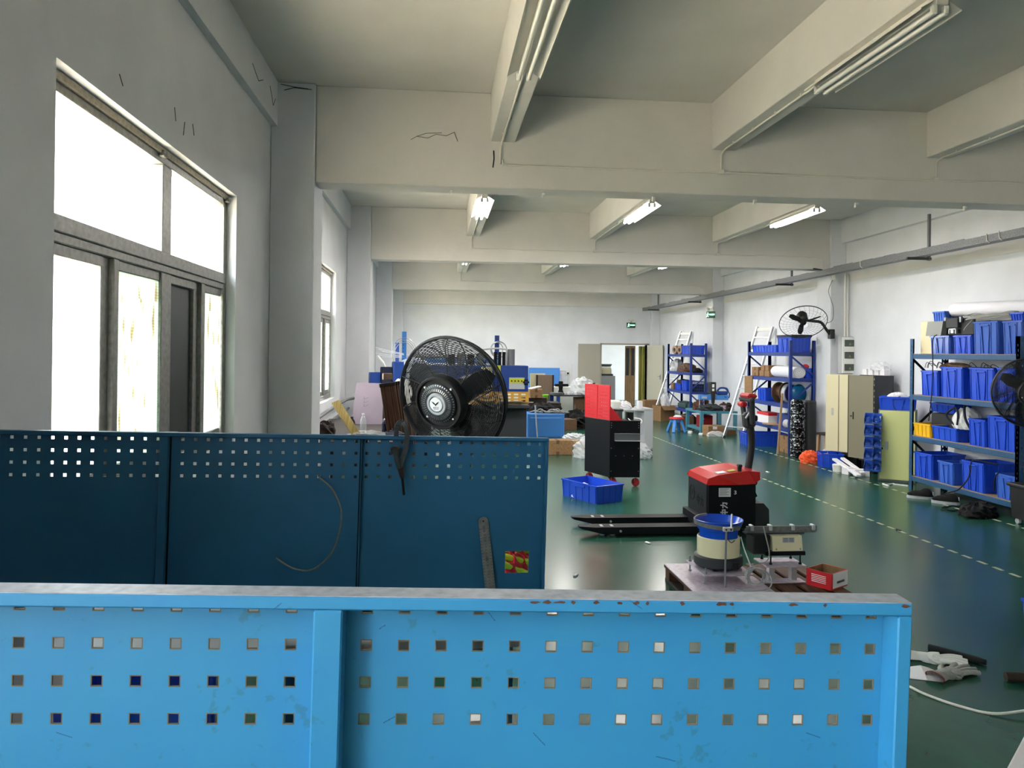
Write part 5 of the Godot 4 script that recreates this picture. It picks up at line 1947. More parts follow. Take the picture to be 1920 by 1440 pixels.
	lump(s, Vector3.ZERO, Vector3(0.12, 0.06, 0.24), 0.2, 6, 1.4, 0.4, 22, 12)
	solo("brown_sack", s, mats["wood_pale"], "brown paper sack lying across the second shelf bins", "sack", Vector3(6.50, 1.585, -9.1))
	s = S()
	for k in 9:
		var z0 := -9.38 + r.randf() * 1.3
		tube(s, smooth_path([Vector3(6.26, 1.60, z0), Vector3(6.25, 1.66 + r.randf() * 0.03, z0 + 0.06), Vector3(6.27, 1.62, z0 + 0.13 + r.randf() * 0.05)], 4), 0.004, 5)
	solo("loose_wires", s, mats["rubber"], "loose black wires sticking out of the second shelf bins", "wire")
	# third shelf
	bin_in("low yellow plastic bin at the far end of third shelf", 6.22, -9.54, -9.18, 0.716, 0.165, 0.42, "bin_yellow", "storage_bin", false)
	bin_in("low blue bin beside the yellow bin on third shelf", 6.22, -9.16, -8.68, 0.716, 0.165, 0.40, "bin_blue", "storage_bin", false)
	bin_in("blue bin left of the tallest one on third shelf", 6.22, -8.49, -8.20, 0.716, 0.31, 0.42)
	bin_in("tallest blue bin at near end of the third shelf", 6.22, -8.18, -7.74, 0.716, 0.37, 0.44)
	bin_in("dark shaded blue bin at the back of third shelf", 6.42, -9.5, -9.0, 1.03, 0.12, 0.24, "bin_blue", "storage_bin", false)
	s = S()
	box(s, Vector3(0, 0.15, 0), Vector3(0.22, 0.30, 0.52), 0.006)
	solo("grey_carton", s, mats["dark_grey"], "dark grey carton behind the yellow bin, third shelf", "box", Vector3(6.56, 0.716, -9.24))
	var bg := thing("tote_bag", "white and navy tote bag with straps on the third shelf", "bag", Vector3(6.38, 0.875, -8.72), 0.2)
	s = S()
	lump(s, Vector3.ZERO, Vector3(0.13, 0.16, 0.16), 0.25, 14, 1.4, 0.5, 24, 14)
	part("bag_body", s, mats["fabric_white"], bg)
	s = S()
	tube(s, smooth_path([Vector3(-0.13, 0.05, -0.06), Vector3(-0.15, 0.16, -0.16), Vector3(-0.10, 0.25, -0.08), Vector3(-0.14, 0.18, 0.0), Vector3(-0.14, 0.05, -0.01)], 6), 0.013, 6)
	part("strap", s, mats["fabric_navy"], bg)
	s = S()
	tube(s, smooth_path([Vector3(-0.06, 0.30, 0.02), Vector3(-0.13, 0.22, 0.08), Vector3(-0.15, 0.12, 0.12), Vector3(-0.14, 0.0, 0.19)], 6), 0.014, 6)
	part("strap", s, mats["fabric_navy"], bg)
	s = S()
	box(s, Vector3(0, 0.10, 0), Vector3(0.02, 0.2, 0.9), 0.003)
	solo("backing_board", s, mats["foam_white"], "white board standing at the back of third shelf", "panel", Vector3(6.69, 0.716, -8.3))
	# bottom shelf
	bin_in("blue bin at the far end of the bottom shelf", 6.22, -9.52, -9.14, 0.186, 0.32, 0.46)
	bin_in("pale blue bin second along the bottom shelf, cable over it", 6.22, -9.04, -8.74, 0.186, 0.27, 0.30, "bin_blue_dull")
	bin_in("tall blue bin third along the bottom shelf", 6.22, -8.60, -8.22, 0.186, 0.34, 0.46)
	bin_in("pale blue bin at near end of the bottom shelf", 6.22, -8.04, -7.70, 0.186, 0.27, 0.40, "bin_blue_dull")
	s = S()
	tube(s, smooth_path([Vector3(6.30, 0.54, -8.1), Vector3(6.26, 0.545, -8.35), Vector3(6.22, 0.52, -8.42), Vector3(6.19, 0.35, -8.42), Vector3(6.16, 0.18, -8.55), Vector3(6.10, 0.10, -8.70), Vector3(6.03, 0.02, -8.68)], 8), 0.008, 6)
	tube(s, smooth_path([Vector3(6.22, 0.47, -7.98), Vector3(6.205, 0.40, -8.02), Vector3(6.20, 0.25, -8.03)], 5), 0.007, 6)
	solo("power_lead", s, mats["rubber"], "black power lead trailing from the bottom shelf to the shoes", "cable")

func build_rack_middle() -> void:
	rack("royal blue storage rack of four shelves beside the foil roll", 6.13, -14.74, -12.90, 0.47, [1.79, 1.33, 0.87, 0.45], 2.0, mats["rack_royal_blue"], false, mats["rack_royal_blue"])
	crate("storage_bin", 1.10, 0.40, 0.135, "bin_blue", 8, 4, "long shallow blue bin on top of the royal blue rack", "bin", Vector3(6.385, 1.791, -14.12), -PI / 2)
	bin_in("teal plastic bin behind the shallow one on top shelf", 6.40, -13.95, -13.66, 1.93, 0.14, 0.2, "bin_blue_dull", "storage_bin", false)
	bin_in("large blue bin with black lid at top near corner", 6.185, -13.54, -12.955, 1.791, 0.27, 0.36)
	var s := S()
	box(s, Vector3(0, 0.02, 0), Vector3(0.38, 0.04, 0.60), 0.004)
	solo("black_tray", s, mats["black_plastic"], "flat black tray covering the large blue bin on top", "tray", Vector3(6.37, 2.062, -13.25))
	for q in [["brown carton at the far end of the rolled foam shelf", -14.47, 0.30, 0.17, 1.331], ["taped brown carton second along the foam roll shelf", -14.05, 0.44, 0.11, 1.331]]:
		var o := thing("carton", q[0], "box", Vector3(6.35, q[4], q[1]), -PI / 2)
		closed_carton(o, q[2], 0.36, q[3], mats["cardboard"])
	var o2 := thing("carton", "small brown carton stacked on another beside the foam roll", "box", Vector3(6.33, 1.442, -14.05), -PI / 2)
	closed_carton(o2, 0.34, 0.30, 0.10, mats["cardboard"])
	var fr := thing("foam_roll", "thick roll of white foam sheet on the second shelf", "roll", Vector3(6.33, 1.332, -13.4))
	s = S()
	lathe(s, [Vector2(0, -0.44), Vector2(0.095, -0.44), Vector2(0.105, -0.43), Vector2(0.105, 0.43), Vector2(0.095, 0.44), Vector2(0, 0.44)], 28, Transform3D(Basis(Vector3.RIGHT, PI / 2).scaled(Vector3(1.25, 1, 1)), Vector3(0, 0.105, 0)))
	part("roll", s, mats["foam_white"], fr)
	s = S()
	var sp := []
	for k in 70:
		var a := k * 0.30
		sp.append(Vector3(cos(a) * (0.012 + 0.0013 * k) * 1.2, 0.105 + sin(a) * (0.012 + 0.0012 * k), 0.441))
	tube(s, sp, 0.0022, 4)
	part("spiral_edge", s, mats["mid_grey"], fr)
	s = S()
	box(s, Vector3(0, 0.09, 0), Vector3(0.2, 0.18, 0.02), 0.002)
	bin_in("blue bin at the near back of the foam roll shelf", 6.46, -13.1, -12.95, 1.331, 0.18, 0.14, "bin_blue", "storage_bin", false)
	s = S()
	lump(s, Vector3.ZERO, Vector3(0.06, 0.05, 0.05), 0.3, 5, 2.0, 0.3, 16, 10)
	solo("red_bottle", s, mats["red_plastic"], "small red plastic part above the blue bin, foam shelf", "part", Vector3(6.47, 1.512, -13.02))
	# third shelf: reels and discs
	s = S()
	box(s, Vector3(0, 0.19, 0), Vector3(0.02, 0.38, 0.30), 0.003)
	solo("folded_carton", s, mats["cardboard"], "flattened brown carton propped at the reel shelf end", "cardboard", Vector3(6.10, 0.94, -14.6), 0.1)
	bin_in("upright blue bin before the brown reel on third shelf", 6.17, -14.36, -13.98, 0.871, 0.235, 0.38)
	var rl := thing("cable_reel", "large brown cardboard reel standing on the third shelf", "reel", Vector3(6.34, 0.872, -13.62), 0.35)
	s = S()
	for z in [-0.10, 0.08]:
		cyl(s, Vector3(0, 0.185, z), Vector3(0, 0.185, z + 0.02), 0.185, -1, 32)
	part("flange", s, mats["cardboard_dark"], rl)
	s = S()
	cyl(s, Vector3(0, 0.185, -0.08), Vector3(0, 0.185, 0.08), 0.12, -1, 24)
	part("core", s, mats["wood_brown"], rl)
	var r2 := thing("cable_reel", "white and purple rimmed reel behind the teal disc", "reel", Vector3(6.36, 0.872, -13.38), 0.35)
	s = S()
	cyl(s, Vector3(0, 0.175, -0.04), Vector3(0, 0.175, 0.04), 0.175, -1, 32)
	part("rim", s, mats["light_grey"], r2)
	s = S()
	cyl(s, Vector3(0, 0.175, 0.035), Vector3(0, 0.175, 0.048), 0.155, -1, 32)
	part("winding", s, mat("purple", Color(0.16, 0.08, 0.36), 0.5), r2)
	var dk := thing("teal_disc", "round teal plastic disc standing before the reels", "disc", Vector3(6.40, 0.872, -13.10), 0.35)
	s = S()
	lathe(s, [Vector2(0, -0.03), Vector2(0.17, -0.03), Vector2(0.178, 0.0), Vector2(0.15, 0.03), Vector2(0.0, 0.055)], 32, Transform3D(Basis(Vector3.RIGHT, PI / 2), Vector3(0, 0.178, 0)))
	part("disc", s, mat("teal_disc_paint", Color(0.03, 0.42, 0.62), 0.3), dk)
	s = S()
	box(s, Vector3(0, 0.035, 0), Vector3(0.3, 0.07, 0.2), 0.004)
	solo("green_case", s, mat("dark_green", Color(0.03, 0.14, 0.11), 0.4), "flat dark green case at near end of reel shelf", "case", Vector3(6.50, 0.871, -12.99))
	# fourth shelf
	var rb := thing("first_aid_box", "white box with red lid on the lowest rack shelf", "box", Vector3(6.30, 0.451, -14.12))
	s = S()
	box(s, Vector3(0, 0.075, 0), Vector3(0.24, 0.15, 0.5), 0.005)
	part("box", s, mats["paper"], rb)
	s = S()
	box(s, Vector3(0, 0.175, 0), Vector3(0.25, 0.05, 0.51), 0.005)
	part("lid", s, mats["red_panel"], rb)
	var tb := thing("tool_box", "navy blue steel tool box on the lowest rack shelf", "toolbox", Vector3(6.38, 0.451, -13.36))
	s = S()
	box(s, Vector3(0, 0.11, 0), Vector3(0.24, 0.22, 0.62), 0.006)
	part("body", s, mats["machine_blue"], tb)
	s = S()
	tube(s, [Vector3(0, 0.22, -0.12), Vector3(0, 0.27, -0.11), Vector3(0, 0.27, 0.11), Vector3(0, 0.22, 0.12)], 0.012, 6)
	part("handle", s, mats["steel"], tb)
	lettering("BULA", 0.06, mats["light_grey"], tb, Transform3D(Basis(Vector3.UP, -PI / 2), Vector3(-0.122, 0.08, 0.1)), "lettering", true)
	s = S()
	lathe(s, [Vector2(0, 0), Vector2(0.23, 0.0), Vector2(0.23, 0.012), Vector2(0.0, 0.03)], 28)
	solo("round_board", s, mats["wood_pale"], "round brown board lying on the lowest rack shelf edge", "board", Vector3(6.26, 0.452, -13.75))
	var tp := thing("tape_roll", "white tape roll on the lowest rack shelf beside the plank", "tape", Vector3(6.18, 0.451, -13.06), 0.4)
	s = S()
	lathe(s, [Vector2(0.035, -0.05), Vector2(0.075, -0.05), Vector2(0.075, 0.05), Vector2(0.035, 0.05), Vector2(0.035, -0.05)], 24, Transform3D(Basis(Vector3.RIGHT, PI / 2), Vector3(0, 0.075, 0)))
	part("roll", s, mats["paper"], tp)
	s = S()
	lump(s, Vector3.ZERO, Vector3(0.09, 0.07, 0.09), 0.2, 7, 1.8, 0.4, 18, 10)
	solo("grinder", s, mats["mid_grey"], "small grey-green power tool on the lowest rack shelf", "tool", Vector3(6.2, 0.451, -14.5))
	# floor below and beside
	crate("storage_crate", 0.80, 0.50, 0.24, "bin_blue", 6, 4, "large blue crate pushed half under the royal blue rack", "crate", Vector3(6.30, 0, -14.35), -0.12)
	var cb := thing("carton", "brown carton on the floor under the royal blue rack", "box", Vector3(6.36, 0, -13.2), -PI / 2)
	closed_carton(cb, 0.36, 0.36, 0.30, mats["cardboard"])
	s = S()
	bar(s, Vector3(5.98, 0.0, -13.02), Vector3(6.10, 1.06, -13.12), 0.07, 0.03, Vector3(1, 0, 0.3), 0.002)
	solo("wooden_plank", s, mats["wood_pale"], "weathered timber plank leaning against the royal blue rack", "plank")
	var fo := thing("foil_roll", "tall upright roll wrapped in crumpled silver foil film", "roll", Vector3(6.13, 0, -12.58))
	s = S()
	lathe(s, [Vector2(0, 0), Vector2(0.12, 0), Vector2(0.125, 0.02), Vector2(0.125, 0.95), Vector2(0.10, 0.985), Vector2(0, 0.99)], 40)
	part("roll", s, mats["foil"], fo)
	s = S()
	lathe(s, [Vector2(0, 0), Vector2(0.11, 0), Vector2(0.115, 0.03), Vector2(0.115, 0.94), Vector2(0.09, 0.965), Vector2(0, 0.97)], 32)
	solo("dark_roll", s, mats["dark_grey"], "dark grey upholstered roll standing behind the foil roll", "roll", Vector3(6.37, 0, -12.66))
	s = S()
	box(s, Vector3(0, 0.012, 0), Vector3(0.16, 0.024, 0.06), 0.004)
	solo("black_block", s, mats["mark_black"], "small black block on the floor before the blue crate", "block", Vector3(5.6, 0, -13.3), 0.5)
	var ws := thing("wooden_stool", "dark wooden stool behind the orange bag by the column", "stool", Vector3(6.44, 0, -12.12), 0.2)
	s = S()
	box(s, Vector3(0, 0.45, 0), Vector3(0.32, 0.035, 0.26), 0.005)
	part("seat", s, mats["wood_dark"], ws)
	for q in [[-0.12, -0.09], [0.12, -0.09], [-0.12, 0.09], [0.12, 0.09]]:
		s = S()
		bar(s, Vector3(q[0], 0.435, q[1]), Vector3(q[0] * 1.15, 0, q[1] * 1.15), 0.045, 0.045, Vector3.BACK, 0.003)
		part("leg", s, mats["wood_pale"], ws)
	s = S()
	lump(s, Vector3.ZERO, Vector3(0.15, 0.13, 0.13), 0.28, 41, 1.6, 0.4)
	solo("orange_bag", s, mats["orange_bag"], "crumpled orange plastic bag on the floor by foil roll", "bag", Vector3(6.05, 0, -11.98))
	s = S()
	lump(s, Vector3.ZERO, Vector3(0.12, 0.15, 0.12), 0.25, 43, 1.6, 0.4)
	solo("clear_bag", s, mats["film"], "clear plastic bag between orange bag and blue bin", "bag", Vector3(6.27, 0, -11.88))
	# aluminium ladder behind
	ladder("aluminium ladder leaning on the wall behind the royal blue rack", Vector3(6.12, 0, -15.44), Vector3(6.74, 2.32, -15.32), 0.34)

func ladder(label: String, foot: Vector3, head: Vector3, w: float) -> void:
	var o := thing("ladder", label, "ladder", foot)
	var d := head - foot
	var side := Vector3(0.6, 0, 0.8).normalized() * w / 2
	for sg in [-1.0, 1.0]:
		var s := S()
		bar(s, side * sg * 1.25, d + side * sg, 0.03, 0.075, Vector3(0.8, 0, -0.6), 0.004)
		part("stile", s, mats["aluminium_bright"], o)
		s = S()
		box(s, side * sg * 1.25 + Vector3(0, 0.02, 0), Vector3(0.05, 0.04, 0.08), 0.004)
		part("rubber_foot", s, mats["rubber"], o)
	for k in 8:
		var t := 0.10 + k * 0.115
		var s := S()
		bar(s, d * t - side * (1.25 - 0.25 * t), d * t + side * (1.25 - 0.25 * t), 0.06, 0.022, Vector3.UP, 0.003)
		part("rung", s, mats["aluminium_bright"], o)
	var s2 := S()
	bar(s2, d * 0.975 - side * 1.05, d * 0.975 + side * 1.05, 0.05, 0.07, Vector3.UP, 0.004)
	part("top_cap", s2, mats["white_plastic"], o)

func build_rack_far() -> void:
	rack("royal blue storage rack of four shelves beside the far doors", 6.13, -20.08, -18.20, 0.42, [1.73, 1.28, 0.81, 0.36], 2.0, mats["rack_royal_blue"], false, mats["rack_royal_blue"])
	for k in 2:
		var o := thing("belt_roll", "small brown belt roll on top of the far rack", "roll", Vector3(6.26, 1.731, -19.75 + k * 0.42), -PI / 2 + 0.3, "belt rolls on the far rack")
		var s := S()
		lathe(s, [Vector2(0.05, -0.05), Vector2(0.11, -0.05), Vector2(0.11, 0.05), Vector2(0.05, 0.05), Vector2(0.05, -0.05)], 20, Transform3D(Basis(Vector3.RIGHT, PI / 2), Vector3(0, 0.11, 0)))
		part("roll", s, mats["board_mdf"], o)
	crate("storage_bin", 0.64, 0.38, 0.22, "bin_blue", 6, 5, "blue ribbed bin on the top near end of far rack", "bin", Vector3(6.34, 1.731, -18.62), -PI / 2)
	bin_in("small blue bin beside belt rolls on the far rack", 6.2, -19.15, -19.0, 1.731, 0.14, 0.2, "bin_blue_pale", "storage_bin", false)
	var s := S()
	lump(s, Vector3.ZERO, Vector3(0.16, 0.16, 0.55), 0.25, 51, 1.6, 0.3, 26, 14)
	solo("brown_bag", s, mats["wood_brown"], "brown canvas tool bag on the far rack's second shelf", "bag", Vector3(6.34, 1.281, -19.05))
	s = S()
	lump(s, Vector3.ZERO, Vector3(0.14, 0.22, 0.15), 0.4, 52, 1.3, 0.3, 20, 12)
	solo("rag_heap", s, mats["light_grey"], "heap of pale rags on the far rack's second shelf", "rags", Vector3(6.33, 1.281, -19.82))
	s = S()
	lump(s, Vector3.ZERO, Vector3(0.14, 0.08, 0.14), 0.3, 53, 1.8, 0.3, 22, 12)
	solo("black_bag", s, mats["fabric_black"], "black flat bag at second shelf near end, far rack", "bag", Vector3(6.36, 1.281, -18.42))
	bin_in("blue bin with black cables on third shelf of far rack", 6.17, -19.55, -19.08, 0.811, 0.17, 0.34)
	bin_in("taller blue bin beside it on third shelf, far rack", 6.17, -19.0, -18.62, 0.811, 0.26, 0.34)
	var o2 := thing("carton", "small brown carton on third shelf of the far rack", "box", Vector3(6.3, 0.811, -19.8), -PI / 2)
	closed_carton(o2, 0.2, 0.24, 0.16, mats["cardboard"])
	var ds := thing("drawer_unit", "dark blue parts drawer unit facing the near end", "drawers", Vector3(6.36, 0.811, -18.40))
	s = S()
	box(s, Vector3(0, 0.13, 0), Vector3(0.30, 0.26, 0.24), 0.004)
	part("case", s, mats["machine_blue"], ds)
	for i in 5:
		for j in 4:
			s = S()
			box(s, Vector3(-0.116 + i * 0.058, 0.035 + j * 0.062, 0.122), Vector3(0.05, 0.05, 0.012), 0.003)
			part("drawer", s, mats["light_grey"] if j == 3 else mats["fabric_navy"], ds)
	s = S()
	lump(s, Vector3.ZERO, Vector3(0.14, 0.08, 0.3), 0.3, 54, 1.8, 0.3, 20, 12)
	solo("cable_heap", s, mats["rubber"], "tangle of black cable in the far rack bins", "cable", Vector3(6.34, 0.975, -19.3))
	s = S()
	box(s, Vector3(0, 0.06, 0), Vector3(0.26, 0.12, 0.9), 0.02)
	box(s, Vector3(0, 0.14, -0.1), Vector3(0.16, 0.06, 0.5), 0.02)
	cyl(s, Vector3(0, 0.09, 0.3), Vector3(-0.18, 0.09, 0.3), 0.06, -1, 14)
	solo("gear_motor", s, mat("motor_green", Color(0.20, 0.30, 0.28), 0.5), "green-grey gear motor on the far rack's lowest shelf", "motor", Vector3(6.35, 0.361, -19.0))
	s = S()
	lump(s, Vector3.ZERO, Vector3(0.10, 0.24, 0.14), 0.3, 55, 1.6, 0.5, 20, 12)
	solo("clear_bag", s, mats["film"], "clear plastic bag spilling from the far rack's lowest shelf", "bag", Vector3(5.90, 0.35, -19.45))
	# by the doors
	var c1 := thing("carton", "long flat brown carton on the floor below the door leaf", "box", Vector3(6.35, 0, -22.0), 0.1)
	closed_carton(c1, 0.75, 0.35, 0.38, mats["cardboard"])
	var c2 := thing("open_carton", "open brown carton with flaps before the far rack", "box", Vector3(5.86, 0, -19.5), 0.3)
	carton(c2, 0.42, 0.40, 0.40, mats["cardboard"], mats["cardboard"])
	s = S()
	face(s, [Vector3(-0.21, 0.40, 0.20), Vector3(0.21, 0.40, 0.20), Vector3(0.21, 0.30, 0.36), Vector3(-0.21, 0.30, 0.36)], Vector3(0, 0, 0))
	face(s, [Vector3(-0.21, 0.396, 0.20), Vector3(0.21, 0.396, 0.20), Vector3(0.21, 0.296, 0.36), Vector3(-0.21, 0.296, 0.36)], Vector3(0, 1, 0.6))
	part("flap", s, mats["cardboard"], c2)
	var c3 := thing("carton", "brown carton on the floor behind the blue stool", "box", Vector3(5.95, 0, -18.0), 0.2)
	closed_carton(c3, 0.3, 0.3, 0.26, mats["cardboard_dark"])
	s = S()
	lump(s, Vector3.ZERO, Vector3(0.25, 0.16, 0.22), 0.3, 56, 1.6, 0.3, 22, 12)
	solo("scrap_heap", s, mats["wood_dark"], "dark heap of scrap under the far rack", "scrap", Vector3(6.3, 0, -18.9))
	var st := thing("plastic_stool", "blue plastic stool with round red seat on the floor", "stool", Vector3(5.32, 0, -16.7))
	s = S()
	lathe(s, [Vector2(0, 0.285), Vector2(0.15, 0.285), Vector2(0.162, 0.30), Vector2(0.15, 0.325), Vector2(0, 0.335)], 24)
	part("seat", s, mats["red_plastic"], st)
	for k in 4:
		var a := TAU * k / 4 + 0.6
		s = S()
		bar(s, Vector3(cos(a) * 0.10, 0.285, sin(a) * 0.10), Vector3(cos(a) * 0.205, 0.0, sin(a) * 0.205), 0.075, 0.05, Vector3(cos(a), 0, sin(a)), 0.012)
		part("leg", s, mats["sky_blue"], st)
	s = S()
	cyl(s, Vector3(0, 0.22, 0), Vector3(0, 0.285, 0), 0.11, 0.13, 18)
	part("skirt", s, mats["sky_blue"], st)
	s = S()
	lump(s, Vector3.ZERO, Vector3(0.09, 0.03, 0.08), 0.3, 57, 1.8, 0.3, 16, 8)
	solo("rag", s, mats["paper"], "pale rag lying on the red stool seat", "rag", Vector3(5.36, 0.33, -16.72))
	ladder("aluminium ladder leaning on the wall behind the far rack", Vector3(6.20, 0, -20.95), Vector3(6.86, 2.36, -20.75), 0.34)

# ------------------------------------------------------------------ cabinets between the racks
func build_cabinets() -> void:
	var b := thing("steel_cabinet", "dark grey steel cabinet with cream door, darkened as in shade, ajar, boxes on top", "cabinet", Vector3(6.41, 0, -10.75), -0.01)
	var s := S()
	span(s, Vector3(0.0, 0.16, -0.42), Vector3(0.30, 1.455, 0.0), 0.004)
	part("body", s, mats["dark_grey"], b)
	s = S()
	span(s, Vector3(0.02, 0.0, -0.38), Vector3(0.28, 0.16, -0.04), 0.002)
	part("plinth", s, mats["black_steel"], b)
	s = S()
	for k in 14:
		box(s, Vector3(-0.003, 1.40 - k * 0.085, -0.006), Vector3(0.008, 0.028, 0.008))
	part("hinge", s, mats["light_grey"], b)
	var d := Node3D.new()
	d.name = "door"
	b.add_child(d, true)
	d.rotation.y = 0.35
	s = S()
	span(s, Vector3(-0.018, 0.205, -0.45), Vector3(0.0, 1.45, -0.01), 0.003)
	part("door_panel", s, mats["cream_shaded"], d)
	s = S()
	span(s, Vector3(-0.02, 0.205, -0.462), Vector3(0.004, 1.45, -0.450), 0.002)
	part("gap_shade", s, mats["black_plastic"], d)  # black strip painted in for the shaded gap between the two doors
	s = S()
	box(s, Vector3(-0.021, 0.84, -0.36), Vector3(0.008, 0.11, 0.018), 0.002)
	cyl(s, Vector3(-0.024, 0.83, -0.40), Vector3(-0.016, 0.83, -0.40), 0.012, -1, 10)
	part("handle", s, mats["black_steel"], d)
	var a := thing("steel_cabinet", "narrow cream steel cabinet with panelled door ajar by column", "cabinet", Vector3(6.44, 0, -11.28), -0.01)
	s = S()
	span(s, Vector3(0.0, 0.16, -0.45), Vector3(0.32, 1.42, 0.0), 0.004)
	part("body", s, mats["dark_grey"], a)
	s = S()
	span(s, Vector3(0.02, 0.0, -0.42), Vector3(0.30, 0.16, -0.03), 0.002)
	part("plinth", s, mats["black_steel"], a)
	d = Node3D.new()
	d.name = "door"
	a.add_child(d, true)
	d.position = Vector3(-0.03, 0, -0.05)
	d.rotation.y = 0.63
	s = S()
	span(s, Vector3(-0.02, 0.24, -0.43), Vector3(0.0, 1.45, 0.0), 0.003)
	part("door_panel", s, mats["cream"], d)
	s = S()
	box(s, Vector3(-0.022, 0.845, -0.22), Vector3(0.006, 1.19, 0.012))
	part("groove_moulding", s, mats["cream_shaded"], d)
	s = S()
	box(s, Vector3(-0.024, 0.86, -0.32), Vector3(0.008, 0.11, 0.03), 0.002)
	part("handle", s, mats["light_grey"], d)
	for k in 4:
		s = S()
		box(s, Vector3(0, 0.045, 0), Vector3(0.10, 0.09, 0.10), 0.003)
		solo("white_box", s, mats["paper"], "small white carton in the row on the grey cabinet", "box", Vector3(6.50 + 0.03 * k, 1.456, -11.10 + 0.105 * k), 0.1, "white cartons on the cabinet")
	s = S()
	lump(s, Vector3.ZERO, Vector3(0.12, 0.10, 0.15), 0.3, 61, 1.8, 0.3, 20, 12)
	solo("plastic_wrap", s, mats["film"], "clear plastic wrap over boxes on the grey cabinet", "wrap", Vector3(6.60, 1.53, -10.92))
	# low green cabinet
	var g := thing("low_cabinet", "low pale green steel cabinet with chrome latch, crate on top", "cabinet", Vector3(6.17, 0, -10.23), -0.63)
	s = S()
	span(s, Vector3(-0.01, 0.0, -0.32), Vector3(0.46, 0.995, -0.012), 0.004)
	part("body", s, mats["mid_grey"], g)
	s = S()
	span(s, Vector3(0.008, 0.03, -0.012), Vector3(0.45, 0.985, 0.006), 0.003)
	part("door", s, mats["green_cream"], g)
	s = S()
	box(s, Vector3(0.10, 0.50, 0.012), Vector3(0.04, 0.11, 0.014), 0.003)
	cyl(s, Vector3(0.055, 0.49, 0.004), Vector3(0.055, 0.49, 0.02), 0.012, -1, 12)
	part("latch", s, mats["steel"], g)
	s = S()
	box(s, Vector3(0.045, 0.455, 0.012), Vector3(0.02, 0.03, 0.004))
	part("key", s, mats["black_plastic"], g)
	crate("storage_crate", 0.46, 0.30, 0.185, "bin_blue", 3, 3, "blue crate with cable standing on the low green cabinet", "crate", Vector3(6.44, 0.996, -10.22), -0.63, "", true)
	s = S()
	lump(s, Vector3.ZERO, Vector3(0.14, 0.07, 0.09), 0.3, 63, 1.8, 0.3, 18, 10)
	solo("paper_bundle", s, mats["paper"], "crumpled paper heaped in the crate on green cabinet", "paper", Vector3(6.44, 1.14, -10.22))
	s = S()
	tube(s, smooth_path([Vector3(6.40, 1.19, -10.10), Vector3(6.335, 1.15, -10.13), Vector3(6.325, 1.06, -10.14), Vector3(6.36, 0.98, -10.115)], 6), 0.005, 6)
	solo("black_lead", s, mats["rubber"], "thin black lead looping over the green cabinet's crate", "cable")
	# tiered parts organiser
	var og := thing("parts_organizer", "five-tier organizer of small blue tilted parts trays", "organizer", Vector3(5.97, 0, -10.26), -0.63)
	s = S()
	for x in [0.0, 0.22]:
		box(s, Vector3(x, 0.52, -0.12), Vector3(0.012, 0.82, 0.012))
	part("frame", s, mats["mid_grey"], og)
	for t in 5:
		for k in 2:
			var tr := Node3D.new()
			tr.name = "tray"
			og.add_child(tr, true)
			tr.position = Vector3(0.055 + k * 0.11, 0.18 + t * 0.165, -0.02)
			tr.rotation.x = 0.45
			s = S()
			span(s, Vector3(-0.052, 0, -0.09), Vector3(0.052, 0.004, 0.09))
			span(s, Vector3(-0.052, 0, -0.09), Vector3(-0.048, 0.06, 0.07))
			span(s, Vector3(0.048, 0, -0.09), Vector3(0.052, 0.06, 0.07))
			span(s, Vector3(-0.052, 0, -0.092), Vector3(0.052, 0.07, -0.088))
			span(s, Vector3(-0.052, 0, 0.086), Vector3(0.052, 0.025, 0.09))
			part("shell", s, mats["bin_blue_dull"], tr)
			s = S()
			lump(s, Vector3(0, 0.005, 0), Vector3(0.04, 0.022, 0.07), 0.3, t * 2 + k, 3.0, 0.3, 14, 8)
			part("contents", s, mats["machine_blue"], tr)
	# things on the floor before the cabinets
	crate("storage_bin", 0.34, 0.40, 0.21, "bin_blue", 3, 4, "blue bin on the floor below the cream cabinet door", "bin", Vector3(6.20, 0, -11.62), -0.3)
	s = S()
	bar(s, Vector3(6.10, 0.15, -11.30), Vector3(5.98, 0.04, -10.40), 0.07, 0.03, Vector3.UP, 0.003)
	solo("white_board", s, mats["foam_white"], "long white plastic trunking on the floor by the cabinets", "trunking")
	s = S()
	bar(s, Vector3(6.20, 0.17, -11.25), Vector3(6.10, 0.06, -10.50), 0.06, 0.03, Vector3.UP, 0.003)
	solo("white_board", s, mats["paper"], "shorter white board resting beside the long white trunking", "board")
	for q in [["small white carton on the floor beside the dashed line", 6.06, -10.80, 0.17, 0.10, 0.3], ["open white carton on the floor next to the organizer", 6.14, -10.62, 0.20, 0.10, -0.3]]:
		var wb := thing("white_box", q[0], "box", Vector3(q[1], 0, q[2]), q[5])
		closed_box(wb, q[3], 0.13, q[4])
	s = S()
	lathe(s, [Vector2(0, 0), Vector2(0.07, 0), Vector2(0.08, 0.10), Vector2(0.07, 0.11), Vector2(0, 0.11)], 18)
	solo("white_tub", s, mats["white_plastic"], "round white plastic tub on the floor by white cartons", "tub", Vector3(6.02, 0, -11.05))

func closed_box(o: Node3D, w: float, d: float, h: float) -> void:
	var s := S()
	box(s, Vector3(0, h / 2, 0), Vector3(w, h, d), 0.003)
	part("body", s, mats["paper"], o)
	s = S()
	box(s, Vector3(0, h + 0.001, 0), Vector3(w * 0.9, 0.002, d * 0.5), 0.0, Basis(Vector3.BACK, 0.04))
	part("flap", s, mats["paper"], o)

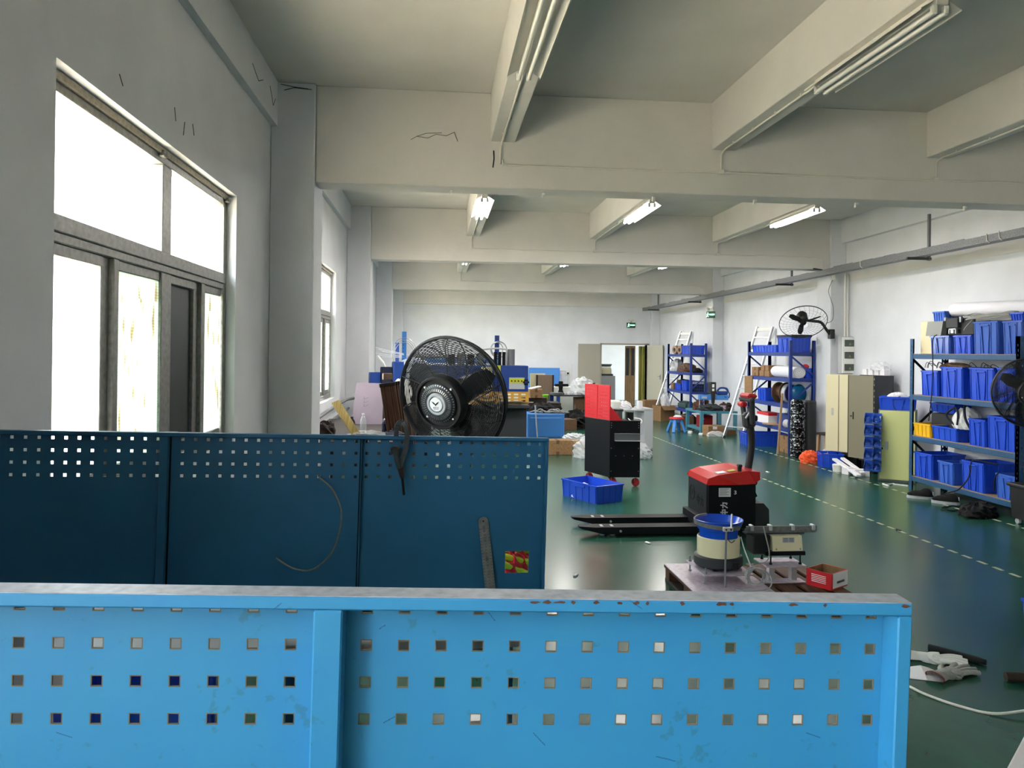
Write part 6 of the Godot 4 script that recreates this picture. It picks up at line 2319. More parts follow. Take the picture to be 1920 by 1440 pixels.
# ------------------------------------------------------------------ services on the right wall
func build_wall_services() -> void:
	var e := thing("fuse_box", "grey and white electrical box with three windows on column", "fuse box", Vector3(6.80, 1.44, -12.13), -0.05)
	var s := S()
	span(s, Vector3(-0.13, 0, -0.16), Vector3(0.20, 0.62, -0.03), 0.008)
	part("case", s, mats["light_grey"], e)
	s = S()
	span(s, Vector3(-0.125, 0.01, -0.03), Vector3(0.105, 0.61, -0.005), 0.006)
	part("front_cover", s, mats["white_plastic"], e)
	for k in 3:
		s = S()
		span(s, Vector3(-0.095, 0.055 + k * 0.20, -0.005), Vector3(0.085, 0.165 + k * 0.20, 0.004), 0.006)
		part("window", s, mats["meter_glass"], e)
		s = S()
		prism(s, [Vector2(-0.02, 0.075 + k * 0.20), Vector2(0.02, 0.075 + k * 0.20), Vector2(0.0, 0.125 + k * 0.20)], 0.002, Transform3D(Basis.IDENTITY, Vector3(-0.005, 0, 0.0045)))
		part("warning_mark", s, mats["meter_mark"], e)
	for k in 2:
		s = S()
		tube(s, [Vector3(6.765 + k * 0.045, 2.06, -12.24), Vector3(6.765 + k * 0.045, 3.10, -12.24)], 0.016, 8)
		solo("riser_pipe", s, mats["conduit_white"], "white riser pipe from the electrical box up to tray", "pipe", Vector3.ZERO, 0.0, "riser pipes above the electrical box")
	var so := thing("wall_socket", "white wall socket with conduit beside the column", "socket", Vector3(6.87, 1.42, -13.05), -PI / 2)
	s = S()
	box(s, Vector3(0, 0, 0.02), Vector3(0.09, 0.12, 0.04), 0.006)
	part("box", s, mats["white_plastic"], so)
	s = S()
	cyl(s, Vector3(0, 0.06, 0.015), Vector3(0, 1.60, 0.015), 0.010, -1, 8)
	part("conduit", s, mats["conduit_white"], so)
	# pipe and white conduit low on the left wall
	s = S()
	tube(s, smooth_path([Vector3(-1.36, 0.93, -7.6), Vector3(-1.36, 0.965, -9.5), Vector3(-1.36, 0.99, -11.2), Vector3(-1.30, 1.0, -12.0), Vector3(-1.05, 1.0, -12.36), Vector3(-0.85, 1.0, -12.36)], 6), 0.022, 8)
	tube(s, [Vector3(-1.36, 0.80, -7.6), Vector3(-1.36, 0.84, -12.2)], 0.016, 8)
	solo("steel_pipe", s, mats["galvanised"], "grey steel pipes running low along the window wall", "pipe")

# ------------------------------------------------------------------ fans
func guard(o: Node3D, called: String, r: float, depth: float, rings: int, spokes: int, wire: float, m: Material, bs: Basis, hole: float, z0: float) -> void:
	var s := S()
	for k in rings:
		var t := float(k) / (rings - 1)
		var rr := lerpf(hole, r, t)
		var z := z0 + depth * sqrt(maxf(0.0, 1.0 - pow(t, 3.0)))
		ring(s, bs * Vector3(0, 0, z), rr, wire if k < rings - 1 else wire * 3.0, bs, 56, 4)
	for k in spokes:
		var a := TAU * k / spokes
		var p := []
		for j in 7:
			var t := j / 6.0
			var rr := lerpf(hole, r, t)
			var z := z0 + depth * sqrt(maxf(0.0, 1.0 - pow(t, 3.0)))
			var aa := a + 0.25 * t
			p.append(bs * Vector3(cos(aa) * rr, sin(aa) * rr, z))
		tube(s, p, wire * 1.5, 4)
	part(called, s, m, o)

func blades(o: Node3D, n: int, r: float, w: float, bs: Basis, m: Material, hub := 0.05) -> void:
	for k in n:
		var a := TAU * k / n + 0.5
		var s := S()
		var rot := bs * Basis(Vector3.BACK, a) * Basis(Vector3.RIGHT, 0.5)
		var poly := [Vector2(hub * 0.6, -w * 0.22), Vector2(r * 0.35, -w * 0.5), Vector2(r * 0.8, -w * 0.5), Vector2(r, -w * 0.25), Vector2(r * 0.97, w * 0.25), Vector2(r * 0.7, w * 0.42), Vector2(hub * 0.6, w * 0.22)]
		prism(s, poly, 0.004, Transform3D(rot, Vector3.ZERO))
		part("blade", s, m, o)
	var s2 := S()
	lathe(s2, [Vector2(0, -0.03), Vector2(hub, -0.03), Vector2(hub, 0.02), Vector2(hub * 0.7, 0.045), Vector2(0, 0.05)], 20, Transform3D(bs * Basis(Vector3.RIGHT, PI / 2), Vector3.ZERO))
	part("hub", s2, m, o)

func build_fans() -> void:
	var bk: Material = mats["black_plastic"]
	# big misting pedestal fan behind the benches
	var f := thing("misting_fan", "big black pedestal misting fan with round drum and bird emblem", "fan", Vector3(0.10, 0, -4.72))
	var bs := frame_to(Vector3(-0.52, -0.22, 0.80))
	var head := Node3D.new()
	head.name = "fan_head"
	f.add_child(head)
	head.position = Vector3(0, 1.475, 0)
	guard(head, "front_guard", 0.365, 0.09, 24, 10, 0.0025, mats["guard_wire"], bs, 0.15, 0.02)
	guard(head, "rear_guard", 0.365, -0.13, 24, 10, 0.0025, mats["guard_wire"], bs, 0.10, 0.0)
	var s := S()
	ring(s, bs * Vector3(0, 0, 0.01), 0.368, 0.010, bs, 64, 8)
	part("rim_hoop", s, mats["dark_grey"], head)
	blades(head, 3, 0.33, 0.14, bs, mats["dark_grey"], 0.06)
	# water drum in front of the guard
	s = S()
	var dx := Transform3D(bs * Basis(Vector3.RIGHT, PI / 2), bs * Vector3(0, 0, 0.08))
	lathe(s, [Vector2(0, 0.0), Vector2(0.155, 0.0), Vector2(0.163, 0.015), Vector2(0.163, 0.085), Vector2(0.157, 0.095), Vector2(0.147, 0.095), Vector2(0.143, 0.075), Vector2(0, 0.075)], 48, dx)
	part("mist_drum", s, bk, head)
	s = S()
	lathe(s, [Vector2(0, 0.075), Vector2(0.118, 0.075), Vector2(0.118, 0.09), Vector2(0.10, 0.105), Vector2(0.0, 0.105)], 40, dx)
	part("motor_cover", s, mats["dark_grey"], head)
	s = S()
	for k in 44:
		var a := TAU * k / 44
		for q in [[0.078, 0.095, 0.1075], [0.100, 0.115, 0.098]]:
			var p0: Vector3 = bs * Vector3(cos(a) * q[0], sin(a) * q[0], 0.08 + q[2])
			var p1: Vector3 = bs * Vector3(cos(a) * q[1], sin(a) * q[1], 0.08 + q[2] - 0.004)
			bar(s, p0, p1, 0.005, 0.004, bs.z)
	part("vent_rib", s, mats["steel"], head)
	s = S()
	lathe(s, [Vector2(0.050, 0.105), Vector2(0.068, 0.105), Vector2(0.064, 0.114), Vector2(0.050, 0.114), Vector2(0.050, 0.105)], 36, dx)
	part("badge_ring", s, mats["light_grey"], head)
	s = S()
	lathe(s, [Vector2(0, 0.105), Vector2(0.045, 0.105), Vector2(0.042, 0.116), Vector2(0, 0.118)], 32, dx)
	part("badge", s, mats["mark_white"], head)
	# spread-winged bird emblem and the worn lettering under it
	s = S()
	var em := Transform3D(bs, bs * Vector3(0, 0.004, 0.08 + 0.1182))
	prism(s, [Vector2(-0.026, 0.016), Vector2(-0.012, 0.010), Vector2(0.0, 0.0), Vector2(0.012, 0.010), Vector2(0.026, 0.016), Vector2(0.016, 0.002), Vector2(0.004, -0.006), Vector2(0.0, -0.014), Vector2(-0.004, -0.006), Vector2(-0.016, 0.002)], 0.001, em)
	part("bird_emblem", s, mats["mark_black"], head)
	s = S()
	for k in 3:
		box(s, bs * Vector3(-0.014 + k * 0.014, -0.018, 0.08 + 0.1185), Vector3(0.007, 0.006, 0.001), 0.0, bs)
	box(s, bs * Vector3(0, -0.027, 0.08 + 0.1182), Vector3(0.032, 0.0025, 0.001), 0.0, bs)
	part("worn_print", s, mats["mark_grey"], head)
	s = S()
	for k in 4:
		var a := TAU * k / 4 + 0.75
		cyl(s, bs * Vector3(cos(a) * 0.128, sin(a) * 0.128, 0.155), bs * Vector3(cos(a) * 0.128, sin(a) * 0.128, 0.165), 0.006, -1, 10)
	part("bolt", s, mats["mark_white"], head)
	s = S()
	cyl(s, bs * Vector3(0, 0, -0.10), bs * Vector3(0, 0, -0.32), 0.085, 0.07, 20)
	part("motor", s, bk, head)
	s = S()
	box(s, Vector3(0.08, -0.14, -0.16), Vector3(0.10, 0.16, 0.10), 0.01)
	part("tilt_joint", s, bk, head)
	s = S()
	cyl(s, Vector3(0.10, 0.05, -0.16), Vector3(0.10, 1.35, -0.16), 0.025, -1, 14)
	part("pole", s, bk, f)
	s = S()
	span(s, Vector3(-0.2, 0.06, -0.42), Vector3(0.40, 0.42, 0.10), 0.02)
	part("water_tank", s, bk, f)
	for q in [Vector3(-0.15, 0, 0.05), Vector3(0.35, 0, 0.05), Vector3(-0.15, 0, -0.37), Vector3(0.35, 0, -0.37)]:
		s = S()
		cyl(s, q + Vector3(-0.012, 0.03, 0), q + Vector3(0.012, 0.03, 0), 0.03, -1, 12)
		part("caster_wheel", s, mats["rubber"], f)
	# pedestal fan at the right edge
	var g := thing("misting_fan", "black pedestal fan with water tank base beside the near rack", "fan", Vector3(6.12, 0, -7.40))
	bs = frame_to(Vector3(-0.50, -0.05, 0.86))
	head = Node3D.new()
	head.name = "fan_head"
	g.add_child(head)
	head.position = Vector3(0.0, 1.385, 0)
	guard(head, "front_guard", 0.355, 0.09, 24, 10, 0.0023, mats["guard_wire"], bs, 0.13, 0.02)
	guard(head, "rear_guard", 0.355, -0.13, 24, 10, 0.0023, mats["guard_wire"], bs, 0.10, 0.0)
	s = S()
	ring(s, bs * Vector3(0, 0, 0.01), 0.358, 0.009, bs, 64, 8)
	part("rim_hoop", s, mats["dark_grey"], head)
	blades(head, 3, 0.32, 0.15, bs, bk, 0.06)
	s = S()
	dx = Transform3D(bs * Basis(Vector3.RIGHT, PI / 2), bs * Vector3(0, 0, 0.06))
	lathe(s, [Vector2(0, 0.0), Vector2(0.135, 0.0), Vector2(0.14, 0.015), Vector2(0.14, 0.07), Vector2(0.13, 0.08), Vector2(0.12, 0.06), Vector2(0.06, 0.06), Vector2(0.05, 0.075), Vector2(0, 0.08)], 40, dx)
	part("mist_drum", s, bk, head)
	s = S()
	for k in 4:
		var a := TAU * k / 4 + 0.4
		cyl(s, bs * Vector3(cos(a) * 0.11, sin(a) * 0.11, 0.12), bs * Vector3(cos(a) * 0.11, sin(a) * 0.11, 0.13), 0.006, -1, 10)
	part("bolt", s, mats["mark_white"], head)
	s = S()
	cyl(s, bs * Vector3(0, 0, -0.10), bs * Vector3(0, 0, -0.30), 0.08, 0.065, 20)
	part("motor", s, bk, head)
	s = S()
	cyl(s, Vector3(0.06, 0.40, -0.12), Vector3(0.06, 1.33, -0.12), 0.024, -1, 14)
	part("pole", s, bk, g)
	s = S()
	prism(s, [Vector2(-0.06, 0.06), Vector2(0.44, 0.06), Vector2(0.46, 0.40), Vector2(-0.09, 0.40)], 0.40, Transform3D(Basis.IDENTITY, Vector3(0, 0, -0.18)))
	span(s, Vector3(-0.12, 0.395, -0.20), Vector3(0.48, 0.43, 0.24), 0.01)
	part("water_tank", s, bk, g)
	for q in [Vector3(-0.02, 0, 0.18), Vector3(0.40, 0, 0.18), Vector3(-0.02, 0, -0.14), Vector3(0.40, 0, -0.14)]:
		s = S()
		cyl(s, q + Vector3(-0.012, 0.03, 0), q + Vector3(0.012, 0.03, 0), 0.03, -1, 12)
		part("caster_wheel", s, mats["light_grey"], g)
	s = S()
	tube(s, smooth_path([Vector3(-0.02, 1.12, 0.22), Vector3(-0.08, 1.02, 0.24), Vector3(-0.02, 0.92, 0.2), Vector3(0.06, 0.88, 0.1)], 6), 0.006, 6)
	part("water_hose", s, mats["light_grey"], g)
	# wall fan
	var w := thing("wall_fan", "black wall fan with wide wire guard bracketed to column", "fan", Vector3(6.60, 2.12, -12.28))
	bs = frame_to(Vector3(-0.16, -0.74, 0.65))
	head = Node3D.new()
	head.name = "fan_head"
	w.add_child(head)
	head.position = Vector3(-0.59, 0.17, 0.10)
	guard(head, "wire_guard", 0.375, 0.07, 7, 30, 0.0011, bk, bs, 0.07, 0.01)
	s = S()
	ring(s, Vector3.ZERO, 0.376, 0.006, bs, 64, 6)
	part("rim_hoop", s, bk, head)
	blades(head, 3, 0.29, 0.095, bs, mats["fabric_black"], 0.05)
	s = S()
	lathe(s, [Vector2(0, -0.02), Vector2(0.06, -0.02), Vector2(0.082, -0.05), Vector2(0.085, -0.16), Vector2(0.06, -0.20), Vector2(0, -0.21)], 24, Transform3D(bs * Basis(Vector3.RIGHT, PI / 2), Vector3.ZERO))
	part("motor", s, bk, head)
	s = S()
	tube(s, smooth_path([Vector3(-0.52, 0.20, 0.06), Vector3(-0.38, 0.19, 0.04), Vector3(-0.24, 0.17, 0.02), Vector3(-0.14, 0.06, 0.0), Vector3(-0.08, -0.02, 0.0)], 8), 0.024, 10)
	part("arm", s, bk, w)
	s = S()
	box(s, Vector3(-0.05, -0.02, 0), Vector3(0.08, 0.16, 0.10), 0.008)
	part("wall_bracket", s, bk, w)
	s = S()
	tube(s, smooth_path([Vector3(-0.05, 0.88, 0.02), Vector3(-0.12, 0.70, 0.03), Vector3(-0.07, 0.55, 0.02), Vector3(-0.03, 0.42, 0.02), Vector3(-0.04, 0.22, 0.02), Vector3(-0.14, 0.16, 0.02)], 8), 0.004, 6)
	part("cord", s, bk, w)
	s = S()
	box(s, Vector3(-0.03, 0.93, 0.02), Vector3(0.05, 0.09, 0.04), 0.005)
	part("plug_socket", s, mats["white_plastic"], w)

# ------------------------------------------------------------------ drill press bench
func build_drill_bench() -> void:
	var b := thing("steel_bench", "low teal steel workbench carrying the blue drill, tools on top", "bench", Vector3(6.10, 0, -16.75))
	var s := S()
	span(s, Vector3(-0.36, 0.44, -0.60), Vector3(0.48, 0.49, 0.42), 0.004)
	part("tabletop", s, mats["bench_teal"], b)
	for q in [[-0.32, 0.38], [0.44, 0.38], [-0.32, -0.56], [0.44, -0.56], [0.06, 0.38]]:
		s = S()
		span(s, Vector3(q[0] - 0.035, 0, q[1] - 0.035), Vector3(q[0] + 0.035, 0.44, q[1] + 0.035), 0.003)
		part("leg", s, mats["bench_teal"], b)
	s = S()
	span(s, Vector3(-0.34, 0.06, -0.58), Vector3(0.46, 0.11, 0.40), 0.003)
	part("lower_shelf", s, mats["bench_teal"], b)
	s = S()
	box(s, Vector3(0, 0.13, 0), Vector3(0.30, 0.26, 0.24), 0.01)
	solo("red_can", s, mats["fabric_red"], "red canister on the lower shelf of the teal bench", "canister", Vector3(5.98, 0.111, -16.75))
	var d := thing("radial_drill", "blue magnetic drill on a rail above the teal bench", "drill", Vector3(6.10, 0.49, -16.75))
	s = S()
	box(s, Vector3(0.02, 0.29, 0.15), Vector3(0.66, 0.11, 0.10), 0.006)
	part("rail", s, mats["sky_blue"], d)
	s = S()
	box(s, Vector3(-0.20, 0.29, 0.202), Vector3(0.12, 0.05, 0.004))
	part("name_plate", s, mats["light_grey"], d)
	for x in [-0.28, -0.18]:
		s = S()
		cyl(s, Vector3(x, 0, 0.12), Vector3(x, 0.25, 0.12), 0.012, -1, 8)
		part("strut", s, mats["light_grey"], d)
	s = S()
	bar(s, Vector3(-0.26, 0.10, 0.12), Vector3(-0.14, 0.24, 0.12), 0.03, 0.02, Vector3.BACK)
	part("brace", s, mats["machine_blue"], d)
	s = S()
	box(s, Vector3(0.0, 0.52, 0.16), Vector3(0.12, 0.22, 0.14), 0.008)
	cyl(s, Vector3(0.0, 0.16, 0.20), Vector3(0.0, 0.42, 0.20), 0.035, 0.055, 14)
	cyl(s, Vector3(0.0, 0.10, 0.20), Vector3(0.0, 0.18, 0.20), 0.018, -1, 10)
	part("drill_head", s, mats["black_plastic"], d)
	s = S()
	box(s, Vector3(-0.01, 0.55, 0.232), Vector3(0.05, 0.07, 0.004))
	box(s, Vector3(-0.01, 0.46, 0.232), Vector3(0.05, 0.05, 0.004))
	part("sticker", s, mats["mark_white"], d)
	s = S()
	cyl(s, Vector3(-0.02, 0.39, 0.22), Vector3(-0.16, 0.38, 0.24), 0.010, -1, 8)
	part("feed_handle", s, mats["black_plastic"], d)
	s = S()
	box(s, Vector3(0.21, 0.39, 0.16), Vector3(0.26, 0.08, 0.12), 0.02)
	tube(s, smooth_path([Vector3(0.09, 0.43, 0.20), Vector3(0.16, 0.50, 0.20), Vector3(0.30, 0.49, 0.20), Vector3(0.34, 0.42, 0.20)], 6), 0.022, 8)
	tube(s, smooth_path([Vector3(0.30, 0.47, 0.18), Vector3(0.38, 0.38, 0.18), Vector3(0.36, 0.28, 0.18), Vector3(0.26, 0.31, 0.20)], 6), 0.012, 6)
	part("motor", s, mats["machine_blue"], d)
	s = S()
	cyl(s, Vector3(0.0, -0.38, 0.48), Vector3(0.0, -0.02, 0.46), 0.012, -1, 8)
	box(s, Vector3(0.0, -0.38, 0.48), Vector3(0.05, 0.04, 0.04), 0.005)
	part("hanging_rod", s, mats["black_plastic"], d)
	for q in [["tangle of dark hand tools across the teal bench", "dark_grey", Vector3(-0.05, 0.0, 0.20), Vector3(0.24, 0.10, 0.16), 71], ["red-brown oily tool heap on the teal bench", "rust", Vector3(-0.18, 0.0, -0.05), Vector3(0.16, 0.16, 0.14), 72], ["dark clamp vise heap at bench's right end", "wood_dark", Vector3(0.30, 0.0, 0.20), Vector3(0.14, 0.12, 0.16), 73]]:
		s = S()
		lump(s, Vector3.ZERO, q[3], 0.5, q[4], 2.4, 0.3, 26, 14)
		solo("tool_heap", s, mats[q[1]], q[0], "tools", Vector3(6.10, 0.49, -16.75) + q[2])
	s = S()
	box(s, Vector3(0, 0.06, 0), Vector3(0.24, 0.12, 0.18), 0.01, Basis(Vector3.UP, 0.3))
	solo("tool_case", s, mats["plate_mauve"], "pinkish grey tool case on the teal bench", "case", Vector3(6.38, 0.49, -16.5))
	var c := thing("open_carton", "brown carton wrapped in film before the teal bench", "box", Vector3(5.92, 0, -16.05), 0.12)
	closed_carton(c, 0.36, 0.30, 0.21, mats["cardboard"])
	s = S()
	box(s, Vector3(-0.03, 0.17, 0.152), Vector3(0.10, 0.06, 0.002))
	part("label", s, mats["paper"], c)
	s = S()
	lump(s, Vector3.ZERO, Vector3(0.18, 0.08, 0.06), 0.2, 74, 1.6, 0.3, 20, 10)
	solo("film_wrap", s, mats["film"], "clear film bunched before the brown carton", "wrap", Vector3(5.90, 0, -15.84))
	var c2 := thing("carton", "small brown carton under the teal bench's right end", "box", Vector3(6.28, 0, -16.05), 0.1)
	closed_carton(c2, 0.22, 0.2, 0.12, mats["cardboard_dark"])
	for q in [[5.64, -16.0, 0.05, "paper"], [5.52, -16.35, 0.06, "paper"], [5.48, -16.9, 0.04, "light_grey"]]:
		s = S()
		box(s, Vector3(0, q[2] / 2, 0), Vector3(0.09, q[2], 0.07), 0.008)
		solo("white_cup", s, mats[q[3]], "small white packet on the floor before the teal bench", "packet", Vector3(q[0], 0, q[1]), q[0], "packets before the teal bench")
	s = S()
	tube(s, smooth_path([Vector3(5.45, 0.006, -17.4), Vector3(5.6, 0.006, -17.0), Vector3(5.8, 0.006, -17.1), Vector3(5.86, 0.1, -17.0), Vector3(5.92, 0.3, -16.6)], 6), 0.008, 6)
	solo("white_lead", s, mats["light_grey"], "pale electric lead running under the teal bench", "cable")
	# picture of grime on the wall is left to the plaster; a short steel post stands there
	s = S()
	lump(s, Vector3.ZERO, Vector3(0.14, 0.12, 0.12), 0.4, 75, 1.8, 0.3, 20, 12)
	solo("black_sack", s, mats["fabric_black"], "black plastic sack behind the ladder foot", "sack", Vector3(6.50, 0, -15.5))

# ------------------------------------------------------------------ left side, below the second window
func build_left_clutter() -> void:
	var t := thing("side_table", "dark wooden table below the second window", "table", Vector3(-0.92, 0, -9.0))
	var s := S()
	span(s, Vector3(-0.48, 0.80, -1.3), Vector3(0.50, 0.84, 1.3), 0.004)
	part("tabletop", s, mats["wood_dark"], t)
	for q in [[-0.42, -1.22], [0.44, -1.22], [-0.42, 1.22], [0.44, 1.22]]:
		s = S()
		span(s, Vector3(q[0] - 0.03, 0, q[1] - 0.03), Vector3(q[0] + 0.03, 0.80, q[1] + 0.03), 0.003)
		part("leg", s, mats["wood_dark"], t)
	s = S()
	bar(s, Vector3(-0.80, 0.845, -8.05), Vector3(-1.08, 1.19, -8.4), 0.085, 0.022, Vector3(0.3, 0.2, 1), 0.003)
	solo("yellow_board", s, mats["wood_yellow"], "pale yellow timber board leaning over the dark table", "board")
	var pl := thing("steel_plate", "tall mauve-grey steel plate leaning upright with chalk marks", "plate", Vector3(-0.82, 0.84, -9.55))
	s = S()
	prism(s, [Vector2(-0.21, 0.0), Vector2(0.16, 0.0), Vector2(0.17, 0.50), Vector2(-0.16, 0.51)], 0.012, Transform3D(Basis(Vector3.RIGHT, -0.08), Vector3.ZERO))
	part("sheet", s, mats["plate_mauve"], pl)
	s = S()
	for k in 3:
		var xf := Transform3D(Basis(Vector3.RIGHT, -0.08), Vector3(-0.03, 0.22 + k * 0.045, 0.0))
		for q in [[-0.02, 0.0, 0.04, 0.003], [-0.03, 0.015, 0.003, 0.03], [0.01, 0.012, 0.03, 0.003]]:
			box(s, xf * Vector3(q[0], q[1], 0.0135), Vector3(q[2], q[3], 0.001), 0.0, xf.basis)
	part("chalk_mark", s, mats["mark_grey"], pl)
	bottle("clear plastic water bottle on the dark table", Vector3(-0.80, 0.84, -8.60), mats["bottle_clear"], mats["paper"], 0.034, 0.21)
	bottle("small dark bottle beside the yellow board", Vector3(-0.94, 0.84, -8.75), mats["fabric_navy"], mats["mark_black"], 0.036, 0.16)
	bottle("squat blue bottle with pale cap by the wooden trestles", Vector3(-0.56, 0.84, -8.65), mats["fabric_navy"], mats["paper"], 0.042, 0.15)
	s = S()
	lump(s, Vector3.ZERO, Vector3(0.18, 0.05, 0.12), 0.3, 81, 2.0, 0.3, 24, 12)
	solo("plastic_sheet", s, mats["film"], "crumpled clear plastic on the dark table", "plastic", Vector3(-0.72, 0.84, -8.15))
	s = S()
	for k in 6:
		bar(s, Vector3(-0.62 + 0.03 * k, 0.85 + 0.008 * k, -8.2 - 0.05 * k), Vector3(-0.42 + 0.02 * k, 0.855 + 0.008 * k, -8.05 + 0.03 * k), 0.03, 0.012, Vector3.UP, 0.003)
	solo("hand_tools", s, mats["fabric_navy"], "navy handled tools scattered on the dark table", "tools")
	s = S()
	lump(s, Vector3.ZERO, Vector3(0.09, 0.12, 0.10), 0.3, 82, 1.6, 0.4, 18, 12)
	solo("grey_rag", s, mats["wood_dark"], "dark rag lump on the table by the column", "rag", Vector3(-1.12, 0.84, -8.0))
	# brown wooden frames leaning together
	for k in 3:
		var o := thing("wooden_trestle", ["front brown wooden trestle leaning beside the mauve plate", "middle brown wooden trestle of the leaning three", "rear brown wooden trestle leaning behind the other two"][k], "trestle", Vector3(-0.30 + k * 0.02, 0.0, -8.30 - k * 0.09))
		o.rotation.z = 0.16
		for x in [-0.065, 0.0, 0.065]:
			s = S()
			box(s, Vector3(x, 0.71, 0), Vector3(0.028, 1.42, 0.03), 0.003)
			part("upright", s, mats["wood_brown"], o)
		for y in [0.04, 0.72, 1.40]:
			s = S()
			box(s, Vector3(0, y, 0.012), Vector3(0.17, 0.04, 0.03), 0.003)
			part("crosspiece", s, mats["wood_dark"], o)
	s = S()
	bar(s, Vector3(-0.10, 0.0, -8.30), Vector3(-0.38, 1.33, -8.60), 0.03, 0.03, Vector3.BACK, 0.003)
	solo("wooden_batten", s, mats["wood_brown"], "thin brown batten leaning beside the wooden trestles", "batten")
	s = S()
	box(s, Vector3(0, 0.035, 0), Vector3(0.10, 0.07, 0.06), 0.004)
	solo("grey_block", s, mats["board_mdf"], "grey block resting on top of the wooden trestles", "block", Vector3(-0.53, 1.43, -8.39), 0.3)

func bottle(label: String, at: Vector3, m: Material, cap: Material, r: float, h: float) -> void:
	var o := thing("bottle", label, "bottle", at)
	var s := S()
	lathe(s, [Vector2(0, 0.0), Vector2(r, 0.0), Vector2(r, h * 0.62), Vector2(r * 0.7, h * 0.78), Vector2(r * 0.4, h * 0.86), Vector2(r * 0.4, h * 0.92), Vector2(0, h * 0.92)], 18)
	part("body", s, m, o)
	s = S()
	cyl(s, Vector3(0, h * 0.91, 0), Vector3(0, h, 0), r * 0.45, -1, 14)
	part("cap", s, cap, o)

# ------------------------------------------------------------------ machines beyond the big fan
func build_machines() -> void:
	# light blue upright rack that holds tubes and plastic
	var o := thing("pipe_rack", "light blue slotted steel rack holding tubes and rings", "rack", Vector3(-0.655, 0, -14.5))
	var s := S()
	var f1 := S()
	var holes := []
	for k in 30:
		holes.append(Rect2(0.018, 0.1 + k * 0.062, 0.014, 0.028))
	perforated(f1, null, Vector2(0, 0), Vector2(0.085, 2.10), 0.003, holes)
	part("post", f1, mats["sky_blue"], o)
	s = S()
	box(s, Vector3(0.04, 1.03, -0.03), Vector3(0.08, 2.06, 0.05), 0.003)
	part("post", s, mats["machine_blue"], o, Vector3(0, 0, -0.02))
	s = S()
	box(s, Vector3(-0.13, 0.95, -0.9), Vector3(0.07, 1.90, 0.07), 0.003)
	part("post", s, mats["machine_blue"], o)
	s = S()
	box(s, Vector3(1.78, 1.025, -0.02), Vector3(0.085, 2.05, 0.06), 0.003)
	part("post", s, mats["machine_blue"], o)
	s = S()
	box(s, Vector3(0.92, 1.56, 0), Vector3(1.76, 0.075, 0.04), 0.003)
	part("beam", s, mats["sky_blue"], o)
	s = S()
	box(s, Vector3(0.92, 1.592, -0.45), Vector3(1.76, 0.012, 0.88), 0.002)
	part("shelf", s, mats["machine_blue"], o)
	s = S()
	box(s, Vector3(0.92, 0.70, -0.1), Vector3(1.74, 0.05, 0.15), 0.003)
	part("lower_beam", s, mats["machine_blue"], o)
	# steel tubes bundled
	s = S()
	for k in 6:
		tube(s, [Vector3(-1.0 - 0.06 * (k % 3), 1.62 + 0.035 * k, -14.3 + 0.04 * k), Vector3(-0.50, 1.61 + 0.010 * k, -14.6)], 0.006, 5)
	for k in 4:
		tube(s, [Vector3(-0.90, 1.20 + 0.03 * k, -14.35), Vector3(-0.6, 1.18 + 0.02 * k, -14.46)], 0.006, 5)
	solo("plastic_tubes", s, mats["foam_white"], "thin white tubes sticking out of the light blue rack", "tubes")
	var r := thing("wire_coil", "bright steel wire coil hung on the light blue post", "coil", Vector3(-0.61, 1.65, -14.47))
	s = S()
	for k in 3:
		ring(s, Vector3(0.0, 0.02 * k, 0.01 * k), 0.20 + 0.015 * k, 0.006, Basis(Vector3.UP, 0.5 - 0.2 * k), 40, 5, 1.25)
	part("coil", s, mats["steel"], r)
	var r2 := thing("wire_coil", "steel ring coil hung on the dark blue rack post", "coil", Vector3(1.155, 1.784, -14.45))
	s = S()
	ring(s, Vector3.ZERO, 0.15, 0.011, Basis.IDENTITY, 40, 6)
	ring(s, Vector3(-0.03, 0.01, 0.02), 0.12, 0.009, Basis(Vector3.UP, 0.4), 40, 6)
	part("coil", s, mats["steel"], r2)
	s = S()
	for k in 5:
		tube(s, [Vector3(-0.5 + 0.02 * k, 1.63 + 0.03 * (k % 2), -14.56 - 0.05 * k), Vector3(0.45, 1.63 + 0.03 * (k % 2), -14.6 - 0.06 * k)], 0.03, 10)
	solo("steel_tubes", s, mats["steel_dull"], "grey steel tubes stacked on the light blue rack shelf", "tubes")
	s = S()
	lump(s, Vector3.ZERO, Vector3(0.22, 0.12, 0.2), 0.3, 91, 1.6, 0.4, 22, 12)
	solo("white_bag", s, mats["film"], "clear plastic bag below the light blue rack beam", "bag", Vector3(-0.42, 1.44, -14.42))
	s = S()
	lump(s, Vector3.ZERO, Vector3(0.14, 0.24, 0.14), 0.45, 92, 2.2, 0.5, 24, 14)
	solo("white_bundle", s, mats["fabric_white"], "white rag bundle beside the light blue post", "rags", Vector3(-0.53, 0.92, -11.55))
	for k in 3:
		s = S()
		box(s, Vector3(0, 0.25, 0), Vector3(0.16, 0.5, 0.12), 0.01)
		solo("blue_case", s, mats["machine_blue"] if k != 1 else mats["fabric_navy"], ["leftmost dark blue upright case behind the mauve plate", "middle navy upright case behind the mauve plate", "rightmost dark blue case behind the mauve plate"][k], "case", Vector3(-0.92 + k * 0.17, 0.92 + 0.08 * k, -11.6), 0.3)
	s = S()
	tube(s, [Vector3(-0.88, 1.66, -11.6), Vector3(-0.79, 1.56, -11.6)], 0.016, 8)
	tube(s, [Vector3(-0.79, 1.56, -11.6), Vector3(-0.75, 1.47, -11.6)], 0.009, 8)
	solo("sealant_gun", s, mats["white_plastic"], "white sealant tube sticking up above the blue cases", "tube")
	s = S()
	box(s, Vector3(0, 0.46, 0), Vector3(0.9, 0.92, 0.4), 0.01)
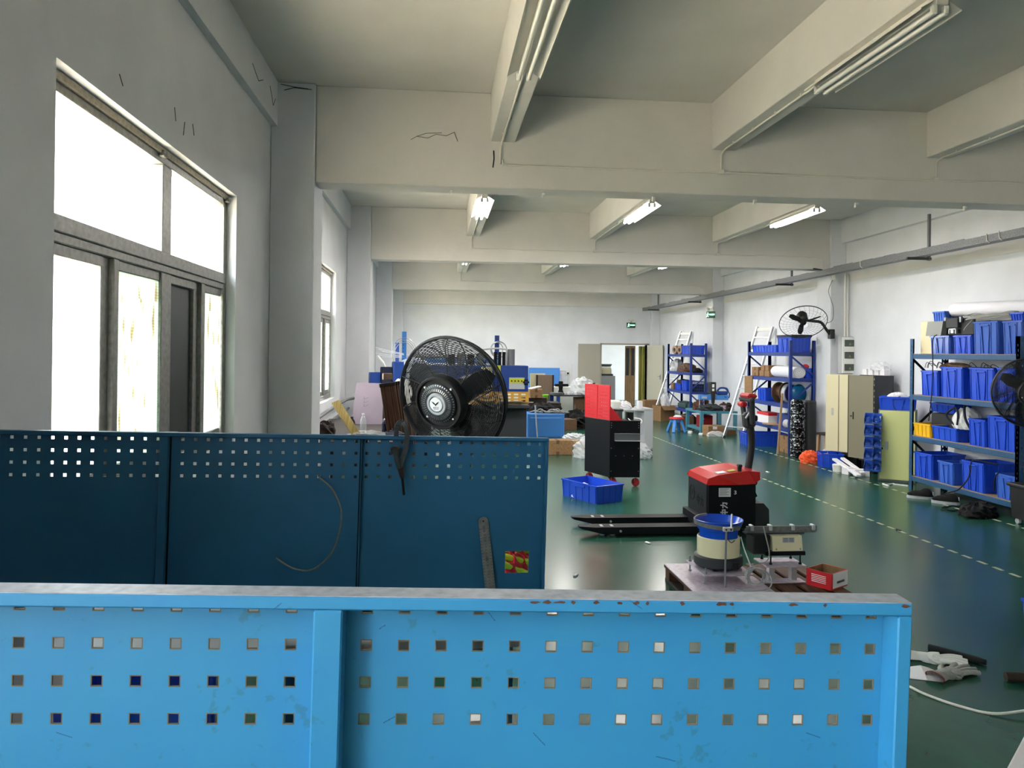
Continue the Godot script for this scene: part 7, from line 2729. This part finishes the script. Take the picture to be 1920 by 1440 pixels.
	solo("case_stand", s, mats["wood_dark"], "dark low cupboard under the blue upright cases", "cupboard", Vector3(-0.75, 0.0, -11.6))
	# power shear
	var m := thing("power_shear", "blue metal power shear with yellow slotted finger guard", "machine", Vector3(0.75, 0, -13.6))
	s = S()
	box(s, Vector3(0.52, 1.27, 0.1), Vector3(0.62, 0.47, 0.5), 0.012)
	part("control_housing", s, mats["machine_blue"], m)
	s = S()
	box(s, Vector3(-0.45, 1.30, 0.0), Vector3(1.32, 0.40, 0.4), 0.012)
	part("beam_housing", s, mats["machine_blue"], m)
	s = S()
	box(s, Vector3(0.12, 1.30, 0.215), Vector3(0.20, 0.36, 0.02), 0.003)
	part("cream_panel", s, mats["cream"], m)
	# yellow guard with cut slots
	s = S()
	holes = []
	for k in 12:
		for j in 3:
			holes.append(Rect2(-0.70 + k * 0.128, 0.045 + j * 0.055, 0.075, 0.026))
	perforated(s, null, Vector2(-0.75, 0), Vector2(0.84, 0.21), 0.004, holes)
	part("finger_guard", s, mats["machine_yellow"], m, Vector3(0.0, 0.84, 0.36))
	s = S()
	span(s, Vector3(-0.75, 1.045, 0.20), Vector3(0.84, 1.055, 0.365))
	part("guard_shelf", s, mats["machine_yellow"], m)
	s = S()
	box(s, Vector3(0.0, 0.80, 0.12), Vector3(1.7, 0.05, 0.7), 0.006)
	part("work_table", s, mats["dark_grey"], m)
	s = S()
	box(s, Vector3(0.20, 0.40, -0.05), Vector3(1.25, 0.76, 0.5), 0.008)
	part("pedestal", s, mats["dark_grey"], m)
	s = S()
	box(s, Vector3(0.63, 1.20, 0.352), Vector3(0.27, 0.20, 0.006))
	part("control_panel", s, mats["light_grey"], m)
	s = S()
	box(s, Vector3(0.63, 1.245, 0.356), Vector3(0.26, 0.085, 0.003))
	part("instruction_plate", s, mats["label_yellow"], m)
	s = S()
	for k in 4:
		cyl(s, Vector3(0.54 + k * 0.058, 1.24, 0.355), Vector3(0.54 + k * 0.058, 1.24, 0.37), 0.013, -1, 10)
	part("button", s, mats["mark_black"], m)
	s = S()
	box(s, Vector3(0.29, 1.42, 0.352), Vector3(0.11, 0.17, 0.004))
	part("warning_label", s, mats["label_yellow"], m)
	s = S()
	var wx := Transform3D(Basis.IDENTITY, Vector3(0.29, 1.43, 0.3545))
	for q in [[Vector2(-0.04, -0.03), Vector2(0.04, -0.03)], [Vector2(0.04, -0.03), Vector2(0, 0.045)], [Vector2(0, 0.045), Vector2(-0.04, -0.03)]]:
		bar(s, wx * Vector3(q[0].x, q[0].y, 0), wx * Vector3(q[1].x, q[1].y, 0), 0.008, 0.002, Vector3.BACK)
	prism(s, [Vector2(0.004, 0.022), Vector2(-0.010, 0.0), Vector2(-0.001, 0.0), Vector2(-0.004, -0.02), Vector2(0.010, 0.004), Vector2(0.001, 0.004)], 0.002, wx)
	box(s, Vector3(0.29, 1.365, 0.3545), Vector3(0.08, 0.012, 0.001))
	part("warning_print", s, mats["mark_black"], m)
	s = S()
	for k in 6:
		var a := TAU * k / 6
		cyl(s, Vector3(0.79 + cos(a) * 0.038, 1.22 + sin(a) * 0.038, 0.35), Vector3(0.79 + cos(a) * 0.038, 1.22 + sin(a) * 0.038, 0.37), 0.018, -1, 10)
	part("hand_knob", s, mats["fabric_black"], m)
	s = S()
	cyl(s, Vector3(0.56, 1.50, 0.0), Vector3(0.56, 1.79, 0.0), 0.065, -1, 20)
	part("motor_cylinder", s, mats["mid_grey"], m)
	s = S()
	for k in 3:
		box(s, Vector3(0.28 + k * 0.075, 1.62, 0.0), Vector3(0.05, 0.24, 0.12), 0.006)
	part("valve_block", s, mats["fabric_black"], m)
	s = S()
	tube(s, smooth_path([Vector3(0.05, 1.78, 0.0), Vector3(0.25, 1.80, 0.02), Vector3(0.44, 1.79, 0.0), Vector3(0.48, 1.74, 0.0), Vector3(0.48, 1.5, 0.0)], 6), 0.016, 8)
	part("hydraulic_pipe", s, mats["light_grey"], m)
	for k in 4:
		s = S()
		box(s, Vector3(-0.50 + k * 0.17, 1.60, 0.1), Vector3(0.12, 0.18 + 0.05 * (k % 2), 0.14), 0.006)
		part("fitting", s, mats["mid_grey"] if k % 2 else mats["fabric_black"], m)
	# black cabinet left of the shear
	var k2 := thing("black_cabinet", "tall black steel cabinet behind the big fan", "cabinet", Vector3(-0.25, 0, -12.4))
	s = S()
	box(s, Vector3(0, 0.72, 0), Vector3(0.34, 1.44, 0.5), 0.008)
	part("body", s, mats["black_steel"], k2)
	s = S()
	box(s, Vector3(0.0, 0.74, 0.253), Vector3(0.30, 1.32, 0.008), 0.002)
	part("door", s, mats["black_steel"], k2)
	s = S()
	box(s, Vector3(0, 0.06, 0), Vector3(0.40, 0.09, 0.06), 0.004)
	solo("yellow_block", s, mats["machine_yellow"], "yellow block beside the black cabinet behind the fan", "block", Vector3(0.14, 0.826, -13.3))
	# sheet offcuts on the shear table
	var rr := RandomNumberGenerator.new()
	rr.seed = 55
	s = S()
	for k in 9:
		box(s, Vector3(rr.randf_range(-0.5, 0.5), 0.006 + k * 0.008, rr.randf_range(-0.1, 0.1)), Vector3(rr.randf_range(0.2, 0.5), 0.006, rr.randf_range(0.1, 0.25)), 0.001, Basis(Vector3.UP, rr.randf_range(-0.5, 0.5)))
	var sc := thing("metal_offcuts", "pile of dark sheet metal offcuts on the shear table", "offcuts", Vector3(1.0, 0.826, -13.30))
	part("sheet", s, mats["steel_dull"], sc)
	s = S()
	bar(s, Vector3(1.98, 0.0, -14.95), Vector3(1.93, 0.70, -15.0), 0.075, 0.02, Vector3.RIGHT, 0.002)
	solo("white_plank", s, mats["light_grey"], "grey-white plank leaning upright before the blue cabinet", "plank")
	# light blue cabinet and what lies on it
	var c := thing("blue_cabinet", "low sky blue steel cabinet with cables piled on top", "cabinet", Vector3(2.22, 0, -15.25))
	s = S()
	span(s, Vector3(-0.42, 0.04, -0.5), Vector3(0.32, 0.52, 0.1), 0.008)
	part("body", s, mats["sky_blue"], c)
	s = S()
	span(s, Vector3(-0.36, 0.07, 0.1), Vector3(0.26, 0.44, 0.108), 0.003)
	part("door", s, mats["sky_blue"], c)
	s = S()
	for k in 10:
		var x0 := rr.randf_range(-0.35, 0.2)
		tube(s, smooth_path([Vector3(x0, 0.02, -0.1), Vector3(x0 + 0.1, 0.05 + rr.randf() * 0.05, 0.02), Vector3(x0 + 0.2, 0.03, 0.04), Vector3(x0 + 0.28, 0.02, -0.1)], 5), 0.012, 6)
	solo("cable_pile", s, mats["fabric_grey"], "pile of white and grey cables on the sky blue cabinet", "cable", Vector3(2.20, 0.515, -15.22))
	s = S()
	lump(s, Vector3.ZERO, Vector3(0.30, 0.14, 0.2), 0.4, 94, 2.0, 0.3, 24, 12)
	solo("black_scrap", s, mats["fabric_black"], "black rubber scrap heaped behind the sky blue cabinet", "scrap", Vector3(2.2, 0.52, -15.5))
	var b1 := thing("carton", "brown taped carton on the floor by the second bench end", "box", Vector3(2.06, 0, -13.1), 0.0)
	closed_carton(b1, 0.50, 0.32, 0.245, mats["cardboard"])
	s = S()
	lump(s, Vector3.ZERO, Vector3(0.24, 0.22, 0.24), 0.3, 95, 1.6, 0.4)
	solo("clear_bag", s, mats["film"], "large clear plastic bag on the floor beside taped carton", "bag", Vector3(2.55, 0, -12.7))
	s = S()
	lump(s, Vector3.ZERO, Vector3(0.22, 0.10, 0.18), 0.3, 96, 1.6, 0.4)
	solo("white_sheet", s, mats["film"], "white plastic sheet on the floor before the blue cabinet", "plastic", Vector3(2.72, 0, -15.0))
	s = S()
	lump(s, Vector3.ZERO, Vector3(0.20, 0.16, 0.18), 0.3, 97, 1.6, 0.4)
	solo("clear_bag", s, mats["film"], "clear plastic bag on the floor under the grey cart", "bag", Vector3(3.38, 0, -12.62))

# ------------------------------------------------------------------ the far corner by the doors
func build_far_corner() -> void:
	var s := S()
	var holes := []
	for i in 22:
		for j in 16:
			holes.append(Rect2(-0.44 + i * 0.04, 0.04 + j * 0.045, 0.010, 0.010))
	var p := thing("pegboard", "blue perforated board standing against the back wall", "board", Vector3(3.36, 0.45, -23.9))
	perforated(s, null, Vector2(-0.50, 0), Vector2(0.48, 0.80), 0.003, holes)
	part("sheet", s, mats["sky_blue"], p)
	s = S()
	for x in [-0.46, 0.44]:
		box(s, Vector3(x, -0.22, -0.03), Vector3(0.04, 0.46, 0.04), 0.003)
	part("leg", s, mats["sky_blue"], p)
	s = S()
	box(s, Vector3(0, 0.58, 0), Vector3(0.42, 1.16, 0.03), 0.003)
	solo("beige_board", s, mats["cream"], "beige board standing behind the grey square panel", "board", Vector3(2.72, 0.0, -20.7), 0.1)
	var g := thing("square_panel", "square grey wooden panel with dark side edges", "panel", Vector3(2.90, 0.0, -20.56), 0.0)
	s = S()
	box(s, Vector3(0, 0.565, 0), Vector3(0.42, 1.13, 0.05), 0.004)
	part("panel", s, mats["board_mdf"], g)
	for x in [-0.22, 0.22]:
		s = S()
		box(s, Vector3(x, 0.565, 0.01), Vector3(0.04, 1.13, 0.08), 0.004)
		part("edge", s, mats["wood_dark"], g)
	var b := thing("work_table", "low table with dark blue frame cluttered with tools", "table", Vector3(3.45, 0, -20.1))
	s = S()
	span(s, Vector3(-0.42, 0.60, -0.4), Vector3(0.55, 0.64, 0.35), 0.004)
	part("tabletop", s, mats["dark_grey"], b)
	for q in [[-0.30, 0.30], [0.50, 0.30], [-0.38, -0.35], [0.50, -0.35]]:
		s = S()
		span(s, Vector3(q[0] - 0.045, 0, q[1] - 0.03), Vector3(q[0] + 0.045, 0.60, q[1] + 0.03), 0.004)
		part("leg", s, mats["machine_blue"], b)
	s = S()
	span(s, Vector3(-0.3, 0.10, -0.36), Vector3(0.5, 0.14, 0.30), 0.003)
	part("lower_shelf", s, mats["machine_blue"], b)
	s = S()
	box(s, Vector3(-0.52, 0.39, 0.02), Vector3(0.7, 0.78, 0.4), 0.006)
	solo("light_locker", s, mats["white_plastic"], "white panel standing behind the dark blue table", "panel", Vector3(4.1, 0.0, -21.4))
	var v := thing("bench_vise", "black anvil-shaped vise on the cluttered low table", "vise", Vector3(3.26, 0.64, -20.1))
	s = S()
	lathe(s, [Vector2(0, 0), Vector2(0.10, 0), Vector2(0.07, 0.06), Vector2(0.05, 0.12), Vector2(0.06, 0.20), Vector2(0, 0.20)], 16)
	part("base", s, mats["fabric_black"], v)
	s = S()
	box(s, Vector3(0.02, 0.235, 0), Vector3(0.36, 0.07, 0.12), 0.012)
	box(s, Vector3(0.0, 0.30, 0), Vector3(0.12, 0.08, 0.08), 0.02)
	part("jaw", s, mats["fabric_black"], v)
	s = S()
	lathe(s, [Vector2(0, 0), Vector2(0.17, 0), Vector2(0.18, 0.05), Vector2(0, 0.055)], 20)
	solo("metal_pan", s, mats["steel"], "round steel pan on the cluttered low table", "pan", Vector3(3.12, 0.64, -19.9))
	s = S()
	lump(s, Vector3.ZERO, Vector3(0.30, 0.30, 0.25), 0.3, 98, 1.5, 0.4)
	solo("clear_bag", s, mats["film"], "big clear plastic bag on the cluttered low table", "bag", Vector3(3.85, 0.63, -20.1))
	for k in 5:
		s = S()
		lathe(s, [Vector2(0, 0), Vector2(0.04, 0), Vector2(0.04, 0.05 + 0.02 * (k % 2)), Vector2(0, 0.06 + 0.02 * (k % 2))], 12)
		solo("spool", s, mats["paper"] if k % 2 else mats["light_grey"], "small pale spool on the cluttered low table", "spool", Vector3(3.35 + k * 0.09, 0.64, -19.82 - 0.04 * (k % 2)), 0.0, "spools on the low table")
	var gb := thing("green_basket", "lime green plastic basket beside the yellow guard", "basket", Vector3(2.46, 0.56, -18.0))
	s = S()
	lathe(s, [Vector2(0.0, 0), Vector2(0.12, 0), Vector2(0.17, 0.18), Vector2(0.165, 0.18), Vector2(0.115, 0.01), Vector2(0.0, 0.01)], 20)
	part("bowl", s, mats["green_plastic"], gb)
	s = S()
	for k in 5:
		box(s, Vector3(-0.08 + k * 0.04, 0.09, 0.15), Vector3(0.014, 0.10, 0.01), 0.002)
	part("slot", s, mats["black_plastic"], gb)
	s = S()
	box(s, Vector3(0, 0.28, 0), Vector3(0.9, 0.56, 0.6), 0.008)
	solo("dark_bench", s, mats["wood_dark"], "dark low bench under the lime basket", "bench", Vector3(2.45, 0, -18.1))
	var c1 := thing("carton", "brown carton beside the yellow shear guard", "box", Vector3(2.02, 0.80, -15.8), 0.15)
	closed_carton(c1, 0.26, 0.24, 0.18, mats["cardboard"])
	s = S()
	box(s, Vector3(0, 0.4, 0), Vector3(0.5, 0.8, 0.4), 0.006)
	solo("carton_stand", s, mats["wood_dark"], "dark cupboard behind the white plank", "cupboard", Vector3(2.02, 0, -15.95))
	s = S()
	box(s, Vector3(0, 0.01, 0), Vector3(0.22, 0.02, 0.16), 0.002, Basis(Vector3.BACK, 0.2))
	solo("white_card", s, mats["paper"], "white card lying on the carton by the shear", "card", Vector3(2.02, 1.0, -15.8), 0.3)
	var c2 := thing("carton", "large brown carton under the low table's right end", "box", Vector3(3.82, 0.14, -20.1), 0.0)
	closed_carton(c2, 0.38, 0.40, 0.42, mats["cardboard_dark"])
	var c3 := thing("carton", "wide pale carton on the floor before the low table", "box", Vector3(3.55, 0, -18.6), 0.1)
	closed_carton(c3, 0.46, 0.35, 0.30, mats["wood_pale"])
	s = S()
	lump(s, Vector3.ZERO, Vector3(0.42, 0.26, 0.35), 0.5, 99, 2.2, 0.3, 34, 18)
	solo("black_scrap", s, mats["fabric_black"], "heap of black cables and scrap before the low table", "scrap", Vector3(3.35, 0, -17.6))
	var c4 := thing("carton", "squashed brown carton beside the black scrap heap", "box", Vector3(2.85, 0, -17.2), 0.3)
	closed_carton(c4, 0.5, 0.4, 0.24, mats["cardboard_dark"])
	var pa := thing("wooden_pallet", "small pale wooden pallet on the floor behind tool cart", "pallet", Vector3(2.75, 0, -14.0), 0.35)
	for k in 3:
		s = S()
		span(s, Vector3(-0.2, 0.09, -0.3 + k * 0.24), Vector3(0.25, 0.11, -0.12 + k * 0.24), 0.002)
		part("deck_board", s, mats["wood_pale"], pa)
	for x in [-0.17, 0.03, 0.22]:
		s = S()
		span(s, Vector3(x - 0.03, 0, -0.3), Vector3(x + 0.03, 0.09, 0.36), 0.002)
		part("bearer", s, mats["wood_pale"], pa)
	var so := thing("wall_socket", "white socket and conduit low on the back wall", "socket", Vector3(4.12, 1.10, -24.15))
	s = S()
	box(s, Vector3(0, 0, 0.03), Vector3(0.10, 0.13, 0.06), 0.006)
	part("box", s, mats["white_plastic"], so)
	s = S()
	box(s, Vector3(0.01, -0.02, 0.07), Vector3(0.06, 0.05, 0.04), 0.006)
	part("plug", s, mats["fabric_black"], so)
	s = S()
	tube(s, [Vector3(0.14, -1.0, 0.012), Vector3(0.14, 0.28, 0.012)], 0.012, 6)
	tube(s, [Vector3(-0.3, 0.06, 0.012), Vector3(-0.06, 0.06, 0.012)], 0.010, 6)
	tube(s, [Vector3(0.02, -0.05, 0.05), Vector3(0.02, -1.0, 0.03)], 0.008, 6)
	part("conduit", s, mats["conduit_white"], so)
